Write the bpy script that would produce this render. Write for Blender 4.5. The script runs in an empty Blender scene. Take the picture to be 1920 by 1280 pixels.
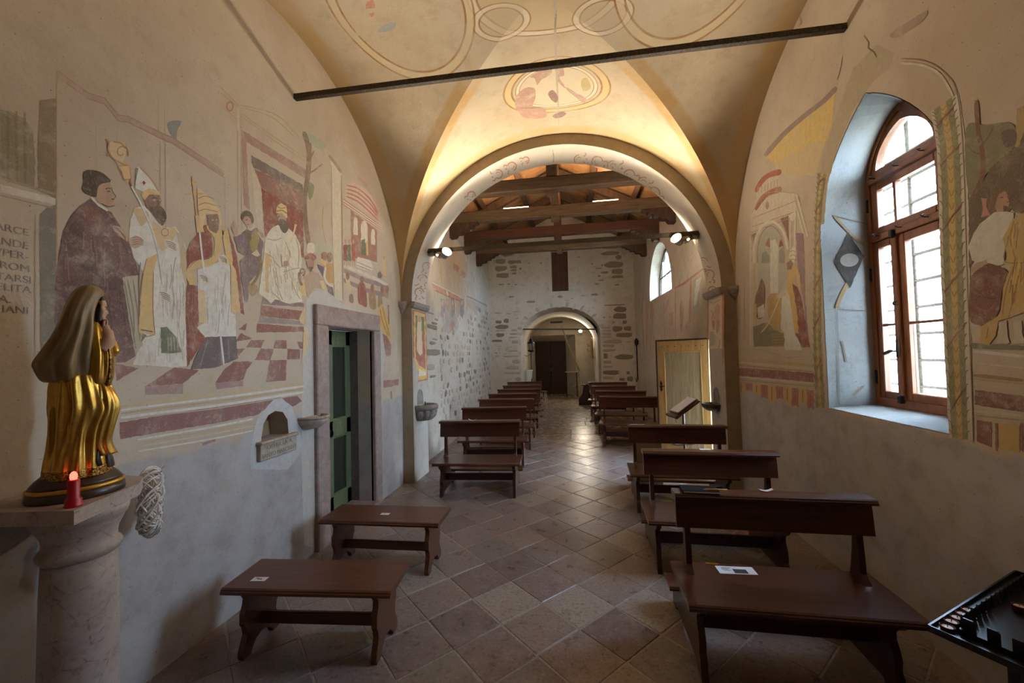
import bpy, bmesh, math, random
import numpy as np
from mathutils import Vector, Matrix
from mathutils.geometry import tessellate_polygon, delaunay_2d_cdt

rnd = random.Random(7)
SC = bpy.context.scene
COL = SC.collection
PI = math.pi

# ------------------------------------------------------------------ camera
F_PX = 757.0
YAW, PIT, ROL = (math.radians(a) for a in (8.567, 1.789, -1.452))
EYE = np.array([0.0, 0.0, 1.75])
_cy, _sy = math.cos(YAW), math.sin(YAW)
_D = np.array([-_sy * math.cos(PIT), _cy * math.cos(PIT), math.sin(PIT)])
_R0 = np.array([_cy, _sy, 0.0]); _U0 = np.cross(_R0, _D)
_R = _R0 * math.cos(ROL) + _U0 * math.sin(ROL)
_U = -_R0 * math.sin(ROL) + _U0 * math.cos(ROL)
cam = bpy.data.cameras.new('camera'); camo = bpy.data.objects.new('camera', cam); COL.objects.link(camo)
cam.sensor_width = 36.0; cam.lens = F_PX / 1920 * 36.0; cam.clip_start = 0.02; cam.clip_end = 300
M = Matrix(((_R[0], _U[0], -_D[0], EYE[0]), (_R[1], _U[1], -_D[1], EYE[1]), (_R[2], _U[2], -_D[2], EYE[2]), (0, 0, 0, 1)))
camo.matrix_world = M
SC.camera = camo

def ray(u, v): return _R * (u - 960) / F_PX - _U * (v - 640) / F_PX + _D
def on_x(u, v, x): r = ray(u, v); return EYE + r * (x / r[0])
def on_y(u, v, y): r = ray(u, v); return EYE + r * (y / r[1])
def on_z(u, v, z): r = ray(u, v); return EYE + r * ((z - EYE[2]) / r[2])

# ------------------------------------------------------------------ sky, sun, exposure
SKY = 54.0
w = bpy.data.worlds.new('sky'); SC.world = w; w.use_nodes = True
bg = w.node_tree.nodes['Background']; bg.inputs[0].default_value = (0.52, 0.73, 1.0, 1); bg.inputs[1].default_value = SKY
sun = bpy.data.lights.new('sun', 'SUN'); sun.energy = 14.0; sun.angle = math.radians(0.6); sun.color = (1.0, 0.93, 0.82)
suno = bpy.data.objects.new('sun', sun); COL.objects.link(suno)
suno.rotation_euler = Vector((0.62, 0.35, -0.70)).to_track_quat('-Z', 'Y').to_euler()
SC.view_settings.view_transform = 'Standard'; SC.view_settings.look = 'None'
SC.view_settings.gamma = 1.0; SC.view_settings.exposure = 0.12; SC.view_settings.use_curve_mapping = False
SC.cycles.max_bounces = 8; SC.cycles.diffuse_bounces = 5; SC.cycles.glossy_bounces = 3
SC.cycles.transparent_max_bounces = 12; SC.cycles.caustics_reflective = False; SC.cycles.caustics_refractive = False
SC.cycles.sample_clamp_indirect = 6.0

def portal(name, loc, direction, sx, sz):
    l = bpy.data.lights.new(name, 'AREA'); l.shape = 'RECTANGLE'; l.size = sx; l.size_y = sz
    l.cycles.is_portal = True
    o = bpy.data.objects.new(name, l); COL.objects.link(o); o.location = loc
    o.rotation_euler = Vector(direction).to_track_quat('-Z', 'Y').to_euler()
portal('daylight_portal', (2.62, 3.08, 2.35), (-1, 0, 0), 1.1, 2.4)
portal('daylight_portal', (2.7, 6.26, 1.0), (-1, 0, 0), 0.75, 2.0)
portal('daylight_portal', (2.5, 9.62, 3.6), (-1, 0, 0), 2.1, 1.3)

# ------------------------------------------------------------------ plan of the place (metres)
XL, XR = -2.37, 2.02            # chancel side walls
YA, YB = 5.36, 5.92             # arch wall, front and back face
AXL, AXR = -2.22, 1.86          # pier faces
VXC, VR = (XL + XR) / 2, (XR - XL) / 2
VYC, VRY, VSPR = 3.18, 2.18, 2.50
YREAR = 3.18 - 3 * 2.18
ACX, AR = (AXL + AXR) / 2, (AXR - AXL) / 2
YN = 12.8                       # far nave wall
def nxl(y): return -2.42 - (y - YB) * 0.032
def nxr(y): return 2.10 - (y - YB) * 0.027
RIDGE_X, RIDGE_Z, EAVE_Z = -0.28, 6.22, 5.06

# ------------------------------------------------------------------ helpers
def lin(c):
    c = c / 255.0
    return c / 12.92 if c <= 0.04045 else ((c + 0.055) / 1.055) ** 2.4
def srgb(r, g, b): return (lin(r), lin(g), lin(b))

class G:
    """small node-graph writer"""
    def __init__(s, name):
        s.m = bpy.data.materials.new(name); s.m.use_nodes = True
        s.t = s.m.node_tree; s.t.nodes.clear()
        s.out = s.t.nodes.new('ShaderNodeOutputMaterial')
        s._tc = None
    def n(s, typ, **kw):
        nd = s.t.nodes.new(typ)
        for k, v in kw.items(): setattr(nd, k, v)
        return nd
    def put(s, sock, v):
        if v is None: return
        if isinstance(v, bpy.types.NodeSocket): s.t.links.new(v, sock)
        elif isinstance(v, (tuple, list)) and sock.type == 'RGBA': sock.default_value = (*v[:3], 1)
        elif isinstance(v, (tuple, list)): sock.default_value = v
        else: sock.default_value = v
    def obj(s):
        if not s._tc: s._tc = s.n('ShaderNodeTexCoord')
        return s._tc.outputs['Object']
    def pos(s): return s.n('ShaderNodeNewGeometry').outputs['Position']
    def xyz(s, v):
        q = s.n('ShaderNodeSeparateXYZ'); s.put(q.inputs[0], v); return q.outputs
    def map(s, v, scale=(1, 1, 1), rot=(0, 0, 0), loc=(0, 0, 0)):
        q = s.n('ShaderNodeMapping'); s.put(q.inputs[0], v)
        q.inputs['Scale'].default_value = scale; q.inputs['Rotation'].default_value = rot; q.inputs['Location'].default_value = loc
        return q.outputs[0]
    def noise(s, v, scale, detail=4, rough=0.55, dist=0.0):
        q = s.n('ShaderNodeTexNoise'); s.put(q.inputs['Vector'], v)
        q.inputs['Scale'].default_value = scale; q.inputs['Detail'].default_value = detail
        q.inputs['Roughness'].default_value = rough; q.inputs['Distortion'].default_value = dist
        return q.outputs['Fac']
    def voro(s, v, scale, feature='DISTANCE_TO_EDGE', out='Distance'):
        q = s.n('ShaderNodeTexVoronoi', feature=feature); s.put(q.inputs['Vector'], v)
        q.inputs['Scale'].default_value = scale
        return q.outputs[out]
    def ramp(s, f, *stops):
        q = s.n('ShaderNodeValToRGB'); s.put(q.inputs[0], f); e = q.color_ramp.elements; stops = sorted(stops, key=lambda t: t[0])
        while len(e) < len(stops): e.new(0.5)
        for i, (p, c) in enumerate(stops):
            e[i].position = p; e[i].color = (c, c, c, 1) if isinstance(c, (int, float)) else (*c, 1)
        return q.outputs[0]
    def step(s, f, a, b): return s.ramp(f, (a, 0.0), (b, 1.0))
    def mix(s, f, a, b, mode='MIX'):
        q = s.n('ShaderNodeMix', data_type='RGBA', blend_type=mode); q.clamp_factor = True
        s.put(q.inputs[0], f); s.put(q.inputs[6], a); s.put(q.inputs[7], b); return q.outputs[2]
    def math(s, op, a, b=None, c=None):
        q = s.n('ShaderNodeMath', operation=op); s.put(q.inputs[0], a); s.put(q.inputs[1], b); s.put(q.inputs[2], c); return q.outputs[0]
    def rand(s): return s.n('ShaderNodeObjectInfo').outputs['Random']
    def bump(s, h, strength=0.3, dist=0.01, normal=None):
        q = s.n('ShaderNodeBump'); q.inputs['Strength'].default_value = strength; q.inputs['Distance'].default_value = dist
        s.put(q.inputs['Height'], h); s.put(q.inputs['Normal'], normal); return q.outputs[0]
    def done(s, color, rough=0.6, metal=0.0, normal=None, spec=0.5, emit=None, estr=0.0, coat=0.0, coat_rough=0.2, trans=0.0):
        p = s.n('ShaderNodeBsdfPrincipled')
        s.put(p.inputs['Base Color'], color); s.put(p.inputs['Roughness'], rough); s.put(p.inputs['Metallic'], metal)
        s.put(p.inputs['Normal'], normal); s.put(p.inputs['Specular IOR Level'], spec)
        p.inputs['Coat Weight'].default_value = coat; p.inputs['Coat Roughness'].default_value = coat_rough
        p.inputs['Transmission Weight'].default_value = trans
        if emit is not None: s.put(p.inputs['Emission Color'], emit); p.inputs['Emission Strength'].default_value = estr
        s.t.links.new(p.outputs[0], s.out.inputs[0]); return s.m

def v_(a): return tuple(float(q) for q in a)

class MB:
    """mesh builder: one MB becomes one mesh object"""
    def __init__(s): s.v = []; s.f = []; s.smooth = []
    def add(s, verts, faces, sm=False):
        o = len(s.v); s.v += [v_(p) for p in verts]
        for f in faces: s.f.append(tuple(i + o for i in f)); s.smooth.append(sm)
        return s
    def box(s, c, d, rot=None, taper=1.0):
        hx, hy, hz = d[0] / 2, d[1] / 2, d[2] / 2
        P = [(-hx, -hy, -hz), (hx, -hy, -hz), (hx, hy, -hz), (-hx, hy, -hz), (-hx * taper, -hy * taper, hz), (hx * taper, -hy * taper, hz), (hx * taper, hy * taper, hz), (-hx * taper, hy * taper, hz)]
        if rot is not None: P = [rot @ Vector(p) for p in P]
        return s.add([(p[0] + c[0], p[1] + c[1], p[2] + c[2]) for p in P], [(3, 2, 1, 0), (4, 5, 6, 7), (0, 1, 5, 4), (1, 2, 6, 5), (2, 3, 7, 6), (3, 0, 4, 7)])
    def bbox(s, c, d, b=0.006):
        """box with chamfered edges along all sides (24 verts)"""
        hx, hy, hz = d[0] / 2, d[1] / 2, d[2] / 2
        b = min(b, hx * .9, hy * .9, hz * .9)
        lv = [(-hz, b), (-hz + b, 0), (hz - b, 0), (hz, b)]
        V = []
        for z, q in lv:
            x, y = hx - q, hy - q
            k = b * .0 if q else b * .8
            V += [(-x + k, -y, z), (x - k, -y, z), (x, -y + k, z), (x, y - k, z), (x - k, y, z), (-x + k, y, z), (-x, y - k, z), (-x, -y + k, z)]
        F = [tuple(range(7, -1, -1)), tuple(range(24, 32))]
        for L in range(3):
            for i in range(8): F.append((L * 8 + i, L * 8 + (i + 1) % 8, L * 8 + 8 + (i + 1) % 8, L * 8 + 8 + i))
        return s.add([(p[0] + c[0], p[1] + c[1], p[2] + c[2]) for p in V], F)
    def bar(s, a, b, wx, wz, up=(0, 0, 1)):
        a, b = Vector(a), Vector(b); d = (b - a); L = d.length; d.normalize()
        side = d.cross(Vector(up)); side = side.normalized() if side.length > 1e-5 else Vector((1, 0, 0))
        u = side.cross(d)
        V = []
        for p in (a, b):
            for sx, sz in ((-1, -1), (1, -1), (1, 1), (-1, 1)): V.append(p + side * sx * wx / 2 + u * sz * wz / 2)
        return s.add(V, [(3, 2, 1, 0), (4, 5, 6, 7), (0, 1, 5, 4), (1, 2, 6, 5), (2, 3, 7, 6), (3, 0, 4, 7)])
    def tube(s, pts, r, n=8, cap=True, closed=False):
        pts = [Vector(p) for p in pts]; R = r if isinstance(r, (list, tuple)) else [r] * len(pts)
        V = []; N = len(pts); u = None
        for i, p in enumerate(pts):
            if closed: t = pts[(i + 1) % N] - pts[i - 1]
            else: t = pts[min(i + 1, N - 1)] - pts[max(i - 1, 0)]
            t.normalize()
            if u is None:
                u = t.cross(Vector((0, 0, 1)))
                if u.length < 1e-3: u = t.cross(Vector((1, 0, 0)))
            else: u = u - t * u.dot(t)
            u.normalize(); w_ = t.cross(u)
            for k in range(n):
                a = 2 * PI * k / n; V.append(p + (u * math.cos(a) + w_ * math.sin(a)) * R[i])
        F = []
        for i in range(N if closed else N - 1):
            j = (i + 1) % N
            for k in range(n): F.append((i * n + k, i * n + (k + 1) % n, j * n + (k + 1) % n, j * n + k))
        s.add(V, F, True)
        if cap and not closed:
            o = len(s.v) - len(V)
            s.f.append(tuple(o + k for k in range(n - 1, -1, -1))); s.f.append(tuple(o + (N - 1) * n + k for k in range(n))); s.smooth += [False, False]
        return s
    def lathe(s, prof, c=(0, 0, 0), n=32, sx=1.0, sy=1.0, a0=0.0, a1=2 * PI, lobes=0, lobe_amp=0.0, cap=True):
        full = abs(a1 - a0 - 2 * PI) < 1e-6; m = n if full else n + 1
        V = []
        for r, z in prof:
            for k in range(m):
                a = a0 + (a1 - a0) * k / n
                q = r
                if lobes: q = r * (1 + lobe_amp * abs(math.cos(a * lobes / 2)))
                V.append((c[0] + q * math.cos(a) * sx, c[1] + q * math.sin(a) * sy, c[2] + z))
        F = []
        for i in range(len(prof) - 1):
            for k in range(n):
                k2 = (k + 1) % m
                F.append((i * m + k, i * m + k2, (i + 1) * m + k2, (i + 1) * m + k))
        s.add(V, F, True)
        if cap:
            o = len(s.v) - len(V); L = len(prof) - 1
            if prof[0][0] > 1e-4: s.f.append(tuple(o + k for k in range(m - 1, -1, -1))); s.smooth.append(False)
            if prof[-1][0] > 1e-4: s.f.append(tuple(o + L * m + k for k in range(m))); s.smooth.append(False)
        return s
    def prism(s, poly, fn, t0, t1, sm=False):
        """extrude a 2-D outline: fn(a, b, t) -> 3-D point"""
        n = len(poly); V = [fn(a, b, t0) for a, b in poly] + [fn(a, b, t1) for a, b in poly]
        tri = tessellate_polygon([[Vector((a, b, 0)) for a, b in poly]])
        F = [tuple(t) for t in tri] + [tuple(n + i for i in reversed(t)) for t in tri]
        for i in range(n): j = (i + 1) % n; F.append((i, n + i, n + j, j))
        return s.add(V, F, sm)
    def loft(s, rings, sm=True, cap=True, closed=True):
        n = len(rings[0]); V = [p for r in rings for p in r]; F = []
        for i in range(len(rings) - 1):
            for k in range(n if closed else n - 1): F.append((i * n + k, i * n + (k + 1) % n, (i + 1) * n + (k + 1) % n, (i + 1) * n + k))
        s.add(V, F, sm)
        if cap and closed:
            o = len(s.v) - len(V)
            s.f.append(tuple(o + k for k in range(n - 1, -1, -1))); s.f.append(tuple(o + (len(rings) - 1) * n + k for k in range(n))); s.smooth += [sm, sm]
        return s
    def mesh(s, name):
        me = bpy.data.meshes.new(name); me.from_pydata(s.v, [], s.f); me.polygons.foreach_set('use_smooth', s.smooth)
        bm = bmesh.new(); bm.from_mesh(me); bmesh.ops.recalc_face_normals(bm, faces=bm.faces); bm.to_mesh(me); bm.free()
        me.update(); return me
    def build(s, name, mat, parent=None, label=None):
        return link(name, s.mesh(name), mat, parent, label)

def link(name, me, mat, parent=None, label=None):
    o = bpy.data.objects.new(name, me); COL.objects.link(o)
    if mat is not None and not me.materials: me.materials.append(mat)
    if parent is not None: o.parent = parent
    if label: o['label'] = label
    return o
def thing(name, label, cat, loc=(0, 0, 0), rz=0.0, group=None):
    o = bpy.data.objects.new(name, None); COL.objects.link(o); o.location = loc; o.rotation_euler = (0, 0, rz)
    o.empty_display_size = 0.1
    return tag(o, label, cat, group)
def tag(o, label, cat, group=None):
    o['label'] = label; o['category'] = cat
    if group: o['group'] = group
    return o
def struct(o, label=None):
    o['kind'] = 'structure'
    if label: o['label'] = label
    return o
def dup(o, parent=None):
    c = o.copy(); COL.objects.link(c); c.parent = parent
    for ch in list(o.children): dup(ch, c)
    return c
def catmull(pts, k=6, closed=False):
    P = [Vector(p) for p in pts]; n = len(P); out = []
    for i in range(n if closed else n - 1):
        if closed: a, b, c, d = P[i - 1], P[i], P[(i + 1) % n], P[(i + 2) % n]
        else: a, b, c, d = P[max(i - 1, 0)], P[i], P[i + 1], P[min(i + 2, n - 1)]
        for j in range(k):
            t = j / k
            out.append(0.5 * ((2 * b) + (c - a) * t + (2 * a - 5 * b + 4 * c - d) * t * t + (3 * b - a - 3 * c + d) * t ** 3))
    if not closed: out.append(P[-1])
    return [tuple(p) for p in out]

def wall_panel(mb, outer, holes, f0, f1, hole_back=None):
    """slab with openings. outer / holes: 2-D loops; f0 / f1 map (a, b) to the near / far face; hole_back: matching outlines on the far face"""
    for side, fn in ((0, f0), (1, f1)):
        hs = holes if side == 0 or hole_back is None else hole_back
        loops = [outer] + hs; pts = []; edges = []
        for L in loops:
            o = len(pts); pts += [Vector(p) for p in L]; edges += [(o + i, o + (i + 1) % len(L)) for i in range(len(L))]
        V, E, Fc, *_ = delaunay_2d_cdt(pts, edges, [], 0, 1e-5)
        def inside(p, L):
            c = False; j = len(L) - 1
            for i in range(len(L)):
                (xi, yi), (xj, yj) = L[i], L[j]
                if (yi > p[1]) != (yj > p[1]) and p[0] < (xj - xi) * (p[1] - yi) / (yj - yi) + xi: c = not c
                j = i
            return c
        keep = []
        for t in Fc:
            c = sum((V[i] for i in t), Vector((0, 0))) / len(t)
            if inside(c, outer) and not any(inside(c, h) for h in hs): keep.append(tuple(t))
        mb.add([fn(p[0], p[1]) for p in V], keep)
    for k, L in enumerate([outer] + holes):
        B = L if (k == 0 or hole_back is None) else hole_back[k - 1]
        n = len(L)
        mb.add([f0(*p) for p in L] + [f1(*p) for p in B], [(i, (i + 1) % n, n + (i + 1) % n, n + i) for i in range(n)])
    return mb

def arch_loop(a0, a1, b0, spring, rise, n=18, pointed=0.0):
    """opening outline: flat sill, straight jambs, arched head"""
    c = (a0 + a1) / 2; r = (a1 - a0) / 2; P = [(a0, b0), (a1, b0)]
    for i in range(n + 1):
        t = PI * i / n
        x = math.cos(t); y = math.sin(t)
        P.append((c + r * x, spring + rise * ((1 - pointed) * y + pointed * (1 - abs(x)))))
    return P
# ------------------------------------------------------------------ materials
MAT = {}
def plaster(name, base, alt, stain, bump=0.25, patch=0.6, rough=0.9, big=1.1, low=None):
    g = G(name); p = g.pos()
    n1 = g.noise(p, big, 5, .6); n2 = g.noise(p, 6.0, 6, .65); n3 = g.noise(p, 38, 4, .6)
    c = g.mix(g.step(n1, .35, .68), base, alt)
    n0 = g.noise(p, .55, 6, .7, .5)
    c = g.mix(g.math('MULTIPLY', g.step(n0, .45, .7), .4), c, tuple(.55 * a + .45 * b for a, b in zip(stain, alt)))
    if low:      # later cement render on the lower wall, with a ragged upper edge
        zz = g.math('ADD', g.xyz(p)[2], g.math('MULTIPLY', g.math('SUBTRACT', n0, .5), .5)); zz = g.math('ADD', zz, g.math('MULTIPLY', g.math('SUBTRACT', n2, .5), .12))
        lowc = g.mix(g.step(n2, .4, .65), low[0], low[1]); lowc = g.mix(g.math('MULTIPLY', g.step(n1, .5, .62), .5), lowc, low[2])
        c = g.mix(g.step(g.math('SUBTRACT', zz, .75), .49, .46), c, lowc)
    c = g.mix(g.math('MULTIPLY', g.step(n2, .52, .72), patch), c, stain if not low else g.mix(.5, c, stain))
    c = g.mix(g.math('MULTIPLY', g.step(n3, .58, .8), .35), c, stain)
    sp = g.noise(p, 90, 2, .5)
    c = g.mix(g.step(sp, .70, .76), c, tuple(q * .45 for q in stain))
    h = g.math('ADD', g.math('MULTIPLY', n2, .8), g.math('MULTIPLY', n3, .35))
    MAT[name] = g.done(c, rough, normal=g.bump(h, bump, .02), spec=.2)
    return MAT[name]
PLA = srgb(214, 200, 178)
plaster('plaster_wall', srgb(214, 198, 176), srgb(198, 180, 156), srgb(170, 146, 120), low=(srgb(190, 184, 180), srgb(174, 167, 163), srgb(204, 198, 192)))
plaster('plaster_repair', srgb(196, 186, 170), srgb(186, 176, 162), srgb(164, 152, 138), bump=.35)
plaster('plaster_arch', srgb(176, 160, 136), srgb(164, 148, 124), srgb(140, 124, 102))
plaster('plaster_white', srgb(232, 222, 206), srgb(222, 208, 188), srgb(206, 188, 164), bump=.12, patch=.4)
plaster('plaster_nave', srgb(208, 196, 178), srgb(194, 180, 160), srgb(160, 140, 118), bump=.4, patch=.6)
plaster('plaster_rough', srgb(188, 160, 124), srgb(174, 146, 110), srgb(140, 116, 88), bump=.9, patch=.6)
plaster('plaster_grey', srgb(150, 145, 138), srgb(136, 131, 126), srgb(112, 107, 102), bump=.3)
plaster('plaster_porch', srgb(206, 198, 182), srgb(190, 182, 166), srgb(160, 150, 134), bump=.3)

def wood(name, c1, c2, scale=(1, 14, 14), rough=.35, coat=0.0, bump=.08, dark=None, knots=0.0):
    g = G(name); o = g.map(g.obj(), scale=scale)
    r = g.rand()
    cmb = g.n('ShaderNodeCombineXYZ'); g.put(cmb.inputs[0], g.math('MULTIPLY', r, 31.0)); g.put(cmb.inputs[1], g.math('MULTIPLY', r, 17.0))
    va = g.n('ShaderNodeVectorMath', operation='ADD'); g.put(va.inputs[0], o); g.put(va.inputs[1], cmb.outputs[0]); o = va.outputs[0]
    n1 = g.noise(o, 2.2, 6, .6, .6); n2 = g.noise(o, 9.0, 3, .6)
    c = g.mix(g.step(n1, .32, .7), c1, c2)
    c = g.mix(g.math('MULTIPLY', g.step(n2, .5, .8), .45), c, dark or tuple(q * .45 for q in c1))
    c = g.mix(g.math('MULTIPLY', r, .25), c, tuple(q * .6 for q in c2))
    MAT[name] = g.done(c, rough, normal=g.bump(n2, bump, .004), coat=coat, coat_rough=.18, spec=.4)
    return MAT[name]
wood('pew_wood', srgb(92, 47, 30), srgb(66, 32, 20), rough=.32, coat=.35)
wood('pew_wood_side', srgb(80, 44, 30), srgb(56, 28, 19), scale=(14, 2, 8), rough=.38, coat=.25)
wood('bench_wood', srgb(112, 66, 42), srgb(84, 48, 30), rough=.36, coat=.25)
wood('beam_wood', srgb(118, 92, 64), srgb(80, 60, 42), scale=(1.2, 10, 10), rough=.75, bump=.4)
wood('beam_red', srgb(92, 54, 34), srgb(64, 36, 22), scale=(1.2, 10, 10), rough=.7, bump=.3)
wood('rafter_wood', srgb(86, 60, 38), srgb(54, 36, 22), scale=(8, 8, 1.5), rough=.8, bump=.4)
wood('board_wood', srgb(168, 124, 80), srgb(128, 90, 54), scale=(1.5, 9, 9), rough=.75, bump=.3)
wood('window_wood', srgb(158, 96, 52), srgb(124, 70, 36), scale=(9, 9, 1.4), rough=.45, coat=.15)
wood('door_plank', srgb(196, 158, 98), srgb(160, 124, 76), scale=(9, 9, 1.2), rough=.6, bump=.2)
wood('door_panel', srgb(176, 160, 128), srgb(140, 122, 92), scale=(9, 9, 1.2), rough=.6, bump=.2)
wood('door_dark', srgb(66, 36, 26), srgb(44, 24, 18), scale=(9, 9, 1.2), rough=.6)
wood('hatch_wood', srgb(98, 56, 30), srgb(70, 38, 20), scale=(9, 9, 1.2), rough=.6)
wood('green_paint', srgb(124, 134, 98), srgb(100, 112, 78), scale=(7, 7, 1.6), rough=.55, dark=srgb(56, 72, 44))
wood('green_dark', srgb(58, 66, 54), srgb(42, 50, 42), scale=(7, 7, 1.6), rough=.5)
wood('lectern_wood', srgb(118, 78, 50), srgb(84, 54, 34), rough=.45)

def simple(name, c, rough=.5, metal=0.0, noise=0.25, scale=20, bump=.1, coat=0.0, spec=.5, alt=None):
    g = G(name); o = g.obj(); n = g.noise(o, scale, 4, .6)
    c2 = alt or tuple(q * (1 - noise) for q in c)
    MAT[name] = g.done(g.mix(g.step(n, .35, .7), c, c2), rough, metal, normal=g.bump(n, bump, .004), coat=coat, spec=spec)
    return MAT[name]
simple('stone_grey', srgb(172, 158, 146), .85, alt=srgb(136, 120, 110), scale=30, bump=.5)
simple('stone_font', srgb(150, 142, 132), .85, alt=srgb(116, 108, 100), scale=26, bump=.5)
simple('stone_pale', srgb(196, 182, 164), .8, alt=srgb(160, 142, 124), scale=18, bump=.3)
simple('rubble', srgb(164, 144, 120), .9, alt=srgb(124, 108, 90), scale=14, bump=.8)
simple('river', srgb(206, 190, 168), .9, alt=srgb(168, 150, 130), scale=16, bump=.7)
simple('river_dark', srgb(156, 142, 124), .9, alt=srgb(110, 100, 92), scale=16, bump=.7)
simple('plaster_dark', srgb(110, 88, 66), .9, scale=3)
simple('rubble_dark', srgb(146, 129, 109), .9, alt=srgb(108, 94, 80), scale=14, bump=.8)
simple('rubble_grey', srgb(186, 171, 152), .9, alt=srgb(142, 127, 111), scale=22, bump=.7)
simple('mortar', srgb(176, 166, 156), .95, alt=srgb(146, 136, 126), scale=40, bump=.4)
simple('iron', srgb(58, 52, 46), .7, .6, alt=srgb(100, 88, 74), scale=60, bump=.4)
simple('iron_black', srgb(26, 26, 28), .45, .4, scale=30)
simple('rack_metal', srgb(22, 22, 24), .35, .3, scale=50, alt=srgb(44, 42, 40))
simple('lamp_grey', srgb(168, 160, 148), .5, .2)
simple('paper', srgb(236, 234, 238), .8, noise=.05, bump=.02)
simple('ink', srgb(60, 58, 58), .8)
simple('black_leather', srgb(24, 24, 26), .8, scale=80, bump=.2, spec=.15)
simple('pencil_yellow', srgb(226, 176, 40), .5, noise=.1)
simple('pencil_wood', srgb(205, 170, 120), .7, noise=.1)
simple('red_plastic', srgb(196, 16, 34), .35, noise=.15, spec=.5)
simple('tealight_red', srgb(96, 16, 20), .4, noise=.2)
simple('wax', srgb(226, 210, 190), .5, noise=.08)
simple('wick', srgb(50, 60, 120), .8)
simple('wicker', srgb(240, 232, 222), .7, scale=40, alt=srgb(212, 202, 190))
simple('blue_leaf', srgb(110, 146, 168), .6, alt=srgb(150, 180, 194), scale=30)
simple('brass', srgb(180, 140, 70), .35, .9)
simple('chrome', srgb(170, 168, 160), .3, .8)
simple('veil', srgb(158, 134, 92), .45, alt=srgb(128, 108, 74), scale=9, bump=.15)
simple('skin_paint', srgb(206, 164, 132), .45, noise=.15)
simple('hair_paint', srgb(62, 40, 28), .5, scale=50, bump=.4)
simple('base_wood', srgb(74, 54, 42), .35, alt=srgb(52, 36, 28), scale=8, coat=.2)
simple('rope', srgb(214, 200, 170), .9)
simple('cord', srgb(40, 38, 38), .8)
simple('white_gloss', srgb(226, 224, 218), .4, noise=.06)
simple('bronze_basin', srgb(74, 68, 52), .55, .3, alt=srgb(48, 44, 34), scale=16, bump=.5)
simple('icon_gold', srgb(186, 140, 62), .35, .6)
simple('icon_face', srgb(150, 116, 76), .5)
simple('box_grey', srgb(128, 120, 110), .6)
simple('house_wall', srgb(226, 214, 196), .9, noise=.08, scale=3)
simple('house_roof', srgb(150, 96, 74), .9, scale=12)
simple('shutter', srgb(120, 108, 96), .8)
simple('ground_out', srgb(170, 164, 150), .95, scale=2)
simple('roof_cover', srgb(70, 60, 52), .95)
simple('cushion_red', srgb(120, 26, 30), .9)
simple('lavender_board', srgb(150, 128, 118), .35, noise=.1, coat=.2)

# gilded robe: metal with warm worn spots and an incised border near the hem
g = G('gold'); o = g.obj()
n = g.noise(o, 14, 5, .6); n2 = g.noise(o, 60, 3, .5)
c = g.mix(g.step(n, .35, .72), srgb(232, 190, 92), srgb(196, 142, 56))
c = g.mix(g.math('MULTIPLY', g.step(n2, .58, .75), .35), c, srgb(120, 76, 30))
MAT['gold'] = g.done(c, g.math('ADD', g.math('MULTIPLY', n, .25), .22), .8, normal=g.bump(n2, .12, .003))
g = G('gold_border'); o = g.obj()
v = g.voro(o, 95, 'SMOOTH_F1'); w_ = g.noise(o, 110, 2, .5, 2.0)
k = g.step(w_, .46, .54)
MAT['gold_border'] = g.done(g.mix(k, srgb(200, 150, 60), srgb(70, 44, 18)), .35, .75, normal=g.bump(w_, .5, .003))

# worn red-white marble for column and slab
def marble(name, a, b, c3, scale=4.0, rough=.5):
    g = G(name); o = g.obj(); n = g.noise(o, scale, 8, .65, .8); v = g.voro(o, scale * 2.2); n2 = g.noise(o, scale * 12, 4, .6)
    c = g.mix(g.step(n, .36, .66), a, b)
    c = g.mix(g.math('MULTIPLY', g.step(v, .02, .0), g.step(n2, .4, .6)), c, c3)
    c = g.mix(g.math('MULTIPLY', g.step(n2, .5, .75), .5), c, c3)
    MAT[name] = g.done(c, rough, normal=g.bump(n2, .12, .004), spec=.4)
marble('marble', srgb(194, 180, 168), srgb(170, 152, 140), srgb(138, 118, 108))
marble('door_stone', srgb(182, 162, 152), srgb(156, 134, 126), srgb(120, 98, 92), scale=9, rough=.8)
marble('reveal_stone', srgb(126, 112, 104), srgb(102, 88, 82), srgb(72, 62, 58), scale=5, rough=.85)

# floor tiles: reddish-grey limestone, each tile its own tone
def tile_mat(name, pal, rough=.42):
    g = G(name); o = g.pos(); r = g.rand()
    q = g.n('ShaderNodeValToRGB'); g.put(q.inputs[0], r); q.color_ramp.interpolation = 'CONSTANT'
    e = q.color_ramp.elements
    while len(e) < len(pal): e.new(.5)
    for i, cc in enumerate(pal): e[i].position = i / len(pal); e[i].color = (*cc, 1)
    base = q.outputs[0]
    n1 = g.noise(o, 7, 7, .65, .4); n2 = g.noise(o, 45, 4, .6); n3 = g.noise(o, 3, 6, .7)
    c = g.mix(g.math('MULTIPLY', g.step(n1, .45, .72), .55), base, srgb(158, 146, 138))
    c = g.mix(g.math('MULTIPLY', g.step(n2, .5, .7), .6), c, srgb(84, 70, 66))
    c = g.mix(g.math('MULTIPLY', g.step(n3, .55, .7), .35), c, srgb(96, 76, 66))
    nf = g.noise(o, 22, 8, .75, .6)
    c = g.mix(g.math('MULTIPLY', g.step(nf, .56, .68), .5), c, srgb(186, 174, 164))
    rg = g.math('ADD', g.math('MULTIPLY', n1, .40), rough - .30)
    h = g.math('ADD', n1, g.math('MULTIPLY', n2, .3))
    MAT[name] = g.done(c, rg, normal=g.bump(h, .35 if name == 'tile' else .2, .006), spec=.45)
tile_mat('tile', [srgb(142, 124, 117), srgb(128, 110, 104), srgb(150, 134, 124), srgb(136, 116, 110), srgb(162, 150, 138), srgb(120, 103, 98), srgb(144, 126, 117), srgb(130, 120, 113)])
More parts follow.
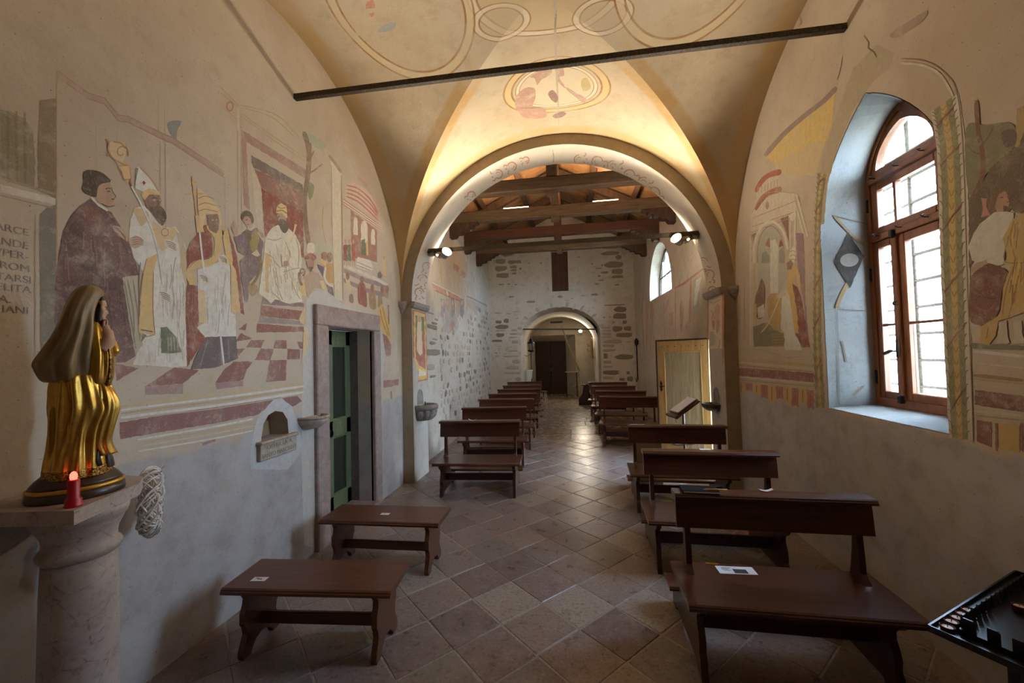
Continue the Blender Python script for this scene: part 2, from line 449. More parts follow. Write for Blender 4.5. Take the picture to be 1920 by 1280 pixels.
tile_mat('slab', [srgb(158, 142, 122), srgb(146, 130, 112), srgb(166, 150, 130), srgb(150, 134, 118)], rough=.36)

# painted plaster: colour from the painted shapes, worn through to plaster
def fresco_mat(name, pl, wear=.5, soft=.3):
    g = G(name); p = g.pos()
    at = g.n('ShaderNodeVertexColor', layer_name='Col').outputs[0]
    n1 = g.noise(p, 9, 7, .7, .3); n2 = g.noise(p, 34, 5, .65); n3 = g.noise(p, 2.6, 4, .6); n4 = g.noise(p, 120, 2, .5)
    st = g.noise(g.map(p, scale=(6, 14, 2.2)), 2.0, 5, .6)
    c = g.mix(g.math('MULTIPLY', g.step(n2, .35, .8), .42), at, g.mix(.5, at, (0, 0, 0), 'MIX'))
    c = g.mix(g.math('MULTIPLY', g.step(st, .5, .75), .3), c, g.mix(.45, c, (.02, .012, .01), 'MIX'))
    c = g.mix(g.math('MULTIPLY', g.step(n3, .45, .75), .22), c, pl)
    k = g.math('ADD', g.math('MULTIPLY', g.step(n1, .50, .72), wear), g.math('MULTIPLY', g.step(n2, .55, .72), wear * .8))
    k = g.math('MULTIPLY', k, g.step(n3, .25, .6))
    k = g.math('ADD', k, g.math('MULTIPLY', g.step(n4, .55, .75), .2))
    k = g.math('MINIMUM', g.math('ADD', k, soft * .35), .92)
    c = g.mix(k, c, pl)
    MAT[name] = g.done(c, .88, normal=g.bump(g.math('ADD', n2, n1), .15, .01), spec=.2)
fresco_mat('fresco', srgb(208, 192, 170), .6, .34)
fresco_mat('fresco_reveal', srgb(140, 135, 128), .25, .0)
fresco_mat('fresco_worn', srgb(206, 190, 168), .95, .7)
fresco_mat('fresco_scroll', srgb(228, 214, 198), .9, .35)

# glass panes: thin, let daylight through with a faint reflection
g = G('glass')
tr = g.n('ShaderNodeBsdfTransparent'); gl = g.n('ShaderNodeBsdfGlossy'); gl.inputs['Roughness'].default_value = .03
tr.inputs[0].default_value = (.93, .96, .97, 1)
fr = g.n('ShaderNodeLayerWeight'); fr.inputs[0].default_value = .5
mx = g.n('ShaderNodeMixShader'); g.put(mx.inputs[0], g.math('MULTIPLY_ADD', g.math('POWER', fr.outputs['Facing'], 5.0), .5, .03)); g.put(mx.inputs[1], tr.outputs[0]); g.put(mx.inputs[2], gl.outputs[0])
g.t.links.new(mx.outputs[0], g.out.inputs[0]); MAT['glass'] = g.m

def glow(name, c, s):
    g = G(name); e = g.n('ShaderNodeEmission'); e.inputs[0].default_value = (*c, 1); e.inputs[1].default_value = s
    g.t.links.new(e.outputs[0], g.out.inputs[0]); MAT[name] = g.m
glow('lamp_glow', (1.0, .82, .55), 60)
glow('tube_glow', (1.0, .80, .50), 9)
glow('led_red', (1.0, .08, .05), 5)

# vault plaster with the painted ochre bands along the groins and the faded roundels
g = G('vault'); p = g.pos(); X = g.xyz(p)
n1 = g.noise(p, 1.2, 5, .6); n2 = g.noise(p, 7, 6, .65); n3 = g.noise(p, 40, 4, .6); nb = g.noise(p, 3.2, 6, .65)
c = g.mix(g.step(n1, .35, .68), srgb(212, 195, 166), srgb(196, 176, 144))
c = g.mix(g.math('MULTIPLY', g.step(n2, .5, .72), .45), c, srgb(176, 152, 122))
ochre = srgb(198, 156, 96)
ux = g.math('DIVIDE', g.math('ABSOLUTE', g.math('SUBTRACT', X[0], VXC)), VR)
uy = g.math('DIVIDE', g.math('ABSOLUTE', g.math('SUBTRACT', X[1], VYC)), VRY)
dg = g.math('ABSOLUTE', g.math('SUBTRACT', ux, uy))
keep = g.math('ADD', g.math('MULTIPLY', g.step(nb, .32, .6), .55), .32)
far = g.step(g.math('MAXIMUM', ux, uy), .30, .42)
band = g.math('MULTIPLY', g.math('MULTIPLY', g.step(dg, .085, .06), far), keep)
c = g.mix(band, c, ochre)
edge = g.math('MULTIPLY', g.step(g.math('MAXIMUM', ux, uy), .90, .93), keep)
c = g.mix(edge, c, srgb(206, 172, 118))
def roundel(c, cx, cy, rx, ry, ins, wdt, col, fill=None, amt=.6):
    dx = g.math('DIVIDE', g.math('SUBTRACT', X[0], cx), rx); dy = g.math('DIVIDE', g.math('SUBTRACT', X[1], cy), ry)
    d = g.math('SQRT', g.math('ADD', g.math('MULTIPLY', dx, dx), g.math('MULTIPLY', dy, dy)))
    if fill is not None: c = g.mix(g.math('MULTIPLY', g.step(g.math('MULTIPLY', d, .5), ins * .5 + .01, ins * .5), amt), c, fill)
    rg = g.math('COMPARE', d, ins, wdt)
    c = g.mix(g.math('MULTIPLY', rg, keep), c, col)
    for q_ in (1.5, -1.25):
        rg = g.math('COMPARE', d, ins - wdt * q_, wdt * .3)
        c = g.mix(g.math('MULTIPLY', rg, g.math('MULTIPLY', keep, 1.0)), c, srgb(164, 112, 60))
    return c
WH = srgb(232, 220, 196)
c = roundel(c, VXC + .05, 3.18, .62, .44, 1.0, .045, WH, srgb(216, 188, 140), .45)
for px_, py_ in ((-.54, 3.42), (.34, 3.50), (-.54, 2.86), (.34, 2.86)):
    c = roundel(c, px_, py_, .23, .16, 1.0, .10, WH, srgb(206, 186, 156), .55)
c = roundel(c, -.10, 4.40, .54, .43, 1.0, .06, srgb(224, 196, 136), None)
c = roundel(c, -.10, 4.40, .43, .34, 1.0, .035, WH, srgb(228, 212, 180), .6)
c = roundel(c, -1.34, 3.18, .56, .66, 1.0, .05, srgb(222, 202, 162), None)
c = roundel(c, 1.0, 3.18, .56, .66, 1.0, .05, srgb(222, 202, 162), None)
h = g.math('ADD', g.math('MULTIPLY', n2, .8), g.math('MULTIPLY', n3, .3))
MAT['vault'] = g.done(c, .9, normal=g.bump(h, .22, .02), spec=.2)
# ------------------------------------------------------------------ floor
GA = math.radians(226.127); GS = .35317; GO = (-.031, 3.636)
def clip(poly, a, b, c):
    out = []
    for i in range(len(poly)):
        p, q = poly[i], poly[(i + 1) % len(poly)]
        dp, dq = a * p[0] + b * p[1] - c, a * q[0] + b * q[1] - c
        if dp <= 0: out.append(p)
        if (dp < 0) != (dq < 0) and abs(dp - dq) > 1e-9:
            t = dp / (dp - dq); out.append((p[0] + (q[0] - p[0]) * t, p[1] + (q[1] - p[1]) * t))
    return out
def area(P): return abs(sum(P[i][0] * P[(i + 1) % len(P)][1] - P[(i + 1) % len(P)][0] * P[i][1] for i in range(len(P)))) / 2
fl = MB(); fl.box((-.2, 7.2, -.0435), (6.6, 21.6, .08)).box((-.2, -1.6, -.04), (6.6, 4.2, .08))
floor = struct(fl.build('floor', MAT['mortar']), 'worn floor of diagonal reddish stone tiles and pale aisle slabs')
YT = 8.25
def paving(poly, name, mat, zt, inset):
    c = (sum(p[0] for p in poly) / len(poly), sum(p[1] for p in poly) / len(poly))
    mb = MB(); n = len(poly); tx, ty = rnd.uniform(-.003, .003), rnd.uniform(-.003, .003)
    def ring(k, z):
        R = []
        for x, y in poly:
            dx, dy = x - c[0], y - c[1]; L = math.hypot(dx, dy) or 1
            R.append((dx * (1 - k / L), dy * (1 - k / L), z + tx * dx + ty * dy))
        return R
    mb.add(ring(inset, -.03) + ring(inset, -.003) + ring(inset + .005, zt), [tuple(range(2 * n, 3 * n))] + [(L * n + i, L * n + (i + 1) % n, L * n + n + (i + 1) % n, L * n + n + i) for L in (0, 1) for i in range(n)])
    o = mb.build(name, MAT[mat], floor); o.location = (c[0], c[1], 0); return o
ca, sa = math.cos(GA), math.sin(GA)
def gp(i, j): return (GO[0] + GS * (ca * i - sa * j), GO[1] + GS * (sa * i + ca * j))
for i in range(-22, 22):
    for j in range(-22, 22):
        q = [gp(i, j), gp(i + 1, j), gp(i + 1, j + 1), gp(i, j + 1)]
        q = [(x + rnd.uniform(-.006, .006), y + rnd.uniform(-.006, .006)) for x, y in q]
        for a, b, c in ((1, 0, 2.1), (-1, 0, 2.46), (0, 1, YT), (0, -1, -.9)): q = clip(q, a, b, c) if q else q
        if len(q) > 2 and area(q) > .008: paving(q, 'tile', 'tile', rnd.uniform(-.001, .0015), .0065)
y = YT
while y < 17.3:
    h = rnd.uniform(.5, .8); x0, x1 = (-2.7, 2.05) if y + h < 13.2 else (-1.9, 1.2)
    x = x0
    while x < x1 - .02:
        w_ = min(rnd.uniform(.6, 1.25), x1 - x)
        if x1 - x - w_ < .3: w_ = x1 - x
        paving([(x, y), (x + w_, y), (x + w_, y + h), (x, y + h)], 'slab', 'slab', rnd.uniform(-.001, .002), .006); x += w_
    y += h

# ------------------------------------------------------------------ chancel walls
DOOR = (3.60, 4.50, 2.07)
mb = MB()
door_hole = [(DOOR[0], 0.0), (DOOR[1], 0.0), (DOOR[1], DOOR[2]), (DOOR[0], DOOR[2])]
niche = arch_loop(2.775, 3.075, 1.13, 1.22, .135, 12)
wall_panel(mb, [(YREAR - .5, -.1), (YB, -.1), (YB, 5.0), (YREAR - .5, 5.0)], [[(a, max(b, -.02)) for a, b in door_hole], niche], lambda a, b: (XL, a, b), lambda a, b: (XL - .18, a, b))
wall_left = struct(mb.build('wall_left', MAT['plaster_wall']), 'plastered side wall painted with a large fresco of bishops and a seated pope')
mb = MB(); wall_panel(mb, [(YREAR - .5, -.1), (YB, -.1), (YB, 5.0), (YREAR - .5, 5.0)], [[(a, max(b, -.02)) for a, b in door_hole]], lambda a, b: (XL - .18, a, b), lambda a, b: (XL - .6, a, b))
mb.build('wall_core', MAT['reveal_stone'], wall_left)
mb = MB(); mb.box((XL - .175, 2.925, 1.24), (.01, .34, .28)); mb.build('niche_back', MAT['plaster_rough'], wall_left, 'rough brown back of the little alms niche')
# green double door set back in the opening
dx = XL - .30
door1 = bpy.data.objects.new('door_1', None); COL.objects.link(door1); door1.location = (dx, 4.05, 0); struct(door1, 'green painted double door with dark glazed panels, left wall')
for s in (-1, 1):
    y0, y1 = (0.004, .448) if s > 0 else (-.448, -.004)
    mb = MB()
    for a0, a1, b0, b1 in ((y0, y0 + .085, .06, 2.065), (y1 - .085, y1, .06, 2.065), (y0, y1, .06, .24), (y0, y1, .88, 1.06), (y0, y1, 1.90, 2.065)):
        mb.bbox((0, (a0 + a1) / 2, (b0 + b1) / 2), (.045, a1 - a0, b1 - b0), .004)
    leaf = mb.build('door_leaf', MAT['green_paint'], door1)
    for b0, b1 in ((.24, .88), (1.06, 1.90)):
        mb = MB(); mb.box((-.008, (y0 + y1) / 2, (b0 + b1) / 2), (.012, y1 - y0 - .16, b1 - b0)); mb.build('panel', MAT['green_dark'], leaf)
        mb = MB()
        for a0, a1, c0, c1 in ((y0 + .08, y0 + .1, b0, b1), (y1 - .1, y1 - .08, b0, b1), (y0 + .1, y1 - .1, b0, b0 + .02), (y0 + .1, y1 - .1, b1 - .02, b1)):
            mb.box((.008, (a0 + a1) / 2, (c0 + c1) / 2), (.02, a1 - a0, c1 - c0))
        mb.build('moulding', MAT['green_paint'], leaf)
    if s > 0:
        mb = MB(); mb.tube([(.03, .05 + .028 * math.cos(t * PI / 10), .93 + .036 * math.sin(t * PI / 10)) for t in range(20)], .006, 8, closed=True); mb.build('ring_handle', MAT['iron_black'], leaf, 'black iron ring handle')
        mb = MB(); mb.box((.023, .06, 1.02), (.004, .008, .03)); mb.build('keyhole', MAT['iron_black'], leaf)
        mb = MB(); mb.box((0, .23, 1.24), (.012, .26, .012)); mb.build('glazing_bar', MAT['green_dark'], leaf)
# stone surround
sur = bpy.data.objects.new('trim_1', None); COL.objects.link(sur); struct(sur, 'grey-pink stone door surround on the left wall')
def stone_block(c, d, name, parent, mat='door_stone', b=.012):
    mb = MB(); mb.bbox((0, 0, 0), d, b); o = mb.build(name, MAT[mat], parent); o.location = c; return o
stone_block((XL + .005, 3.505, 1.03), (.07, .19, 2.08), 'jamb', sur)
stone_block((XL + .005, 4.58, 1.03), (.07, .16, 2.08), 'jamb', sur)
stone_block((XL + .005, 4.035, 2.165), (.074, 1.25, .195), 'lintel', sur)
stone_block((XL - .13, 4.05, .035), (.42, .92, .07), 'threshold', sur)

# right wall with the tall arched window
WIN = arch_loop(2.46, 3.61, 1.25, 2.70, .77, 24, .42)
WINB = arch_loop(2.88, 3.59, 1.28, 3.0, .48, 24, .2)
WINO = arch_loop(2.66, 3.53, 1.34, 2.78, .62, 24, .36)
mb = MB(); wall_panel(mb, [(YREAR - .5, -.1), (YB, -.1), (YB, 5.0), (YREAR - .5, 5.0)], [WIN], lambda a, b: (XR, a, b), lambda a, b: (2.38, a, b), [WINB])
wall_right = struct(mb.build('wall_right', MAT['plaster_wall']), 'plastered side wall pierced by a tall arched window')
mb = MB(); wall_panel(mb, [(YREAR - .5, -.1), (YB, -.1), (YB, 5.0), (YREAR - .5, 5.0)], [WINB], lambda a, b: (2.38, a, b), lambda a, b: (2.46, a, b))
mb.build('wall_core', MAT['plaster_white'], wall_right)
mb = MB(); wall_panel(mb, [(YREAR - .5, -.1), (YB, -.1), (YB, 5.0), (YREAR - .5, 5.0)], [WINB], lambda a, b: (2.46, a, b), lambda a, b: (2.85, a, b), [arch_loop(2.62, 4.2, 1.15, 3.0, .75, 24, .2)])
mb.build('wall_core', MAT['plaster_white'], wall_right)
# pale painted lining of the splayed reveal
mb = MB(); n_ = len(WIN)
mb.add([(XR + .002, a, b) for a, b in WIN] + [(2.376, a, b) for a, b in WINB], [(i, (i + 1) % n_, n_ + (i + 1) % n_, n_ + i) for i in range(n_)])
for i, v in enumerate(mb.v):
    L = WIN if i < n_ else WINB; cy_ = 3.06; cz_ = 2.3
    mb.v[i] = (v[0], v[1] - .004 * (1 if v[1] > cy_ else -1), v[2] + (.004 if v[2] < 1.3 else -.004 if v[2] > 2.8 else 0))
reveal = mb.build('window_reveal', MAT['plaster_grey'], wall_right, 'pale grey splayed window reveal')

# window joinery
win1 = bpy.data.objects.new('window_1', None); COL.objects.link(win1); struct(win1, 'tall arched wooden casement window with fanlight in the right wall')
FX = 2.40
def yz_prism(mb, poly, x0, x1): return mb.prism(poly, lambda a, b, t: (t, a, b), x0, x1)
def ring_frame(name, outer, inner, x0, x1, mat, parent):
    mb = MB(); wall_panel(mb, outer, [inner], lambda a, b: (x0, a, b), lambda a, b: (x1, a, b)); return mb.build(name, MAT[mat], parent)
oy0, oy1 = 2.88, 3.59
outer = arch_loop(oy0, oy1, 1.285, 3.0, .475, 24, .2)
inner = arch_loop(oy0 + .045, oy1 - .045, 1.345, 3.0, .425, 24, .2)
ring_frame('window_frame', outer, inner, FX - .05, FX + .03, 'window_wood', win1)
# fanlight
f_o = arch_loop(oy0 + .042, oy1 - .042, 3.045, 3.05, .375, 24, .2); f_i = arch_loop(oy0 + .10, oy1 - .10, 3.10, 3.102, .262, 24, .2)
fan = ring_frame('fanlight', f_o, f_i, FX - .035, FX + .01, 'window_wood', win1)
mb = MB(); mb.prism(f_i, lambda a, b, t: (t, a, b), FX - .012, FX - .008); mb.build('pane', MAT['glass'], fan)
mb = MB(); mb.bbox((FX - .02, 3.235, 3.025), (.075, .63, .045)); mb.bbox((FX - .02, 3.235, 2.575), (.075, .63, .05)); mb.build('transom', MAT['window_wood'], win1)
def sash(name, y0, y1, z0, z1, parent, bars_y=(), bars_z=(), st=.058):
    mb = MB()
    for a0, a1, b0, b1 in ((y0, y0 + st, z0, z1), (y1 - st, y1, z0, z1), (y0 + st, y1 - st, z0, z0 + st), (y0 + st, y1 - st, z1 - st, z1)):
        mb.bbox((FX - .015, (a0 + a1) / 2, (b0 + b1) / 2), (.05, a1 - a0, b1 - b0), .007)
    o = mb.build(name, MAT['window_wood'], parent)
    ys = [y0 + st] + list(bars_y) + [y1 - st]; zs = [z0 + st] + list(bars_z) + [z1 - st]
    for b in bars_y: MB().box((FX - .015, b, (z0 + z1) / 2), (.034, .024, z1 - z0 - 2 * st)).build('glazing_bar', MAT['window_wood'], o)
    for b in bars_z: MB().box((FX - .015, (y0 + y1) / 2, b), (.03, y1 - y0 - 2 * st, .018)).build('glazing_bar', MAT['window_wood'], o)
    for i in range(len(ys) - 1):
        for j in range(len(zs) - 1):
            MB().box((FX - .01, (ys[i] + ys[i + 1]) / 2, (zs[j] + zs[j + 1]) / 2), (.004, ys[i + 1] - ys[i], zs[j + 1] - zs[j])).build('pane', MAT['glass'], o)
    return o
sash('hopper_sash', 2.925, 3.545, 2.60, 3.0, win1, bars_y=(3.325,), st=.056)
ca_l = sash('casement', 3.325, 3.56, 1.34, 2.55, win1, bars_z=(1.90,), st=.056)
ca_r = sash('casement', 2.91, 3.315, 1.34, 2.55, win1, bars_z=(1.90,), st=.062)
MB().bbox((FX - .045, 3.32, 1.945), (.03, .035, 1.2)).build('meeting_stile', MAT['window_wood'], win1)
hd = MB(); hd.bbox((FX - .068, 3.32, 1.72), (.016, .026, .14)); hd.bar((FX - .075, 3.32, 1.70), (FX - .11, 3.32, 1.70), .014, .014); hd.bar((FX - .108, 3.32, 1.705), (FX - .108, 3.40, 1.68), .014, .02); hd.build('window_handle', MAT['iron'], ca_l, 'grey metal window handle')
MB().tube([(FX - .06, 3.32, 2.05), (FX - .078, 3.32, 2.05)], .016, 12).build('knob', MAT['iron'], ca_l)
for z in (2.56, 1.35): MB().bbox((FX - .065, 3.32, z), (.03, .035, .06)).build('bolt', MAT['iron_black'], win1)
for yy in (3.46, 3.24, 3.02):
    for z in (3.03, 2.585): MB().tube([(FX - .06, yy, z), (FX - .085, yy + .005, z + .004), (FX - .09, yy + .015, z + .018), (FX - .07, yy + .02, z + .024)], .004, 6).build('hook', MAT['iron_black'], win1)
for z in (1.5, 2.3, 2.85): MB().bbox((FX - .055, 3.567, z), (.012, .02, .11)).build('hinge', MAT['iron_black'], win1)
# iron grille outside the glass
gr = tag(thing('window_grille', 'black iron bar grille outside the tall arched window', 'grille'), 'black iron bar grille outside the tall arched window', 'grille')
GXX = 2.66
for yy in (2.86, 3.22, 3.58): MB().tube([(GXX, yy, 1.2), (GXX, yy, 3.55)], .015, 6).build('bar', MAT['iron'], gr)
for i in range(10):
    z = 1.42 + i * .205
    MB().tube([(GXX, 2.66, z), (GXX, 3.93, z)], .013, 6).build('bar', MAT['iron'], gr)

# rear wall behind the viewer
mb = MB(); mb.box((-.2, YREAR - .25, 2.4), (6, .5, 5.0)); struct(mb.build('wall_rear', MAT['plaster_dark']), 'plain plastered wall at the altar end')  # unseen wall, coloured dark to cut the warm bounce
# chancel vaults
def vault(yc):
    mb = MB(); N = 28; ts = [math.sin(PI / 2 * k / N) for k in range(N + 1)]
    for web in range(4):
        V = []; F = []; idx = {}
        for i in range(N + 1):          # distance from the centre along the web axis
            for j in range(-i, i + 1):
                a = ts[i]; b = ts[abs(j)] * (1 if j >= 0 else -1)
                u, v = ((a, b), (-a, b), (b, a), (b, -a))[web]
                z = VSPR + VRY * math.sqrt(max(0, 1 - min(abs(u), abs(v)) ** 2))
                idx[i, j] = len(V); V.append((VXC + (VR + .0) * u, yc + VRY * v, z))
        for i in range(N):
            for j in range(-i, i):
                F.append((idx[i, j], idx[i, j + 1], idx[i + 1, j + 1], idx[i + 1, j]))
            F.append((idx[i, i], idx[i + 1, i + 1], idx[i + 1, i])); F.append((idx[i, -i], idx[i + 1, -i], idx[i + 1, -i - 1]))
        mb.add(V, F, True)
    return mb
ceil = struct(vault(VYC).build('ceiling', MAT['vault']), 'painted groin vault over the chancel with faded roundels')
struct(vault(VYC - 2 * VRY).build('ceiling', MAT['vault']), 'painted groin vault over the altar end')
MB().box((-.2, -.3, 5.05), (6.2, 11.3, .1)).build('roof_deck', MAT['roof_cover'], ceil)  # unseen slab, added to keep sky from leaking in over the vault

# ------------------------------------------------------------------ arch wall
mb = MB()
gx0, gx1 = -3.1, 2.8
def gable(x): return RIDGE_Z + .12 - abs(x - RIDGE_X) * (.47 if x < RIDGE_X else .51)
ag = [(AXL, -.05), (AXR, -.05)] + [(ACX + AR * math.cos(PI * i / 48), VSPR + AR * math.sin(PI * i / 48)) for i in range(49)]
ag = [(AXL, -.02), (AXR, -.02)] + ag[2:]
wall_panel(mb, [(gx0, -.1), (gx1, -.1), (gx1, 5.0), (RIDGE_X, 6.5), (gx0, 5.0)], [ag], lambda a, b: (a, YA, b), lambda a, b: (a, YB, b))
wall_arch = struct(mb.build('wall_arch', MAT['plaster_arch']), 'wall with the wide round chancel arch')
mb = MB(); n_ = 49
R2 = AR - .004
mb.add([(ACX + R2 * math.cos(PI * i / 48), yy, VSPR + R2 * math.sin(PI * i / 48)) for yy in (YA + .002, YB - .002) for i in range(49)], [(i, i + 1, 50 + i, 49 + i) for i in range(48)], True)
intrados = mb.build('arch_soffit', MAT['plaster_white'], wall_arch, 'whitewashed underside of the arch with faded red scrolls')
for s, x in ((-1, AXL), (1, AXR)):
    mb = MB(); mb.add([(x - s * .004, YA + .003, 0), (x - s * .004, YB - .003, 0), (x - s * .004, YB - .003, 2.42), (x - s * .004, YA + .003, 2.42)], [(0, 1, 2, 3)]); mb.build('pier_plaster', MAT['plaster_repair'], wall_arch)
for k, (s, x) in enumerate(((-1, AXL), (1, AXR))):
    t = bpy.data.objects.new('trim_%d' % (k + 2), None); COL.objects.link(t); struct(t, 'grey stone impost block at the %s foot of the arch' % ('left', 'right')[k])
    prof = [(-.0, 2.43), (.03, 2.445), (.05, 2.475), (.055, 2.52), (-.02, 2.52)]
    mb = MB(); mb.prism(prof, lambda a, b, tt: (x - s * a, tt, b), YA - .02, YB + .04); mb.build('impost', MAT['stone_grey'], t)
    cx_ = XL if s < 0 else XR
    mb = MB(); mb.lathe([(.02, -.11), (.05, -.06), (.09, -.01), (.10, .05), (.09, .06)], (cx_ - s * -.0, YA, 2.46), 12); mb.build('corbel', MAT['stone_grey'], t)

# ------------------------------------------------------------------ nave walls
SD = (5.94, 6.60, 1.95)
mb = MB()
wall_panel(mb, [(YB - .02, -.1), (YN + .3, -.1), (YN + .3, EAVE_Z), (YB - .02, EAVE_Z)], [], lambda a, b: (nxl(a), a, b), lambda a, b: (nxl(a) - .5, a, b))
nave_l = struct(mb.build('wall_nave_left', MAT['plaster_nave']), 'old nave wall of whitewashed river stones with fresco remains')
nwin = arch_loop(8.6, 10.65, 3.0, 3.12, 1.08, 20, .0)
nwin_b = arch_loop(8.75, 10.62, 3.05, 3.12, 1.0, 20, .0)
sdh = [(SD[0], -.02), (SD[1], -.02), (SD[1], SD[2]), (SD[0], SD[2])]
mb = MB()
wall_panel(mb, [(YB - .02, -.1), (YN + .3, -.1), (YN + .3, EAVE_Z), (YB - .02, EAVE_Z)], [nwin, sdh], lambda a, b: (nxr(a), a, b), lambda a, b: (nxr(a) + .20, a, b), [nwin_b, sdh])
nave_r = struct(mb.build('wall_nave_right', MAT['plaster_nave']), 'nave wall with faded fresco panels and a small arched window')
mb = MB(); wall_panel(mb, [(YB - .02, -.1), (YN + .3, -.1), (YN + .3, EAVE_Z), (YB - .02, EAVE_Z)], [nwin_b, sdh], lambda a, b: (nxr(a) + .20, a, b), lambda a, b: (nxr(a) + .55, a, b)); mb.build('wall_core', MAT['plaster_white'], nave_r)
win2 = bpy.data.objects.new('window_2', None); COL.objects.link(win2); struct(win2, 'small arched barred window high in the nave wall')
wx = nxr(9.6) + .22
ring_frame('window_frame', nwin_b, arch_loop(8.82, 10.55, 3.11, 3.13, .92, 20), wx - .02, wx + .03, 'iron', win2)
mb = MB(); mb.prism(arch_loop(8.82, 10.55, 3.11, 3.13, .92, 20), lambda a, b, t: (t, a, b), wx, wx + .004); mb.build('pane', MAT['glass'], win2)
for k in range(1, 5):
    yy = 8.8 + k * .35; MB().box((wx, yy, 3.58), (.03, .04, 1.0)).build('glazing_bar', MAT['white_gloss'], win2)
MB().box((wx, 9.68, 3.52), (.03, 1.75, .03)).build('glazing_bar', MAT['iron'], win2)

# far nave wall with the porch arch and the hatch
PA = arch_loop(-1.645, .86, -.02, 2.28, .92, 24)
PB = arch_loop(-1.60, .86, -.02, 2.25, .85, 24)
HT = [(-.60, 3.70), (-.085, 3.70), (-.085, 5.0), (-.60, 5.0)]
mb = MB(); wall_panel(mb, [(-3.2, -.1), (2.7, -.1), (2.7, 4.9), (RIDGE_X, 6.35), (-3.2, 4.9)], [PA, HT], lambda a, b: (a, YN, b), lambda a, b: (a, YN + .55, b), [PB, HT])
wall_back = struct(mb.build('wall_back', MAT['plaster_nave']), 'rubble stone end wall with an arched porch opening and a wooden hatch')
ht = thing('wall_hatch', 'brown plank hatch high on the end wall', 'hatch', (-.342, YN + .12, 3.70))
for k in range(4): MB().bbox((-.193 + k * .128, 0, .65), (.124, .03, 1.3), .004).build('plank', MAT['hatch_wood'], ht)
MB().box((0, .05, .65), (.56, .02, 1.34)).build('backing', MAT['hatch_wood'], ht)
MB().bbox((0, -.06, 1.29), (.56, .16, .05)).build('lintel', MAT['stone_pale'], ht)

# porch under the bell tower
mb = MB()
py0, py1 = YN + .55, 17.5
for x, s in ((-1.72, -1), (.80, 1)): mb.box((x + s * .15, (py0 + py1) / 2, 1.6), (.3, py1 - py0, 3.4))
N = 20
arc = [(-.46 + 1.27 * math.cos(PI * i / N), 2.12 + 1.03 * math.sin(PI * i / N)) for i in range(N + 1)]
mb.add([(a, yy, b) for yy in (py0, py1) for a, b in arc], [(i, i + 1, N + 2 + i, N + 1 + i) for i in range(N)], True)
mb.box((-.35, (py0 + py1) / 2, 3.4), (3.4, py1 - py0, .1))
struct(mb.build('wall_porch', MAT['plaster_porch']), 'plastered barrel-vaulted porch beyond the end wall')
RC = [(-1.78, -.02), (.10, -.02), (.10, 2.48), (-1.78, 2.48)]; RCB = [(-1.62, -.02), (-.30, -.02), (-.30, 2.27), (-1.62, 2.27)]
mb = MB(); wall_panel(mb, [(-2.1, -.1), (1.4, -.1), (1.4, 3.4), (-2.1, 3.4)], [RC], lambda a, b: (a, 16.6, b), lambda a, b: (a, 17.4, b), [RCB]); mb.box((-.35, 17.65, 1.6), (3.6, .3, 3.4))
struct(mb.build('wall_entrance', MAT['plaster_porch']), 'entrance wall with a splayed door recess at the end of the porch')
d3 = bpy.data.objects.new('door_3', None); COL.objects.link(d3); d3.location = (-.96, 17.42, 0); struct(d3, 'dark brown double entrance door at the end of the porch')
for s in (-1, 1):
    mb = MB(); mb.bbox((s * .325, 0, 1.13), (.63, .06, 2.24), .006); lf = mb.build('door_leaf', MAT['door_dark'], d3)
    for z in (.45, 1.65): MB().bbox((s * .325, -.04, z), (.60, .03, .06), .004).build('batten', MAT['door_dark'], lf)
MB().bbox((.03, -.045, 1.03), (.20, .03, .17), .01).build('lock_plate', MAT['iron'], d3, 'grey iron lock box')

# ------------------------------------------------------------------ nave roof: boards, purlins
roof = bpy.data.objects.new('ceiling_nave', None); COL.objects.link(roof); struct(roof, 'open timber roof of brown boards over the nave')
yy = YB
while yy < YN:
    wd = min(rnd.uniform(.2, .3), YN - yy)
    for s in (-1, 1):
        sl = .47 if s < 0 else .51; L = 2.85
        mb = MB(); mb.box((L / 2, 0, 0), (L, wd - .012, .025))
        o = mb.build('roof_board', MAT['board_wood'], roof)
        ang = math.atan(sl)
        o.location = (RIDGE_X + s * .01, yy + wd / 2, RIDGE_Z + rnd.uniform(0, .012)); o.rotation_euler = (0, ang, 0) if s > 0 else (0, ang, PI)
    yy += wd
for s in (-1, 1):
    sl = .47 if s < 0 else .51
    for dd in (.85, 1.75):
        x = RIDGE_X + s * dd; z = RIDGE_Z - dd * sl - .075
        MB().box((0, 0, 0), (.11, YN - YB, .12), Matrix.Rotation(s * math.atan(sl), 3, 'Y')).build('purlin', MAT['rafter_wood'], roof).location = (x, (YB + YN) / 2, z)
MB().box((0, 0, 0), (.12, YN - YB, .14)).build('ridge_beam', MAT['rafter_wood'], roof).location = (RIDGE_X, (YB + YN) / 2, RIDGE_Z - .1)
mb = MB()
for s in (-1, 1):
    sl = .47 if s < 0 else .51
    mb.add([(RIDGE_X, YB - .1, RIDGE_Z + .05), (RIDGE_X, YN + .6, RIDGE_Z + .05), (RIDGE_X + s * 3.4, YN + .6, RIDGE_Z + .05 - 3.4 * sl), (RIDGE_X + s * 3.4, YB - .1, RIDGE_Z + .05 - 3.4 * sl)], [(0, 1, 2, 3)])
mb.build('roof_cover', MAT['roof_cover'], roof)  # unseen sheet, added to stop sky leaking between the boards
mb = MB(); mb.box((-.35, 15.3, 3.6), (4.6, 4.6, .1)).build('tower_floor', MAT['roof_cover'], roof)

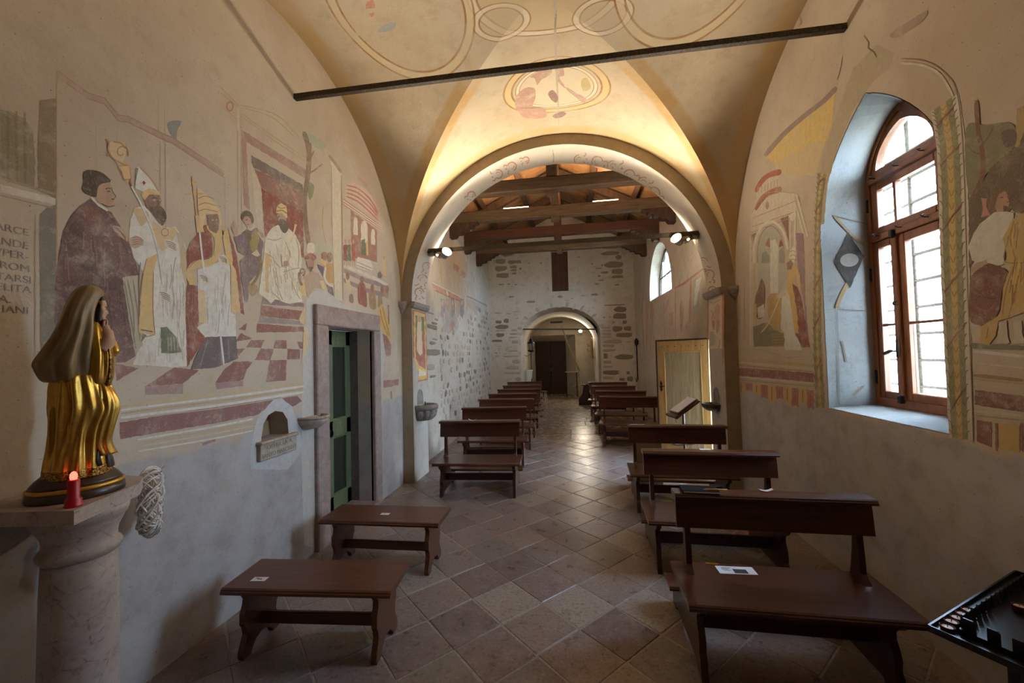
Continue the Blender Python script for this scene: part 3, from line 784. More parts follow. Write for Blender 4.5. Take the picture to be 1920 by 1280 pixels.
# trusses
corb = [(0, 0), (.62, 0), (.60, -.03), (.52, -.05), (.50, -.09), (.42, -.10), (.40, -.15), (.30, -.16), (.27, -.22), (.16, -.23), (.12, -.29), (0, -.30)]
ords = ('nearest the arch', 'second from the arch', 'third from the arch', 'nearest the end wall')
for k, yt in enumerate((6.85, 8.2, 9.52, 10.9)):
    x0, x1 = nxl(yt), nxr(yt); zb = 4.52
    t = thing('roof_truss', 'dark timber roof truss with king post, %s' % ords[k], 'roof truss', ((x0 + x1) / 2, yt, zb), 0, 'nave roof trusses')
    cx_ = (x0 + x1) / 2
    mat = MAT['beam_red'] if k == 2 else MAT['beam_wood']
    MB().bbox((0, 0, .11), (x1 - x0 + .1, .20, .22), .02).build('tie_beam', mat, t)
    MB().bbox((RIDGE_X - cx_, 0, .77), (.17 if k < 3 else .14, .15, 1.72), .01).build('king_post', mat, t)
    for s in (-1, 1):
        sl = .47 if s < 0 else .51
        xe = (x0 if s < 0 else x1) - cx_
        a = (RIDGE_X - cx_ + s * .05, 0, RIDGE_Z - .22 - zb); ex = xe - s * .12; b = (ex, 0, max(.2, a[2] - abs(ex - a[0]) * sl))
        MB().bar(a, b, .14, .17, up=(0, 0, 1)).build('rafter', MAT['rafter_wood'], t)
        MB().prism(corb, lambda p, q, tt: (xe - s * p, tt, q), -.09, .09).build('corbel', MAT['rafter_wood'], t, 'carved timber corbel')
    if k == 1:
        pass

# ------------------------------------------------------------------ outside
MB().box((30, 8, -.6), (90, 90, .1)).build('ground', MAT['ground_out'])
gnd = bpy.data.objects['ground']; struct(gnd, 'pale ground outside the church')
hs = thing('neighbour_house', 'pale sunlit house seen through the tall window', 'house', (15.0, 16.0, -.55), math.radians(-8))
MB().box((3, 0, 2.4), (6, 11, 4.8)).build('wall', MAT['house_wall'], hs)
mb = MB(); mb.prism([(-3.6, 4.8), (3.6, 4.8), (0, 6.2)], lambda a, b, t: (3 + a, t, b), -6, 6); mb.build('roof', MAT['house_roof'], hs)
for yy in (-4, -1.6, .8, 3.2):
    for z in (1.4, 3.5):
        wn = MB().bbox((-.03, yy, z), (.06, 1.0, 1.3), .01).build('window', MAT['shutter'], hs); MB().box((-.07, yy, z), (.02, .7, 1.0)).build('pane', MAT['iron_black'], wn)
# ------------------------------------------------------------------ pews
PEW_SIDE = [(-.25, .405), (-.255, .375), (-.225, .345), (-.19, .33), (-.168, .30), (-.17, .265), (-.19, .225), (-.203, .18), (-.198, .125), (-.212, .105), (-.218, .06), (-.235, 0), (-.15, 0), (-.11, .04), (.34, .04), (.38, 0), (.47, 0), (.47, .185), (.27, .19), (.19, .25), (.14, .33), (.13, .405)]
POST = [(-.02, .43), (.03, .48), (.035, .56), (.045, .66), (.05, .72), (.055, .86), (.085, .86), (.085, .72), (.095, .60), (.11, .50), (.125, .43)]
def plank_profile(d, h, b=.010):
    """moulded edge: small step and rounded nosing, as an outline (depth, height)"""
    return [(0, 0), (d, 0), (d, h * .45), (d - b * .6, h * .62), (d - b * .6, h * .8), (d - b * 1.4, h), (b * 1.4, h), (b * .6, h * .8), (b * .6, h * .62), (0, h * .45)]
def build_pew(mat='pew_wood'):
    t = thing('church_pew', '', 'pew')
    L = 1.055
    m, ms = MAT[mat], MAT['pew_wood_side']
    pr = plank_profile(.47, .032)
    MB().prism(pr, lambda a, b, q: (q, -.31 + a, .405 + b), -.54, .54).build('seat', m, t)
    MB().prism([(.0, .695), (.022, .69), (.045, .872), (.02, .872)], lambda a, b, q: (q, .022 + a, b), -L / 2 + .008, L / 2 - .008).build('backrest', m, t)
    pr = plank_profile(.125, .03)
    MB().prism(pr, lambda a, b, q: (q, -.005 + a, .870 + b), -L / 2, L / 2).build('top_rail', m, t)
    for s in (-1, 1):
        MB().prism(PEW_SIDE, lambda a, b, q: (q, a, b), s * .455 - .018, s * .455 + .018).build('side_panel', ms, t)
        MB().prism(POST, lambda a, b, q: (q, a, b), s * .455 - .016, s * .455 + .016).build('back_post', ms, t)
    pr = plank_profile(.19, .026)
    MB().prism(pr, lambda a, b, q: (q, .26 + a, .186 + b), -.53, .53).build('kneeler_board', m, t)
    MB().bbox((0, -.02, .20), (.88, .03, .09), .005).build('stretcher', ms, t)
    return t
PEW0 = build_pew()
ROWS = []
L_lab = ['brown wooden pew nearest the camera in the left row, curled paper on top', 'second pew of the left row, just behind the frontmost left pew', 'third pew from the front in the left row of the nave',
         'fourth pew of the left row, middle one of the seven', 'fifth pew from the front in the left row', 'sixth pew of the left row, next to last before the end wall', 'rearmost pew of the left row, close to the end wall']
R_lab = ['big dark pew nearest the camera on the right with notebook and pencil on its rail', 'second pew on the right, white paper lying on its top rail', 'third pew on the right, in front of the lectern and open door',
         'right pew just past the open door, reddish in the daylight', 'right nave pew behind the reddish daylit one, second beyond the door', 'third nave pew beyond the open door on the right', 'rearmost pew on the right, closest to the end wall']
LP = [((822, 790), (975, 788)), ((865, 765), (987, 762.7)), ((896, 748.7), (1001, 747.3)), ((915, 738.6), (1006.6, 736.9)), ((931.8, 730), (1013.6, 729)), ((942.4, 722.8), (1015, 722)), ((950.3, 716.3), (1016.4, 715))]
RP = [((1272, 925), (1640, 938)), ((1207, 845), (1460, 850)), ((1178, 797), (1363, 799)), ((1126.6, 743), (1232, 743.6)), ((1117, 732.4), (1212, 733)), ((1109, 723.4), (1192.7, 723.4)), ((1103, 716.6), (1176.7, 716.3))]
PEWS = {}
first = True
for side, rows, labs in (('L', LP, L_lab), ('R', RP, R_lab)):
    for k, (a, b) in enumerate(rows):
        A, B = on_z(*a, .9), on_z(*b, .9)
        c = (A + B) / 2; ang = math.atan2(B[1] - A[1], B[0] - A[0])
        o = PEW0 if first else dup(PEW0); first = False
        sc = math.hypot(B[0] - A[0], B[1] - A[1]) / 1.055
        o.location = (c[0], c[1], 0); o.rotation_euler = (0, 0, ang * .8)
        o['label'] = labs[k]; o['category'] = 'pew'; o['group'] = 'pews of the %s row' % ('left' if side == 'L' else 'right')
        PEWS[side, k] = o
for key, px in ((('R', 0), -.30), (('R', 1), -.32)):
    MB().box((px, .135, .4385), (.075, .022, .002)).build('name_plate', MAT['brass'], PEWS[key], 'small brass plate')
for key in (('R', 5), ('R', 6)):
    MB().bbox((0, .355, .222), (.95, .16, .02), .008).build('kneeler_pad', MAT['cushion_red'], PEWS[key], 'dark red kneeler pad')

# ------------------------------------------------------------------ low benches on the left
BS = [(-.135, .39), (-.14, .36), (-.125, .335), (-.13, .30), (-.15, .26), (-.152, .20), (-.135, .17), (-.128, .13), (-.142, .10), (-.16, .06), (-.168, .03), (-.16, 0), (-.10, 0), (-.085, .03), (-.055, .06), (0, .075), (.055, .06), (.085, .03), (.10, 0), (.16, 0), (.168, .03), (.16, .06), (.142, .10), (.128, .13), (.135, .17), (.152, .20), (.15, .26), (.13, .30), (.125, .335), (.14, .36), (.135, .39)]
def build_bench():
    t = thing('low_bench', '', 'bench')
    pr = plank_profile(.37, .034, .012)
    MB().prism(pr, lambda a, b, q: (q, -.185 + a, .388 + b), -.51, .51).build('bench_top', MAT['bench_wood'], t)
    for s in (-1, 1): MB().prism(BS, lambda a, b, q: (q, a, b), s * .40 - .017, s * .40 + .017).build('leg_panel', MAT['bench_wood'], t)
    MB().bbox((0, 0, .155), (.78, .028, .075), .006).build('stretcher', MAT['bench_wood'], t)
    return t
B0 = build_bench(); B0.location = (-1.585, 2.335, 0); B0.rotation_euler = (0, 0, math.radians(4.3)); tag(B0, 'low brown bench in the foreground left, square paper near its left end', 'bench', 'low benches by the left wall')
B1 = dup(B0); B1.location = (-1.612, 3.288, 0); B1.rotation_euler = (0, 0, math.radians(1.0)); tag(B1, 'low brown bench in front of the green door', 'bench', 'low benches by the left wall')

# ------------------------------------------------------------------ papers, notebook, pencil
def sheet(name, label, c, w_, d, rz, curl=0.0, mat='paper', cat='paper'):
    mb = MB(); N = 10; V = []
    for i in range(N + 1):
        u = i / N - .5; z = curl * (4 * u * u) + .0012
        V += [(u * w_, -d / 2, z), (u * w_, d / 2, z), (u * w_, d / 2, z - .001), (u * w_, -d / 2, z - .001)]
    F = []
    for i in range(N):
        for k in range(4): F.append((4 * i + k, 4 * i + (k + 1) % 4, 4 * i + 4 + (k + 1) % 4, 4 * i + 4 + k))
    F += [(0, 1, 2, 3), (4 * N + 3, 4 * N + 2, 4 * N + 1, 4 * N)]
    t = thing(name, label, cat, c, rz); mb.add(V, F).build('sheet', MAT[mat], t); return t
def ink_on(t, rects, z=.0018):
    mb = MB()
    for x, y, w_, d in rects: mb.box((x, y, z), (w_, d, .0004))
    mb.build('print', MAT['ink'], t)
p = sheet('paper_slip', 'small white paper on the foreground low bench', (-1.925, 2.235, .4225), .09, .045, .1); ink_on(p, [(.0, 0, .03, .008), (-.02, .01, .02, .004)])
p = sheet('paper_slip', 'small white paper on the low bench before the green door', (-1.617, 3.265, .4225), .075, .04, .0); ink_on(p, [(-.01, 0, .02, .003)])
p = sheet('leaflet', 'white leaflet with a dark picture on the seat of the nearest right pew', (.915, 2.598, .4375), .21, .085, .02)
ink_on(p, [(.02, -.012, .075, .045), (-.05, .025, .05, .003), (-.055, .015, .045, .003), (-.06, .005, .04, .003), (-.05, -.005, .04, .003)])
sheet('curled_paper', 'curled white paper scrap on the rail of the nearest right pew', (1.105, 2.62, .9005), .08, .025, .05, .012)
sheet('paper_slip', 'white paper on the rail of the second right pew', (1.085, 3.66, .9005), .09, .05, 0)
sheet('paper_strip', 'pale paper strip on the rail of the third right pew', (.71, 4.86, .9005), .16, .03, 0)
sheet('curled_paper', 'curled white paper scrap on the rail of the frontmost left pew', (-1.32, 5.15, .9005), .11, .03, .05, .02)
nb = thing('notebook', 'black closed notebook on the rail of the nearest right pew', 'notebook', (.722, 2.585, .9005), math.radians(-3))
MB().bbox((0, 0, .009), (.198, .098, .012), .002).build('pages', MAT['paper'], nb)
for z in (.0015, .0165): MB().bbox((0, 0, z), (.205, .105, .003), .001).build('cover', MAT['black_leather'], nb)
MB().bbox((-.102, 0, .009), (.004, .105, .018), .001).build('spine', MAT['black_leather'], nb)
pc = thing('pencil', 'yellow pencil lying across the black notebook', 'pencil', (.80, 2.553, .9235), math.radians(2))
MB().tube([(-.045, 0, 0), (.07, 0, 0)], .0042, 6).build('shaft', MAT['pencil_yellow'], pc)
MB().tube([(-.045, 0, 0), (-.064, 0, 0)], [.0042, .0012], 6).build('tip', MAT['pencil_wood'], pc)

# ------------------------------------------------------------------ column with slab
CX, CY, SZ = -2.10, 1.45, 1.20
col = thing('stone_column', 'pinkish marble column with moulded capital and slab holding the gilded statue', 'column', (CX, CY, 0))
MB().lathe([(.126, 0), (.124, .3), (.119, .8), (.114, .955)], n=40).build('shaft', MAT['marble'], col)
MB().lathe([(.116, .945), (.124, .952), (.131, .965), (.131, .978), (.124, .99), (.115, .995), (.114, 1.02), (.118, 1.045), (.130, 1.07), (.136, 1.082), (.139, 1.095), (.147, 1.10), (.153, 1.125), (.155, 1.145)], n=40).build('capital', MAT['marble'], col)
P1, P2 = np.array([-1.886, 1.28]), np.array([-1.995, 1.602])
slab_poly = [(-2.363, 1.208), tuple(P1), tuple(P2), (-2.10, 1.70), (-2.363, 1.70)]
MB().prism([(a - CX, b - CY) for a, b in slab_poly], lambda a, b, t: (a, b, t), 1.145, 1.20).build('slab', MAT['marble'], col)

# ------------------------------------------------------------------ gilded Madonna
k_ = .00157; kz_ = .00219
st = thing('madonna_statue', 'gilded carved statue of a veiled woman turned away towards the nave', 'statue', (CX - .005, CY - .01, SZ), math.radians(55.6))
def X_(px): return (px - 150) * k_
def Z_(py): return (948 - py) * kz_
MB().lathe([(.148, 0), (.150, .01), (.148, .032), (.141, .036)], n=48, sy=.86).build('plinth', MAT['base_wood'], st)
MB().lathe([(.143, .034), (.149, .040), (.149, .047), (.142, .052)], n=48, sy=.86).build('gilt_rim', MAT['gold'], st)
MB().lathe([(.142, .050), (.136, .062), (.124, .078), (.104, .098), (.09, .11), (.0, .115)], n=48, sy=.84).build('mound', MAT['base_wood'], st)
def body(rows, n, fold, name, mat, parent, phase=0.0, nf=9, y_off=0.0, power=1.0, subdiv=4, label=None):
    """rows: (py, left px, right px, depth, fold amplitude, y shift); lofted draped volume"""
    P = catmull([(r[0], r[1], r[2]) for r in rows], subdiv); Q = catmull([(r[3], r[4], r[5] if len(r) > 5 else 0) for r in rows], subdiv)
    rings = []
    for (py, l, r), (d, fa, ys) in zip(P, Q):
        cx = X_((l + r) / 2); rx = (r - l) / 2 * k_; z = Z_(py); R = []
        for i in range(n):
            a = 2 * PI * i / n
            w_ = 1 + fa * (abs(math.sin(a * nf / 2 + phase + z * 3)) ** power - .5) + fa * .4 * math.sin(a * (nf + 4) + 2.0 * phase - z * 9)
            R.append((cx + rx * w_ * math.cos(a), ys * .75 + d * .78 * w_ * math.sin(a) + y_off, z))
        rings.append(R)
    mb = MB(); mb.loft(rings); return mb.build(name, MAT[mat], parent, label)
skirt = body([(908, 86, 216, .135, .05), (885, 90, 212, .13, .09), (850, 97, 207, .115, .14), (815, 99, 211, .11, .17), (785, 98, 226, .115, .17), (760, 99, 219, .11, .15), (735, 100, 208, .105, .12), (715, 104, 200, .10, .06)], 96, 1, 'robe', 'gold', st, .6, 11, power=.7, label='shining gilded robe with deep folds')
body([(909, 84, 218, .138, .05), (903, 86, 216.5, .137, .05), (893, 88, 215, .133, .07)], 96, 1, 'hem_border', 'gold_border', skirt, .6, 11, power=.7)
# raised swathe of the robe in front, and a black body beneath painting the hollow's shade
body([(875, 176, 226, .06, .1, -.03), (850, 170, 214, .07, .16, -.03), (815, 172, 222, .075, .2, -.03), (780, 176, 229, .075, .2, -.03), (750, 180, 218, .07, .15, -.03), (735, 182, 205, .05, .1, -.03)], 48, 1, 'robe_swathe', 'gold', st, 1.3, 7, power=.7)
body([(893, 168, 198, .03, .0, -.085), (880, 172, 194, .035, .0, -.085), (862, 180, 192, .02, .0, -.08)], 20, 1, 'robe_hollow_shade', 'iron_black', st)
body([(900, 188, 222, .045, .0, -.03), (888, 190, 220, .045, .0, -.03), (872, 196, 214, .04, .0, -.03), (862, 200, 208, .02, .0, -.03)], 20, 1, 'shoe', 'base_wood', st, label='dark shoe under the hem')
body([(740, 152, 210, .07, .03), (730, 158, 216, .095, .06), (705, 160, 219, .10, .14), (675, 162, 217, .094, .16), (650, 160, 212, .082, .12), (628, 165, 202, .07, .08), (612, 172, 194, .05, .02)], 64, 1, 'bodice', 'gold', st, .2, 8, power=.8)
body([(739, 196, 214, .07, .02, -.012), (728, 198, 216.5, .078, .02, -.012), (700, 198, 219.5, .082, .04, -.012), (670, 196, 217.5, .078, .04, -.012), (645, 192, 211, .06, .03, -.012)], 32, 1, 'bodice_border', 'gold_border', st)
veil = body([(728, 90, 174, .085, .08), (722, 84, 182, .098, .12), (705, 77, 186, .112, .16), (690, 75, 185, .118, .18), (660, 92, 184, .115, .18), (630, 107, 185, .108, .15), (600, 118, 184, .096, .12), (575, 126, 190, .084, .06), (556, 136, 197, .070, .04), (545, 147, 194, .052, .03), (539, 158, 182, .028, .01), (537.5, 166, 174, .008, .0)], 96, 1, 'veil', 'veil', st, 2.2, 7, power=.8, label='olive brown veil falling over head and shoulders')
body([(655, 180, 196, .052, .03), (625, 179, 199, .050, .05), (600, 180, 199, .048, .05), (580, 184, 200, .044, .04), (564, 188, 200, .034, .02), (558, 190, 197, .018, .0)], 32, 1, 'hair', 'hair_paint', st, .4, 9)
hd = MB(); R_ = []
for py, l, r, d in [(614, 192, 198, .012), (609, 188, 202.5, .026), (603, 186, 203.5, .032), (599, 186, 202.5, .034), (595.5, 185, 205, .035), (592, 185, 208, .034), (588, 185, 206, .035), (583, 185, 203, .036), (577, 185, 204.5, .036), (570, 186, 203, .033), (564, 189, 199, .022)]:
    cx = X_((l + r) / 2); rx = (r - l) / 2 * k_
    R_.append([(cx + rx * math.cos(2 * PI * i / 28) * (1 if math.cos(2 * PI * i / 28) < .8 else 1.0), d * math.sin(2 * PI * i / 28) * (1 - .55 * max(0, math.cos(2 * PI * i / 28)) ** 2), Z_(py)) for i in range(28)])
head = hd.loft(R_).build('head', MAT['skin_paint'], st, 'painted carved face in profile')
for s in (-1, 1):
    MB().lathe([(.0, -.003), (.005, 0), (.0, .003)], (X_(201), s * .016, Z_(586)), 8).build('eye', MAT['hair_paint'], head)
    MB().tube([(X_(200), s * .022, Z_(581)), (X_(203), s * .014, Z_(580)), (X_(204), s * .007, Z_(581.5))], .0012, 5).build('brow', MAT['hair_paint'], head)
MB().tube([(X_(202.2), -.010, Z_(601.5)), (X_(204), 0, Z_(601)), (X_(202.2), .010, Z_(601.5))], .002, 5).build('mouth', MAT['tealight_red'], head)
def finger(pts, r): return MB().tube(catmull(pts, 3), r, 7)
arm = MB(); arm.tube(catmull([(X_(192), -.05, Z_(668)), (X_(206), -.045, Z_(650)), (X_(203), -.035, Z_(632)), (X_(199), -.028, Z_(620))], 4), [.026] * 5 + [.022] * 4 + [.016] * 4, 12); hand = arm.build('forearm', MAT['skin_paint'], st, 'raised hand touching the chin')
for f in range(4):
    y0 = -.042 + f * .0085
    finger([(X_(199), y0, Z_(622)), (X_(203.5), y0 + .001, Z_(616 - f * .6)), (X_(203), y0 + .003, Z_(609)), (X_(199.5), y0 + .006, Z_(607.5))], .0043).build('finger', MAT['skin_paint'], hand)
finger([(X_(197), -.045, Z_(621)), (X_(198), -.044, Z_(613)), (X_(200), -.036, Z_(609))], .0046).build('thumb', MAT['skin_paint'], hand)
MB().tube(catmull([(X_(200), .02, Z_(640)), (X_(212), .012, Z_(652)), (X_(219), 0, Z_(664)), (X_(221), -.004, Z_(674)), (X_(217), -.004, Z_(677))], 4), [.02] * 6 + [.017] * 6 + [.012] * 5, 10).build('sleeve_cuff', MAT['gold'], st)
h2 = MB().tube([(X_(217), 0, Z_(662)), (X_(220), 0, Z_(670))], [.014, .012], 8).build('hand', MAT['skin_paint'], st)

# red electric candle
cd = thing('electric_candle', 'red plastic electric votive candle before the statue', 'candle', (-1.945, 1.318, SZ))
MB().lathe([(.027, 0), (.027, .006), (.0245, .009), (.0245, .028), (.0185, .034), (.0185, .098), (.016, .103), (.010, .104)], n=24).build('body', MAT['red_plastic'], cd)
MB().lathe([(.009, .102), (.0115, .112), (.011, .124), (.006, .133), (0, .136)], n=16).build('bulb', MAT['led_red'], cd, 'glowing red bulb')

# wicker wreath at the end of the slab
wr = thing('wicker_wreath', 'white wicker wreath with blue leaves hanging beside the statue slab', 'wreath', (-2.20, 1.82, 1.03), math.radians(134))
rr = random.Random(3)
for s in range(22):
    R0 = .105; r0 = rr.uniform(.012, .042); ph = rr.uniform(0, 6.28); tw = rr.choice([3, 4, 5, -3, -4, 6]); pts = []
    for i in range(60):
        a = 2 * PI * i / 60; b = tw * a + ph
        R1 = R0 + r0 * math.cos(b) + .004 * math.sin(5 * a + ph)
        pts.append((R1 * math.cos(a), r0 * 1.1 * math.sin(b), R1 * math.sin(a) * 1.22))
    MB().tube(pts, rr.uniform(.003, .0058), 5, closed=True).build('withy', MAT['wicker'], wr)
for i in range(26):
    a = 2 * PI * i / 26 + rr.uniform(-.1, .1); R1 = .125 + rr.uniform(-.015, .02)
    c = Vector((R1 * math.cos(a), -.034 + rr.uniform(-.008, .006), R1 * 1.16 * math.sin(a)))
    d = Vector((rr.uniform(-1, 1), -.5, rr.uniform(-1, 1))).normalized(); e = d.cross(Vector((.3, .2, 1))).normalized()
    L = .022
    MB().add([c - d * .002, c + d * L * .5 + e * .007 + Vector((0, -.003, 0)), c + d * L, c + d * L * .5 - e * .007 + Vector((0, -.003, 0)), c + d * L * .5 + Vector((0, .002, 0))], [(0, 1, 4), (1, 2, 4), (2, 3, 4), (3, 0, 4), (0, 3, 1), (1, 3, 2)]).build('leaf', MAT['blue_leaf'], wr)

# ------------------------------------------------------------------ stone basins
def bowl(mb, c, r, h, th=.02, lobes=0, sx=1.0, sy=1.0, amp=.0):
    H_ = dict(a0=-PI / 2, a1=PI / 2)
    pr = [(r * .35, -h), (r * .62, -h * .88), (r * .85, -h * .55), (r * .96, -h * .22), (r * .97, -h * .2), (r, -h * .18), (r, 0), (r - th, 0), (r - th * 1.3, -h * .2), (r * .55, -h * .55), (0, -h * .6)]
    return mb.lathe(pr[:4], c, 48, sx, sy, lobes=lobes, lobe_amp=amp, cap=True, **H_), mb.lathe(pr[4:], c, 48, sx, sy, cap=False, **H_)
t = thing('holy_water_basin', 'plain stone basin on the wall beside the green door', 'basin', (XL + .002, 3.335, 1.245))
m_ = MB(); bowl(m_, (0, 0, 0), .15, .115, sx=1.2); m_.build('bowl', MAT['stone_pale'], t)
MB().bbox((.03, 0, -.05), (.056, .16, .09), .02).build('bracket', MAT['stone_pale'], t)
t = thing('fluted_basin', 'fluted grey stone basin on the left pier of the arch', 'basin', (AXL + .012, 5.62, 1.06))
m_ = MB(); m_.lathe([(.07, -.235), (.12, -.225), (.17, -.17), (.185, -.10), (.175, -.075)], (0, 0, 0), 96, sx=1.22, lobes=14, lobe_amp=.09, a0=-PI / 2, a1=PI / 2); m_.build('bowl', MAT['stone_font'], t)
MB().lathe([(.175, -.08), (.205, -.07), (.212, -.03), (.205, -.005), (.17, 0), (.16, -.02), (.10, -.06), (0, -.075)], (0, 0, 0), 48, sx=1.22, a0=-PI / 2, a1=PI / 2).build('rim', MAT['stone_font'], t)
MB().tube([(.06, .02, -.07), (.06, .02, .035)], .006, 6).build('spigot', MAT['iron'], t)
t = thing('bronze_basin', 'dark shell-shaped basin on the right pier behind the lectern', 'basin', (AXR - .012, 5.70, 1.03))
m_ = MB(); m_.lathe([(.05, -.10), (.10, -.09), (.145, -.05), (.165, 0), (.155, .002), (.12, -.04), (0, -.06)], (0, 0, 0), 64, sx=1.1, lobes=14, lobe_amp=.05, a0=PI / 2, a1=3 * PI / 2); m_.build('bowl', MAT['bronze_basin'], t)
MB().bbox((-.022, 0, -.05), (.04, .14, .08), .015).build('bracket', MAT['bronze_basin'], t)
for s, x, yy, z0 in ((-1, AXL, 5.62, 1.06), (1, AXR, 5.70, 1.03)):
    lp = arch_loop(yy - .085, yy + .085, z0, z0 + .11, .085, 14)
    m_ = MB(); wall_panel(m_, [(yy - .105, z0 - .0), (yy + .105, z0)] + [(yy + .105 * math.cos(PI * i / 14), z0 + .11 + .105 * math.sin(PI * i / 14)) for i in range(15)], [lp], lambda a, b: (x - s * .009, a, b), lambda a, b: (x - s * .003, a, b)); m_.build('niche_rim', MAT['plaster_grey'], wall_arch)
    m_ = MB(); m_.prism(lp, lambda a, b, q: (q, a, b), x - s * .0045, x - s * .006); m_.build('niche_back', MAT['stone_font'], wall_arch)  # flat darker plate paints the shade of a recess

# inscribed alms shelf under the niche
al = thing('alms_plaque', 'small carved stone alms plaque under the wall niche', 'plaque', (XL, 2.93, 1.06))
MB().bbox((.012, 0, -.005), (.045, .40, .13), .006).build('slab', MAT['stone_pale'], al)
MB().bbox((.022, 0, .065), (.06, .42, .022), .006).build('ledge', MAT['stone_pale'], al)
def lettering(name, txt, size, loc, rot, mat, parent, extrude=.0008, align='CENTER', sx=1.0):
    cu = bpy.data.curves.new(name, 'FONT'); cu.body = txt; cu.size = size; cu.extrude = extrude; cu.align_x = align; cu.align_y = 'CENTER'
    tmp = bpy.data.objects.new(name, cu); COL.objects.link(tmp)
    dg_ = bpy.context.evaluated_depsgraph_get(); me = bpy.data.meshes.new_from_object(tmp.evaluated_get(dg_)); bpy.data.objects.remove(tmp); bpy.data.curves.remove(cu)
    me.materials.clear(); o = link(name, me, mat, parent); o.location = loc; o.rotation_euler = rot; o.scale = (sx, 1, 1); return o
RL = (PI / 2, 0, PI / 2)    # facing +x, reading towards +y
lettering('inscription', 'OFFERTA A', .048, (.0352, .0, .022), RL, MAT['stone_font'], al, sx=1.15)
lettering('inscription', 'SANTO MARCELLO', .044, (.0352, .0, -.036), RL, MAT['stone_font'], al, sx=.98)

# ------------------------------------------------------------------ tie rods
def rod(name, label, a, b, w_, h):
    t = thing(name, label, 'tie rod', a); d = Vector(b) - Vector(a)
    MB().bar((0, 0, 0), d, w_, h).build('bar', MAT['iron'], t); return t
rod('tie_rod', 'rusty iron tie rod spanning the chancel vault', (XL - .05, 3.19, 4.07), (XR + .05, 3.19, 4.05), .04, .045)
rod('tie_rod', 'flat iron tie rod across the chancel arch between the two spotlights', (-2.07, 5.62, 3.29), (1.72, 5.62, 3.29), .03, .055)
rod('tie_rod', 'thin black tie rod across the porch arch', (-1.57, YN + .1, 2.54), (.78, YN + .1, 2.46), .03, .045)

# ------------------------------------------------------------------ spotlights
WARM = (1.0, .86, .67)
def spot(label, mount, head, aim, power, size=.07, cone=150, back=None):
    t = thing('spotlight', label, 'spotlight', mount, 0, 'wall spotlights')
    m_, h_ = Vector((0, 0, 0)), Vector(head) - Vector(mount); a = Vector(aim).normalized()
    d = h_.normalized()
    MB().tube([m_ - d * .0, m_ + d * .12], .048, 20).build('driver_case', MAT['lamp_grey'], t)
    MB().tube([m_ + d * .11, h_ - a * .10], .012, 8).build('arm', MAT['lamp_grey'], t)
    MB().tube([h_ - a * .13, h_ - a * .12, h_ - a * .05, h_], [.025, .045, .062, .072], 24, cap=False).build('reflector', MAT['lamp_grey'], t)
    MB().tube([h_ - a * .022, h_ - a * .015], [.058, .058], 24).build('lens', MAT['lamp_glow'], t, 'lit lens of the added nave-facing head')
    l = bpy.data.lights.new('spot_light', 'SPOT'); l.energy = power; l.color = WARM; l.spot_size = math.radians(cone); l.spot_blend = .6; l.shadow_soft_size = size
    o = bpy.data.objects.new('spot_light', l); COL.objects.link(o); o.parent = t; o.location = h_ + a * .02; o.rotation_euler = a.to_track_quat('-Z', 'Y').to_euler()
    if back:  # second head, added to light the nave roof and far wall
        b_ = Vector(back).normalized(); q = m_ + d * .20 + Vector((0, .06, -.02))
        MB().tube([q - b_ * .09, q - b_ * .08, q - b_ * .03, q], [.02, .036, .05, .056], 20, cap=False).build('reflector', MAT['lamp_grey'], t)
        MB().tube([q - b_ * .02, q - b_ * .014], [.044, .044], 20).build('lens', MAT['lamp_glow'], t, 'lit lens of the added nave-facing head')
        l = bpy.data.lights.new('spot_light', 'SPOT'); l.energy = 110; l.color = WARM; l.spot_size = math.radians(120); l.spot_blend = .7; l.shadow_soft_size = .06
        o = bpy.data.objects.new('spot_light', l); COL.objects.link(o); o.parent = t; o.location = q + b_ * .02; o.rotation_euler = b_.to_track_quat('-Z', 'Y').to_euler()
    return t
SPOT_W = 195
spot('grey spotlight on the left foot of the chancel arch, lit', (-2.06, 5.70, 3.27), (-1.74, 5.53, 3.24), (.75, -.85, .52), SPOT_W, cone=114, back=(.25, 1, .22))
spot('grey spotlight on the right foot of the chancel arch, lit', (1.70, 5.70, 3.28), (1.38, 5.53, 3.22), (-.75, -.85, .52), SPOT_W, cone=114, back=(-.25, 1, .22))
spot('glaring spotlight in the porch beside the entrance door', (.34, 16.58, 2.50), (.31, 16.30, 2.60), (-.05, -1, -.15), 120, cone=140)
for x0, x1, lab in ((-1.36, -.80, 'left'), (.46, 1.0, 'right')):
    t = thing('lamp_tube', 'lit lamp tube lying on the second roof beam, %s of the king post' % lab, 'lamp tube', ((x0 + x1) / 2, 8.2, 4.745), 0, 'lamp tubes on the roof beam')
    MB().bbox((0, 0, .008), (x1 - x0, .05, .016), .003).build('housing', MAT['white_gloss'], t)
    MB().tube([(-(x1 - x0) / 2 + .02, 0, .028), ((x1 - x0) / 2 - .02, 0, .028)], .013, 10).build('tube', MAT['tube_glow'], t)
    l = bpy.data.lights.new('tube_light', 'AREA'); l.shape = 'RECTANGLE'; l.size = x1 - x0; l.size_y = .03; l.energy = 70; l.color = (1.0, .72, .44)
    o = bpy.data.objects.new('tube_light', l); COL.objects.link(o); o.parent = t; o.location = (0, 0, .05); o.rotation_euler = (PI, 0, 0)

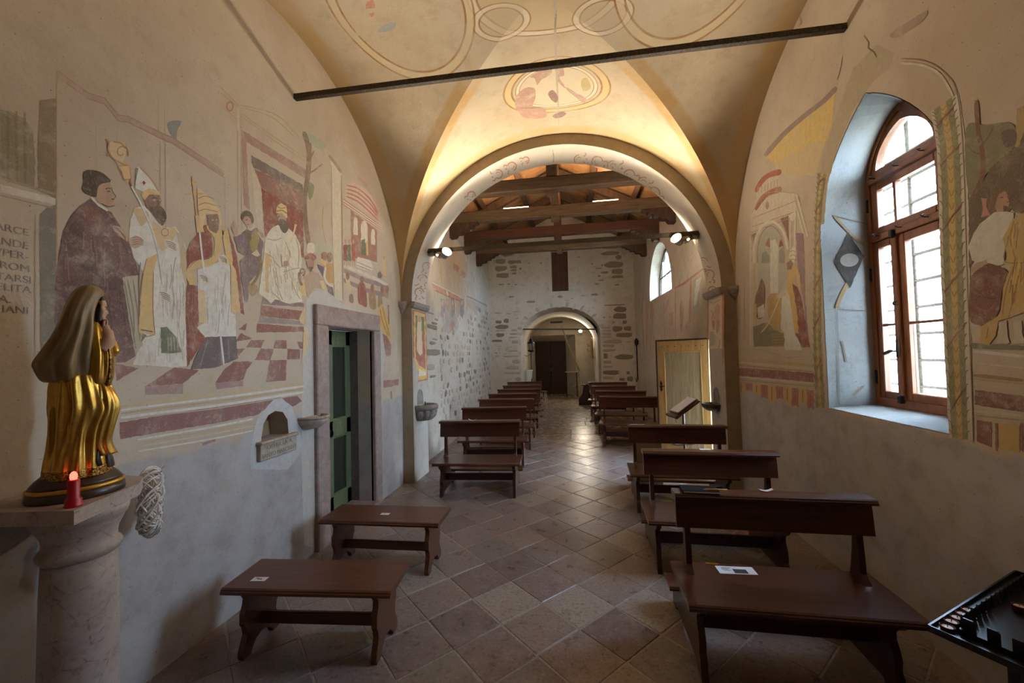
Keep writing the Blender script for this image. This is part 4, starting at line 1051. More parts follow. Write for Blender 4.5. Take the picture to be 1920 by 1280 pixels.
# ------------------------------------------------------------------ open side door
hg = Vector((2.06, 6.58, 0)); fe = Vector((1.40, 7.07, 0)); dd = fe - hg; Ld = dd.length
d2 = bpy.data.objects.new('door_2', None); COL.objects.link(d2); d2.location = hg; d2.rotation_euler = (0, 0, math.atan2(dd.y, dd.x)); struct(d2, 'open pale wooden side door swung into the nave on the right')
HD = 1.90
nb_ = 5
for i in range(nb_):
    MB().bbox((.10 + (Ld - .20) * (i + .5) / nb_, .0, HD / 2), ((Ld - .20) / nb_ - .003, .022, HD - .30), .003).build('board', MAT['door_panel'], d2)
for a0, a1, b0, b1 in ((0, .11, .02, HD), (Ld - .11, Ld, .02, HD), (.11, Ld - .11, .02, .17), (.11, Ld - .11, HD - .17, HD)):
    MB().bbox(((a0 + a1) / 2, 0, (b0 + b1) / 2), (a1 - a0, .042, b1 - b0), .004).build('rail' if a1 - a0 > .2 else 'stile', MAT['door_plank'], d2)
for a0, a1, b0, b1 in ((.11, .13, .17, HD - .17), (Ld - .13, Ld - .11, .17, HD - .17), (.13, Ld - .13, HD - .19, HD - .17), (.13, Ld - .13, .17, .19)):
    MB().bbox(((a0 + a1) / 2, 0, (b0 + b1) / 2), (a1 - a0, .05, b1 - b0), .006).build('moulding', MAT['door_plank'], d2)
MB().bbox((Ld + .012, 0, HD / 2 + .01), (.024, .05, HD + .02), .003).build('edge_strip', MAT['door_dark'], d2)
MB().bbox((Ld / 2, 0, HD + .012), (Ld + .04, .05, .024), .003).build('edge_strip', MAT['door_dark'], d2)
lk = MB(); lk.prism([(0, -.09), (.02, -.05), (.012, -.02), (.03, 0), (.012, .02), (.02, .05), (0, .1), (-.02, .05), (-.012, .02), (-.03, 0), (-.012, -.02), (-.02, -.05)], lambda a, b, q: (Ld - .055 + a, q, 1.15 + b), .02, .027); lk.build('lock_plate', MAT['iron_black'], d2, 'ornate black iron lock plate')
MB().bar((Ld - .055, .025, 1.16), (Ld - .055, .06, 1.16), .012, .012).bar((Ld - .055, .058, 1.165), (Ld - .13, .058, 1.16), .012, .014).build('handle', MAT['iron_black'], d2)
MB().tube([(Ld - .055, .02, .93), (Ld - .055, .03, .93)], .012, 10).build('keyhole', MAT['brass'], d2)
for i in range(7): MB().lathe([(.008, 0), (.006, .006), (0, .008)], (.08 + i * (Ld - .16) / 6, 0, 0), 6).build('nail', MAT['iron_black'], d2).matrix_local = Matrix.Translation((0, .021, HD - .09)) @ Matrix.Rotation(-PI / 2, 4, 'X')

# lectern with open book
lt = thing('lectern', 'thin wooden book stand with an open book rest before the side door', 'lectern', (1.50, 5.98, 0), math.radians(12))
MB().tube([(0, 0, .02), (0, 0, .86)], .018, 10).build('post', MAT['lectern_wood'], lt)
MB().tube([(0, 0, .70), (0, -.035, .70)], .018, 10).build('clamp_knob', MAT['iron_black'], lt)
for a in (0, 2.1, 4.2): MB().bar((0, 0, .03), (.26 * math.cos(a), .26 * math.sin(a), .015), .04, .03).build('foot', MAT['lectern_wood'], lt)
MB().tube(catmull([(-.20, 0, .47), (-.12, 0, .43), (0, 0, .43), (.12, 0, .43), (.2, 0, .47)], 4), .016, 8).build('cross_rail', MAT['lectern_wood'], lt)
MB().bar((-.16, 0, .82), (.17, 0, 1.04), .30, .018).build('book_rest', MAT['lectern_wood'], lt)
MB().bar((-.175, 0, .845), (-.155, 0, .815), .32, .03).build('ledge', MAT['lectern_wood'], lt)
bk = thing('open_book', 'open book with brown cover resting on the lectern', 'book', (1.50, 5.98, .012), math.radians(12))
MB().bar((-.14, 0, .860), (.15, 0, 1.053), .26, .012).build('cover', MAT['lectern_wood'], bk)
MB().bar((-.13, 0, .876), (.14, 0, 1.056), .24, .018).build('pages', MAT['paper'], bk)
MB().tube(catmull([(-.14, -.05, .85), (-.15, -.06, .80), (-.135, -.06, .74)], 4), .004, 5).build('ribbon', MAT['cord'], bk)
MB().bbox((0, 0, .0), (.36, .022, .62), .006).build('upright_board', MAT['lavender_board']).location = (.93, 5.55, .311)
tag(bpy.data.objects['upright_board'], 'plain upright board standing on the floor behind the third right pew', 'board')

# ------------------------------------------------------------------ candle rack, lower right
e1 = np.array([.837, .547]); 
rk = thing('candle_rack', 'black metal votive candle rack with comb-like rails in the right corner', 'candle rack', (1.175, 1.605, 0), math.atan2(.547, .837))
# local x runs along the wall-side edge, local -y towards the viewer
RW, RD, RZ = .76, .70, .80
MB().bbox((RW / 2, -RD / 2, RZ - .03), (RW, RD, .012), .003).build('tray', MAT['rack_metal'], rk)
for c, d in (((RW / 2, 0, RZ - .022), (RW, .006, .022)), ((RW / 2, -RD, RZ - .022), (RW, .006, .022)), ((0, -RD / 2, RZ - .022), (.006, RD, .022)), ((RW, -RD / 2, RZ - .022), (.006, RD, .022))):
    MB().box(c, d).build('rim', MAT['rack_metal'], rk)
MB().bbox((RW / 2, -RD / 2 - .0, RZ - .014), (RW - .115, RD - .115, .006), .002).build('inner_plate', MAT['rack_metal'], rk)
def comb(x0, y0, x1, y1, n):
    d = Vector((x1 - x0, y1 - y0, 0)); L = d.length; d.normalize()
    P = []; w_ = L / n
    P.append((0, 0))
    for i in range(n):
        a = i * w_; P += [(a + .0, .016), (a + w_ * .3, .016), (a + w_ * .3, .052), (a + w_ * .42, .058), (a + w_ * .84, .058), (a + w_ * .84, .016)]
    P += [(L, .016), (L, 0)]
    Q = []
    for p_ in P:
        if not Q or (abs(p_[0] - Q[-1][0]) + abs(p_[1] - Q[-1][1])) > 1e-5: Q.append(p_)
    nn = Vector((-d.y, d.x, 0))
    MB().prism(Q, lambda a, b, q: (x0 + d.x * a + nn.x * q, y0 + d.y * a + nn.y * q, RZ - .024 + b), -.003, .003).build('comb', MAT['rack_metal'], rk)
m_ = .058
comb(m_, -m_, RW - m_, -m_, 16); comb(m_, -RD + m_, m_, -m_, 11); comb(RW - m_, -m_, RW - m_, -RD + m_, 12)
for x in (.26, RW - .06):
    for yy in (-.12, -RD + .06): MB().box((x, yy, (RZ - .04) / 2), (.03, .03, RZ - .04)).build('leg', MAT['rack_metal'], rk)
MB().box((RW / 2 + .1, -RD / 2 - .03, .25), (RW - .32, RD - .18, .01)).build('shelf', MAT['rack_metal'], rk)
def tealight(lx, ly, z, label, burnt=False):
    c = rk.matrix_basis.to_3x3() if False else None
    a = math.atan2(.547, .837); wx_ = 1.175 + lx * math.cos(a) - ly * math.sin(a); wy = 1.605 + lx * math.sin(a) + ly * math.cos(a)
    t = thing('votive_candle', label, 'candle', (wx_, wy, z), 0, 'votive candles on the rack')
    MB().lathe([(.016, 0), (.0175, .003), (.0185, .020), (.0195, .022), (.0185, .0225), (.0178, .019), (.0, .0185)], n=24).build('cup', MAT['tealight_red'], t)
    MB().lathe([(.0178, .0186), (.010, .0192), (0, .0195)], n=24, cap=False).build('wax', MAT['wax'], t)
    MB().tube([(0, 0, .018), (.001, 0, .028)], .0012, 5).build('wick', MAT['wick'], t)
tl = ['votive candle at the rack corner nearest the pew', 'second votive candle along the rack comb from the corner', 'third votive candle along the rack comb', 'fourth votive candle along the rack comb', 'fifth votive candle along the rack comb, furthest from the corner']
for i, lx in enumerate((.03, .078, .122, .166, .212)): tealight(lx, -.030 - (.006 if i == 0 else 0), RZ - .024, tl[i])
a_ = on_z(1912, 1146, RZ - .011); ca_ = math.atan2(.547, .837); q_ = Vector((a_[0] - 1.175, a_[1] - 1.605)); lx = q_.x * math.cos(ca_) + q_.y * math.sin(ca_); ly = -q_.x * math.sin(ca_) + q_.y * math.cos(ca_)
tealight(lx, ly, RZ - .011, 'single votive candle on the middle plate of the rack')
sheet('wax_drop', 'tiny pale wax drop on the middle plate of the rack', (a_[0] - .02, a_[1] + .08, RZ - .0108), .014, .009, .3, 0, 'wax', 'wax drop')

# ------------------------------------------------------------------ porch furnishings
t = thing('processional_lantern', 'dark metal lantern on a tall pole at the left of the porch', 'lantern', (-1.45, 14.0, 0))
MB().tube([(0, 0, 0), (0, 0, 1.82)], .016, 8).build('pole', MAT['hatch_wood'], t)
m_ = MB(); m_.lathe([(.05, 1.80), (.12, 1.84), (.125, 1.87), (.11, 1.88)], n=6); m_.lathe([(.11, 2.10), (.13, 2.11), (.09, 2.17), (.06, 2.19), (.05, 2.24), (.02, 2.27), (.012, 2.33), (0, 2.36)], n=6); m_.build('cap', MAT['iron_black'], t)
for i in range(6): MB().tube([(.11 * math.cos(i * PI / 3), .11 * math.sin(i * PI / 3), 1.87), (.11 * math.cos(i * PI / 3), .11 * math.sin(i * PI / 3), 2.11)], .008, 5).build('bar', MAT['iron_black'], t)
MB().lathe([(.10, 1.87), (.10, 2.10)], n=6, cap=False).build('glass', MAT['glass'], t)
MB().tube(catmull([(-.24, 0, 1.72), (-.15, -.02, 1.66), (-.06, 0, 1.72), (0, 0, 1.73)], 4), .009, 6).build('bracket', MAT['iron_black'], t)
t = thing('stone_stoup', 'white stone holy water stoup at the left of the porch', 'stoup', (-1.53, 13.62, 0))
MB().lathe([(.13, 0), (.10, .05), (.07, .15), (.065, .75), (.09, .82), (.14, .95), (.15, 1.15), (.16, 1.17), (.16, 1.2), (.13, 1.2), (.1, 1.12), (0, 1.1)], n=20).build('basin', MAT['white_gloss'], t)
ip = on_x(1112, 632, .76); ib = on_x(1112, 671, .76)
t = thing('arched_icon', 'small arched golden icon on the right porch wall', 'icon', (.74, ip[1], ib[2]), math.radians(-14))
hh = ip[2] - ib[2]
MB().prism(arch_loop(-.17, .17, 0, hh - .17, .17, 12), lambda a, b, q: (q, a, b), -.05, 0).build('frame', MAT['icon_gold'], t)
MB().prism(arch_loop(-.12, .12, .06, hh - .17, .12, 12), lambda a, b, q: (q, a, b), -.055, -.049).build('picture', MAT['icon_face'], t)
for z in (.3, .5): MB().tube(catmull([(-.06, 0, z), (-.16, .02, z - .05), (-.22, .0, z + .06)], 4), .008, 5).build('sconce', MAT['iron_black'], t)
MB().bbox((0, 0, 0), (.10, .04, .16), .006).build('switch_box', MAT['box_grey']).location = (.98, YN - .02, 1.62)
tag(bpy.data.objects['switch_box'], 'small brown switch box on the end wall right of the porch arch', 'switch box')
tb = thing('porch_table', 'small pale-topped table beside the entrance door', 'table', (-.09, 16.35, 0))
MB().bbox((0, 0, .98), (.50, .34, .03), .006).build('table_top', MAT['stone_pale'], tb)
for sx in (-.2, .2):
    for sy in (-.13, .13): MB().box((sx, sy, .485), (.035, .035, .965)).build('leg', MAT['iron_black'], tb)
t = thing('bell_rope', 'two pale bell ropes drawn down to the porch table', 'bell rope', (-.44, 14.5, 2.83))
tgt = Vector((.20, 16.3, 1.02)) - Vector((-.44, 14.5, 2.83))
MB().box((-.12, 0, .02), (.42, .08, .06)).build('bracket', MAT['iron_black'], t)
for s in (0, 1):
    a = Vector((.03 * s, 0, 0)); b = tgt + Vector((.03 * s, .0, .02)); MB().tube([a + (b - a) * (i / 8) + Vector((0, 0, -.06 * math.sin(PI * i / 8))) for i in range(9)], .016, 6).build('rope', MAT['rope'], t)
b = tgt
MB().tube(catmull([b, b + Vector((.06, 0, -.3)), b + Vector((.09, 0, -.75)), b + Vector((.04, 0, -.95)), b + Vector((-.01, 0, -.8)), b + Vector((-.02, 0, -.3)), b + Vector((-.10, -.02, -.5)), b + Vector((-.22, -.02, -.62))], 5), .016, 6).build('rope', MAT['rope'], t)
pd = thing('carved_kneeler', 'dark carved prayer kneeler in the porch beyond the right pews', 'kneeler', (.36, 13.75, 0), math.radians(72))
for s in (-1, 1): MB().prism([(-.2, 0), (.22, 0), (.2, .06), (.12, .12), (.16, .3), (.1, .45), (.2, .62), (.12, .70), (-.02, .66), (-.06, .4), (-.2, .18)], lambda a, b, q: (q, -a, b), s * .10 - .015, s * .10 + .015).build('side_panel', MAT['door_dark'], pd)
MB().bbox((0, -.02, .66), (.24, .22, .03), .006).build('arm_rest', MAT['door_dark'], pd); MB().bbox((0, .12, .17), (.22, .18, .03), .006).build('knee_board', MAT['door_dark'], pd)
sl = thing('white_stool', 'white metal stool beyond the rearmost left pew in the porch', 'stool', (-1.04, 13.9, 0))
MB().lathe([(.13, .43), (.14, .44), (.14, .455), (.13, .46)], n=20).build('seat', MAT['lectern_wood'], sl)
for i in range(4): MB().tube([(.09 * math.cos(i * PI / 2 + .5), .09 * math.sin(i * PI / 2 + .5), .43), (.13 * math.cos(i * PI / 2 + .5), .13 * math.sin(i * PI / 2 + .5), 0)], .011, 8).build('leg', MAT['white_gloss'], sl)
ir = thing('iron_bracket', 'slim black iron candle bracket on the far right nave wall', 'bracket', (nxr(12.3) - .075, 12.3, 0))
MB().tube([(0, 0, .9), (0, 0, 1.95)], .018, 8).build('rod', MAT['iron_black'], ir); MB().tube(catmull([(0, 0, .9), (-.05, -.1, .86), (-.06, -.12, .95)], 4), .012, 6).build('hook', MAT['iron_black'], ir); MB().lathe([(.02, 1.9), (.05, 1.95), (.06, 2.05), (.02, 2.12)], n=10).build('cup', MAT['iron_black'], ir)
# ------------------------------------------------------------------ wall paintings (flat colour on the plaster surfaces)
def hit_plane(n, d):
    n = np.array(n, float)
    def f(u, v):
        r = ray(u, v); t = (d - n @ EYE) / (n @ r); return EYE + r * t, None
    return f, n
def hit_left(u, v): return on_x(u, v, XL), np.array([1, 0, 0.])
def hit_right(u, v): return on_x(u, v, XR), np.array([-1, 0, 0.])
def hit_pl(u, v): return on_x(u, v, AXL + .004), np.array([1, 0, 0.])
def hit_pr(u, v): return on_x(u, v, AXR - .004), np.array([-1, 0, 0.])
def hit_reveal(u, v):
    r = ray(u, v); n = np.array([.0562, 1, 0]); t = (3.606 + .0562 * XR - .0045 - n @ EYE) / (n @ r); return EYE + r * t, -n
def hit_nl(u, v):
    r = ray(u, v); n = np.array([1, .032, 0]); t = (-2.2306 - n @ EYE) / (n @ r); return EYE + r * t, n
def hit_nr(u, v):
    r = ray(u, v); n = np.array([1, .027, 0]); t = (2.2598 - n @ EYE) / (n @ r); return EYE + r * t, -n
def hit_cyl(axis, c, R, Rz, z0):
    def f(u, v):
        r = ray(u, v); e = EYE
        px, dx_, k = ((e[0] - c), r[0], R) if axis == 'y' else ((e[1] - c), r[1], R)
        pz, dz = (e[2] - z0), r[2]
        A = (dx_ / k) ** 2 + (dz / Rz) ** 2; B = 2 * (px * dx_ / k ** 2 + pz * dz / Rz ** 2); C = (px / k) ** 2 + (pz / Rz) ** 2 - 1
        t = (-B + math.sqrt(max(B * B - 4 * A * C, 0))) / (2 * A)
        P = e + r * t
        if axis == 'y': n = -np.array([(P[0] - c) / k ** 2, 0, (P[2] - z0) / Rz ** 2])
        else: n = -np.array([0, (P[1] - c) / k ** 2, (P[2] - z0) / Rz ** 2])
        return P, n / np.linalg.norm(n)
    return f
hit_arch = hit_cyl('y', ACX, AR - .005, AR - .005, VSPR)
hit_web = hit_cyl('y', VXC, VR, VRY, VSPR)
hit_side = hit_cyl('x', VYC, VRY, VRY, VSPR)

class Paint:
    def __init__(s, hit, ref, alb=(214, 200, 178)):
        s.hit = hit; s.ref = [lin(q) for q in ref]; s.alb = [lin(q) for q in alb]; s.T = (0, 0, 1.0); s.k = 0; s.rag = .9; s.ok = None; s.reset()
    def reset(s): s.v = []; s.f = []; s.c = []
    def at(s, x0, y0, k): s.T = (x0, y0, k); return s
    def cv(s, p): return (s.T[0] + p[0] / s.T[2], s.T[1] + p[1] / s.T[2])
    def col(s, c): return tuple(min(.95, lin(q) / r * a) for q, r, a in zip(c, s.ref, s.alb))
    def put(s, pts, tris, c, lay):
        o = len(s.v); s.k += 1
        for u, v in pts:
            P, n = s.hit(u, v); s.v.append(tuple(P + n * (.0005 + .00022 * lay + s.k * 5e-6)))
        for t in tris:
            if s.ok and not all(s.ok(s.v[i + o]) for i in t): continue
            s.f.append(tuple(i + o for i in t)); s.c.append(s.col(c))
    def fill(s, pts, c, lay=1, sm=False, holes=()):
        P = [s.cv(p) for p in pts]
        if sm: P = [(q[0], q[1]) for q in catmull([(a, b, 0) for a, b in P], 4, True)]
        # hand-painted, slightly ragged edges
        Q = []; n = len(P)
        for i in range(n):
            a, b = P[i], P[(i + 1) % n]; Ls = math.hypot(b[0] - a[0], b[1] - a[1]); m = max(1, int(Ls / 6)); Q.append(a)
            for j in range(1, m):
                t = j / m; w = math.sin(j * 2.1 + a[0]) * .5 + rnd.uniform(-.5, .5)
                Q.append((a[0] + (b[0] - a[0]) * t - (b[1] - a[1]) / Ls * w * s.rag, a[1] + (b[1] - a[1]) * t + (b[0] - a[0]) / Ls * w * s.rag))
        P = Q
        # split long edges so the outline follows curved surfaces
        H = [[s.cv(p) for p in h] for h in holes]
        s.put(P + [q for h in H for q in h], [tuple(t) for t in tessellate_polygon([[Vector((a, b, 0)) for a, b in Lp] for Lp in [P] + H])], c, lay); return s
    def line(s, pts, w, c, lay=2, sm=True):
        P = [s.cv(p) for p in pts]
        if sm and len(P) > 2: P = [(q[0], q[1]) for q in catmull([(a, b, 0) for a, b in P], 4)]
        elif len(P) == 2:
            P = [(P[0][0] + (P[1][0] - P[0][0]) * i / 6, P[0][1] + (P[1][1] - P[0][1]) * i / 6) for i in range(7)]
        V = []; n = len(P)
        for i, p in enumerate(P):
            a, b = P[max(i - 1, 0)], P[min(i + 1, n - 1)]; dx, dy = b[0] - a[0], b[1] - a[1]; L = math.hypot(dx, dy) or 1
            k = w / 2 * (1 if 0 < i < n - 1 else .6)
            V += [(p[0] - dy / L * k, p[1] + dx / L * k), (p[0] + dy / L * k, p[1] - dx / L * k)]
        s.put(V, [(2 * i, 2 * i + 1, 2 * i + 3, 2 * i + 2) for i in range(n - 1)], c, lay); return s
    def folds(s, poly, n, cols, lay, length=60, slant=0.0, w=1.2, seed=1):
        r = random.Random(seed); xs = [p[0] for p in poly]; ys = [p[1] for p in poly]
        def inside(p):
            c = False; j = len(poly) - 1
            for i in range(len(poly)):
                (xi, yi), (xj, yj) = poly[i], poly[j]
                if (yi > p[1]) != (yj > p[1]) and p[0] < (xj - xi) * (p[1] - yi) / (yj - yi) + xi: c = not c
                j = i
            return c
        k = 0; tries = 0
        while k < n and tries < n * 12:
            tries += 1; x, y = r.uniform(min(xs), max(xs)), r.uniform(min(ys), max(ys)); L_ = length * r.uniform(.5, 1.5); sl = slant + r.uniform(-.12, .12); bend = r.uniform(-.06, .06) * L_
            pts = [(x + sl * L_ * t + bend * math.sin(PI * t), y + L_ * t) for t in (0, .33, .66, 1)]
            if all(inside(q) for q in pts): s.line(pts, w * r.uniform(.6, 1.5), r.choice(cols), lay); k += 1
        return s
    def ell(s, cx, cy, rx, ry, c, lay=2, rot=0.0):
        cr, sr = math.cos(rot), math.sin(rot)
        return s.fill([(cx + rx * math.cos(t) * cr - ry * math.sin(t) * sr, cy + rx * math.cos(t) * sr + ry * math.sin(t) * cr) for t in [2 * PI * i / 18 for i in range(18)]], c, lay)
    def ring(s, cx, cy, rx, ry, w, c, lay=2):
        return s.line([(cx + rx * math.cos(2 * PI * i / 20), cy + ry * math.sin(2 * PI * i / 20)) for i in range(21)], w, c, lay)
    def done(s, name, parent, label, mat='fresco'):
        me = bpy.data.meshes.new(name); me.from_pydata(s.v, [], s.f)
        at = me.color_attributes.new('Col', 'FLOAT_COLOR', 'CORNER'); i = 0
        for poly, c in zip(me.polygons, s.c):
            for _ in poly.loop_indices: at.data[i].color = (*c, 1); i += 1
        me.update(); o = link(name, me, MAT[mat], parent, label); s.reset(); return o

PLUM, PLUM2 = (98, 62, 60), (78, 46, 48); FLESH = (176, 134, 106); RED = (132, 58, 44); SIEN = (142, 92, 60); GOLDC = (204, 164, 104); CREAM = (210, 190, 162); WHT = (206, 192, 176); DRK = (70, 52, 42); GRN = (88, 96, 68); PUR = (112, 88, 84); INK = (110, 80, 58)
L = Paint(hit_left, (186, 164, 138))
A1 = (0, 160, 2.371); A2 = (400, 160, 2.134); C1 = (80, 180, 4.2675); C2 = (80, 440, 4.2675); C3 = (420, 360, 4.925); C4 = (600, 300, 3.2)
PX = (0, 0, 1)

# painted background architecture and borders
fr1 = None
L.at(*PX)
L.fill([(575, 560), (588, 545), (610, 545), (650, 575), (700, 590), (716, 610), (722, 660), (716, 720), (712, 940), (600, 1030), (570, 1020), (565, 850), (568, 700), (572, 640)], (186, 172, 156), 0, holes=[[(590, 576), (704, 600), (711, 936), (604, 1016)]])      # repaired plaster round the door
L.fill([(478, 800), (490, 765), (512, 742), (530, 742), (548, 760), (556, 790), (570, 840), (540, 880), (470, 880), (470, 840)], (184, 174, 164), 1, holes=[[(482, 860), (482, 832), (489, 826), (494, 794), (503, 778), (516, 770), (530, 772), (539, 786), (541, 812), (550, 816), (550, 838)]])
L.fill([(0, 205), (20, 209), (45, 222), (62, 246), (66, 300), (64, 352), (0, 332)], (132, 114, 86), 1)
for x in (14, 30, 46): L.line([(x, 208), (x + 1, 342)], 6, (120, 100, 64), 2)
L.fill([(75, 188), (104, 184), (104, 372), (72, 358), (70, 280)], (122, 96, 66), 1)
L.fill([(74, 402), (88, 388), (104, 384), (104, 540), (100, 705), (76, 705)], (112, 102, 86), 1)
L.line([(0, 334), (104, 364)], 5, (150, 126, 96), 2); L.line([(0, 366), (100, 390)], 3, (150, 126, 96), 2)
L.line([(66, 402), (66, 690)], 3, (160, 138, 112), 2); L.line([(107, 150), (106, 700)], 3, (176, 140, 104), 2)
L.fill([(0, 345), (104, 372), (104, 384), (0, 360)], (204, 186, 162), 1)
band = [(106, 138), (165, 180), (196, 190), (222, 222), (240, 224), (308, 258), (324, 264), (420, 328)]
L.line(band, 9, (168, 132, 112), 1, False)
for off in (-6, 5): L.line([(x, y + off) for x, y in band], 2, (150, 112, 92), 2, False)
for x, y0, y1, w in ((179, 196, 330, 2), (219, 232, 320, 2), (296, 180, 255, 3), (308, 182, 258, 2), (300, 264, 480, 2), (310, 266, 470, 2), (421, 330, 480, 2), (404, 0, 0, 0), (445, 210, 430, 3), (452, 215, 430, 2)):
    if w: L.line([(x, y0), (x + 1, y1)], w, (172, 144, 116), 1)
L.fill([(313, 232), (325, 226), (340, 228), (332, 245), (330, 262), (318, 250)], (128, 124, 112), 1, True)
L.at(*A2)
for pts in ([(20, 0), (62, 40), (105, 88)], [(30, 30), (98, 88)], [(105, 78), (240, 112), (300, 160), (345, 210)], [(112, 112), (240, 205), (372, 292)], [(112, 124), (240, 218), (370, 306)], [(125, 92), (235, 128), (322, 205)]): L.line(pts, 2, (172, 148, 98), 2)
L.ring(66, 84, 12, 18, 3, (176, 110, 88), 2); L.line([(98, 95), (100, 180)], 4, (196, 176, 146), 1)
L.line([(35, 88), (98, 136)], 1.5, (172, 148, 98), 2)
L.fill([(110, 175), (240, 258), (372, 338), (366, 372), (240, 292), (132, 226)], (158, 116, 100), 1)
L.fill([(110, 175), (132, 226), (138, 380), (146, 500), (122, 480), (116, 320)], (162, 122, 104), 1)
L.fill([(150, 278), (240, 330), (357, 398), (358, 432), (240, 368), (160, 330), (152, 310)], (112, 92, 84), 2)
L.fill([(162, 332), (240, 368), (358, 432), (358, 505), (240, 440), (192, 408)], (138, 88, 74), 1)
L.fill([(192, 408), (240, 440), (358, 505), (362, 690), (300, 660), (205, 602)], RED, 2)
L.fill([(150, 300), (190, 408), (204, 602), (178, 580), (160, 420)], (196, 172, 140), 1)
arch_part = L.done('fresco_architecture', wall_left, 'faded painted doorways, cornices and borders')
L.at(*A2)
for pts, w, c in (([(362, 185), (382, 262), (378, 360), (364, 460), (370, 560), (382, 640)], 9, (124, 94, 70)), ([(388, 230), (386, 300), (378, 400)], 5, (132, 100, 72)), ([(384, 352), (410, 335), (436, 314)], 3, (150, 104, 76)), ([(384, 300), (402, 262)], 3, (132, 100, 72))): L.line(pts, w, c, 3)
L.fill([(378, 390), (402, 400), (398, 440), (382, 455)], (130, 124, 84), 2, True)
L.fill([(372, 190), (420, 210), (452, 240), (430, 256), (392, 232)], (160, 150, 124), 1, True)
L.done('fresco_tree', arch_part, 'painted leaning tree trunk')
L.at(*A2)
L.fill([(470, 300), (512, 345), (520, 862), (484, 850), (474, 600)], (202, 180, 148), 1)
L.line([(472, 320), (475, 600), (484, 846)], 2, (160, 132, 102), 2); L.line([(512, 360), (518, 860)], 3, (150, 122, 96), 2); L.line([(462, 280), (486, 310), (512, 350)], 5, (156, 122, 92), 2)
L.line([(440, 480), (436, 560), (452, 640)], 1.5, (170, 136, 80), 2)
L.done('fresco_column', arch_part, 'painted pale column')
L.at(*C4)     # round temple
L.fill([(155, 150), (200, 132), (260, 165), (310, 215), (345, 290), (355, 360), (290, 320), (220, 270), (155, 235)], (196, 160, 132), 1)
for k in range(4): L.line([(158, 152 + k * 22), (225, 170 + k * 26), (300, 235 + k * 26), (350, 320 + k * 14)], 2.6, (172, 96, 78), 2)
L.fill([(228, 92), (282, 140), (282, 170), (232, 120)], (176, 130, 110), 2); L.line([(180, 50), (230, 92), (300, 160), (350, 300)], 3, (186, 146, 124), 1)
L.fill([(130, 225), (250, 310), (370, 392), (366, 425), (240, 345), (150, 275)], (206, 180, 150), 2)
for k in range(3): L.line([(130, 228 + k * 16), (250, 312 + k * 15), (368, 396 + k * 12)], 1.6, (168, 104, 84), 3)
L.fill([(182, 300), (280, 372), (340, 420), (342, 612), (300, 600), (190, 585)], (150, 98, 80), 2)
for cx, cy, rx, ry in ((213, 396, 13, 50), (265, 430, 20, 62), (318, 460, 12, 44)): L.fill([(cx - rx, cy + ry), (cx + rx, cy + ry + 6), (cx + rx, cy - ry * .5), (cx + rx * .6, cy - ry * .95), (cx, cy - ry - 4), (cx - rx * .6, cy - ry), (cx - rx, cy - ry * .6)], CREAM, 3)
for x0, c in ((150, RED), (172, GRN), (198, (158, 70, 52))): L.fill([(x0 - 10, 510), (x0 + 10, 505), (x0 + 14, 610), (x0 - 10, 600)], c, 3); L.ell(x0 + 2, 488, 6, 14, FLESH, 4); L.line([(x0 - 4, 600), (x0 - 4, 634)], 2, FLESH, 3); L.line([(x0 + 7, 604), (x0 + 8, 638)], 2, FLESH, 3)
L.fill([(248, 480), (270, 472), (276, 572), (246, 565)], GRN, 4); L.fill([(276, 480), (288, 486), (288, 574), (278, 570)], GOLDC, 4)
L.fill([(225, 580), (300, 600), (318, 640), (310, 670), (270, 660), (218, 640)], (210, 190, 164), 3); L.line([(222, 610), (270, 632), (312, 650)], 1.6, (170, 130, 110), 4); L.line([(218, 630), (270, 650), (310, 666)], 1.6, (170, 130, 110), 4)
L.fill([(372, 590), (392, 598), (398, 700), (380, 690)], GOLDC, 3); L.ell(384, 584, 6, 12, FLESH, 4); L.fill([(344, 680), (360, 665), (374, 690), (368, 710), (345, 705)], PUR, 3)
L.fill([(140, 640), (280, 700), (410, 760), (408, 742), (280, 676), (142, 622)], (206, 184, 158), 2)
for y0 in (648, 706): L.fill([(142, y0), (280, y0 + 62), (412, y0 + 96), (410, y0 + 122), (280, y0 + 90), (142, y0 + 26)], (142, 112, 108), 1)
L.done('fresco_temple', arch_part, 'painted round temple with tiny figures')
L.at(*C4)
for pts, c in (([(225, 760), (245, 730), (268, 745), (278, 800), (280, 880), (250, 870), (228, 850)], (140, 66, 54)), ([(292, 800), (312, 770), (330, 800), (335, 890), (300, 885)], (150, 112, 76)), ([(348, 820), (368, 812), (374, 870), (350, 900)], (150, 116, 84)), ([(175, 810), (195, 805), (200, 855), (176, 850)], (140, 100, 72)), ([(150, 700), (165, 690), (182, 740), (184, 790), (170, 780)], (200, 168, 120)), ([(372, 770), (390, 765), (410, 790), (408, 830), (390, 820)], (168, 120, 92))): L.fill(pts, c, 3, True)
for cx, cy in ((250, 720), (313, 765), (165, 695), (372, 775), (402, 775)): L.ell(cx, cy, 11, 24, (140, 92, 66), 4)
L.fill([(347, 890), (370, 862), (392, 900), (420, 1010), (426, 1100), (398, 1050), (372, 1030), (352, 960)], (202, 152, 74), 3); L.line([(360, 890), (372, 960), (410, 1060)], 1.8, (160, 110, 50), 4); L.line([(374, 880), (392, 960), (418, 1060)], 1.8, (160, 110, 50), 4)
L.fill([(374, 1040), (400, 1055), (426, 1108), (424, 1170), (396, 1178), (384, 1110)], (142, 84, 74), 3); L.fill([(396, 1178), (410, 1178), (408, 1232), (398, 1240)], (196, 160, 140), 3); L.fill([(404, 870), (414, 870), (416, 980), (410, 990)], (150, 70, 58), 3)
L.line([(420, 735), (430, 840), (480, 860)], 3, (180, 150, 120), 2); L.line([(412, 880), (490, 900)], 3, (180, 150, 120), 2)
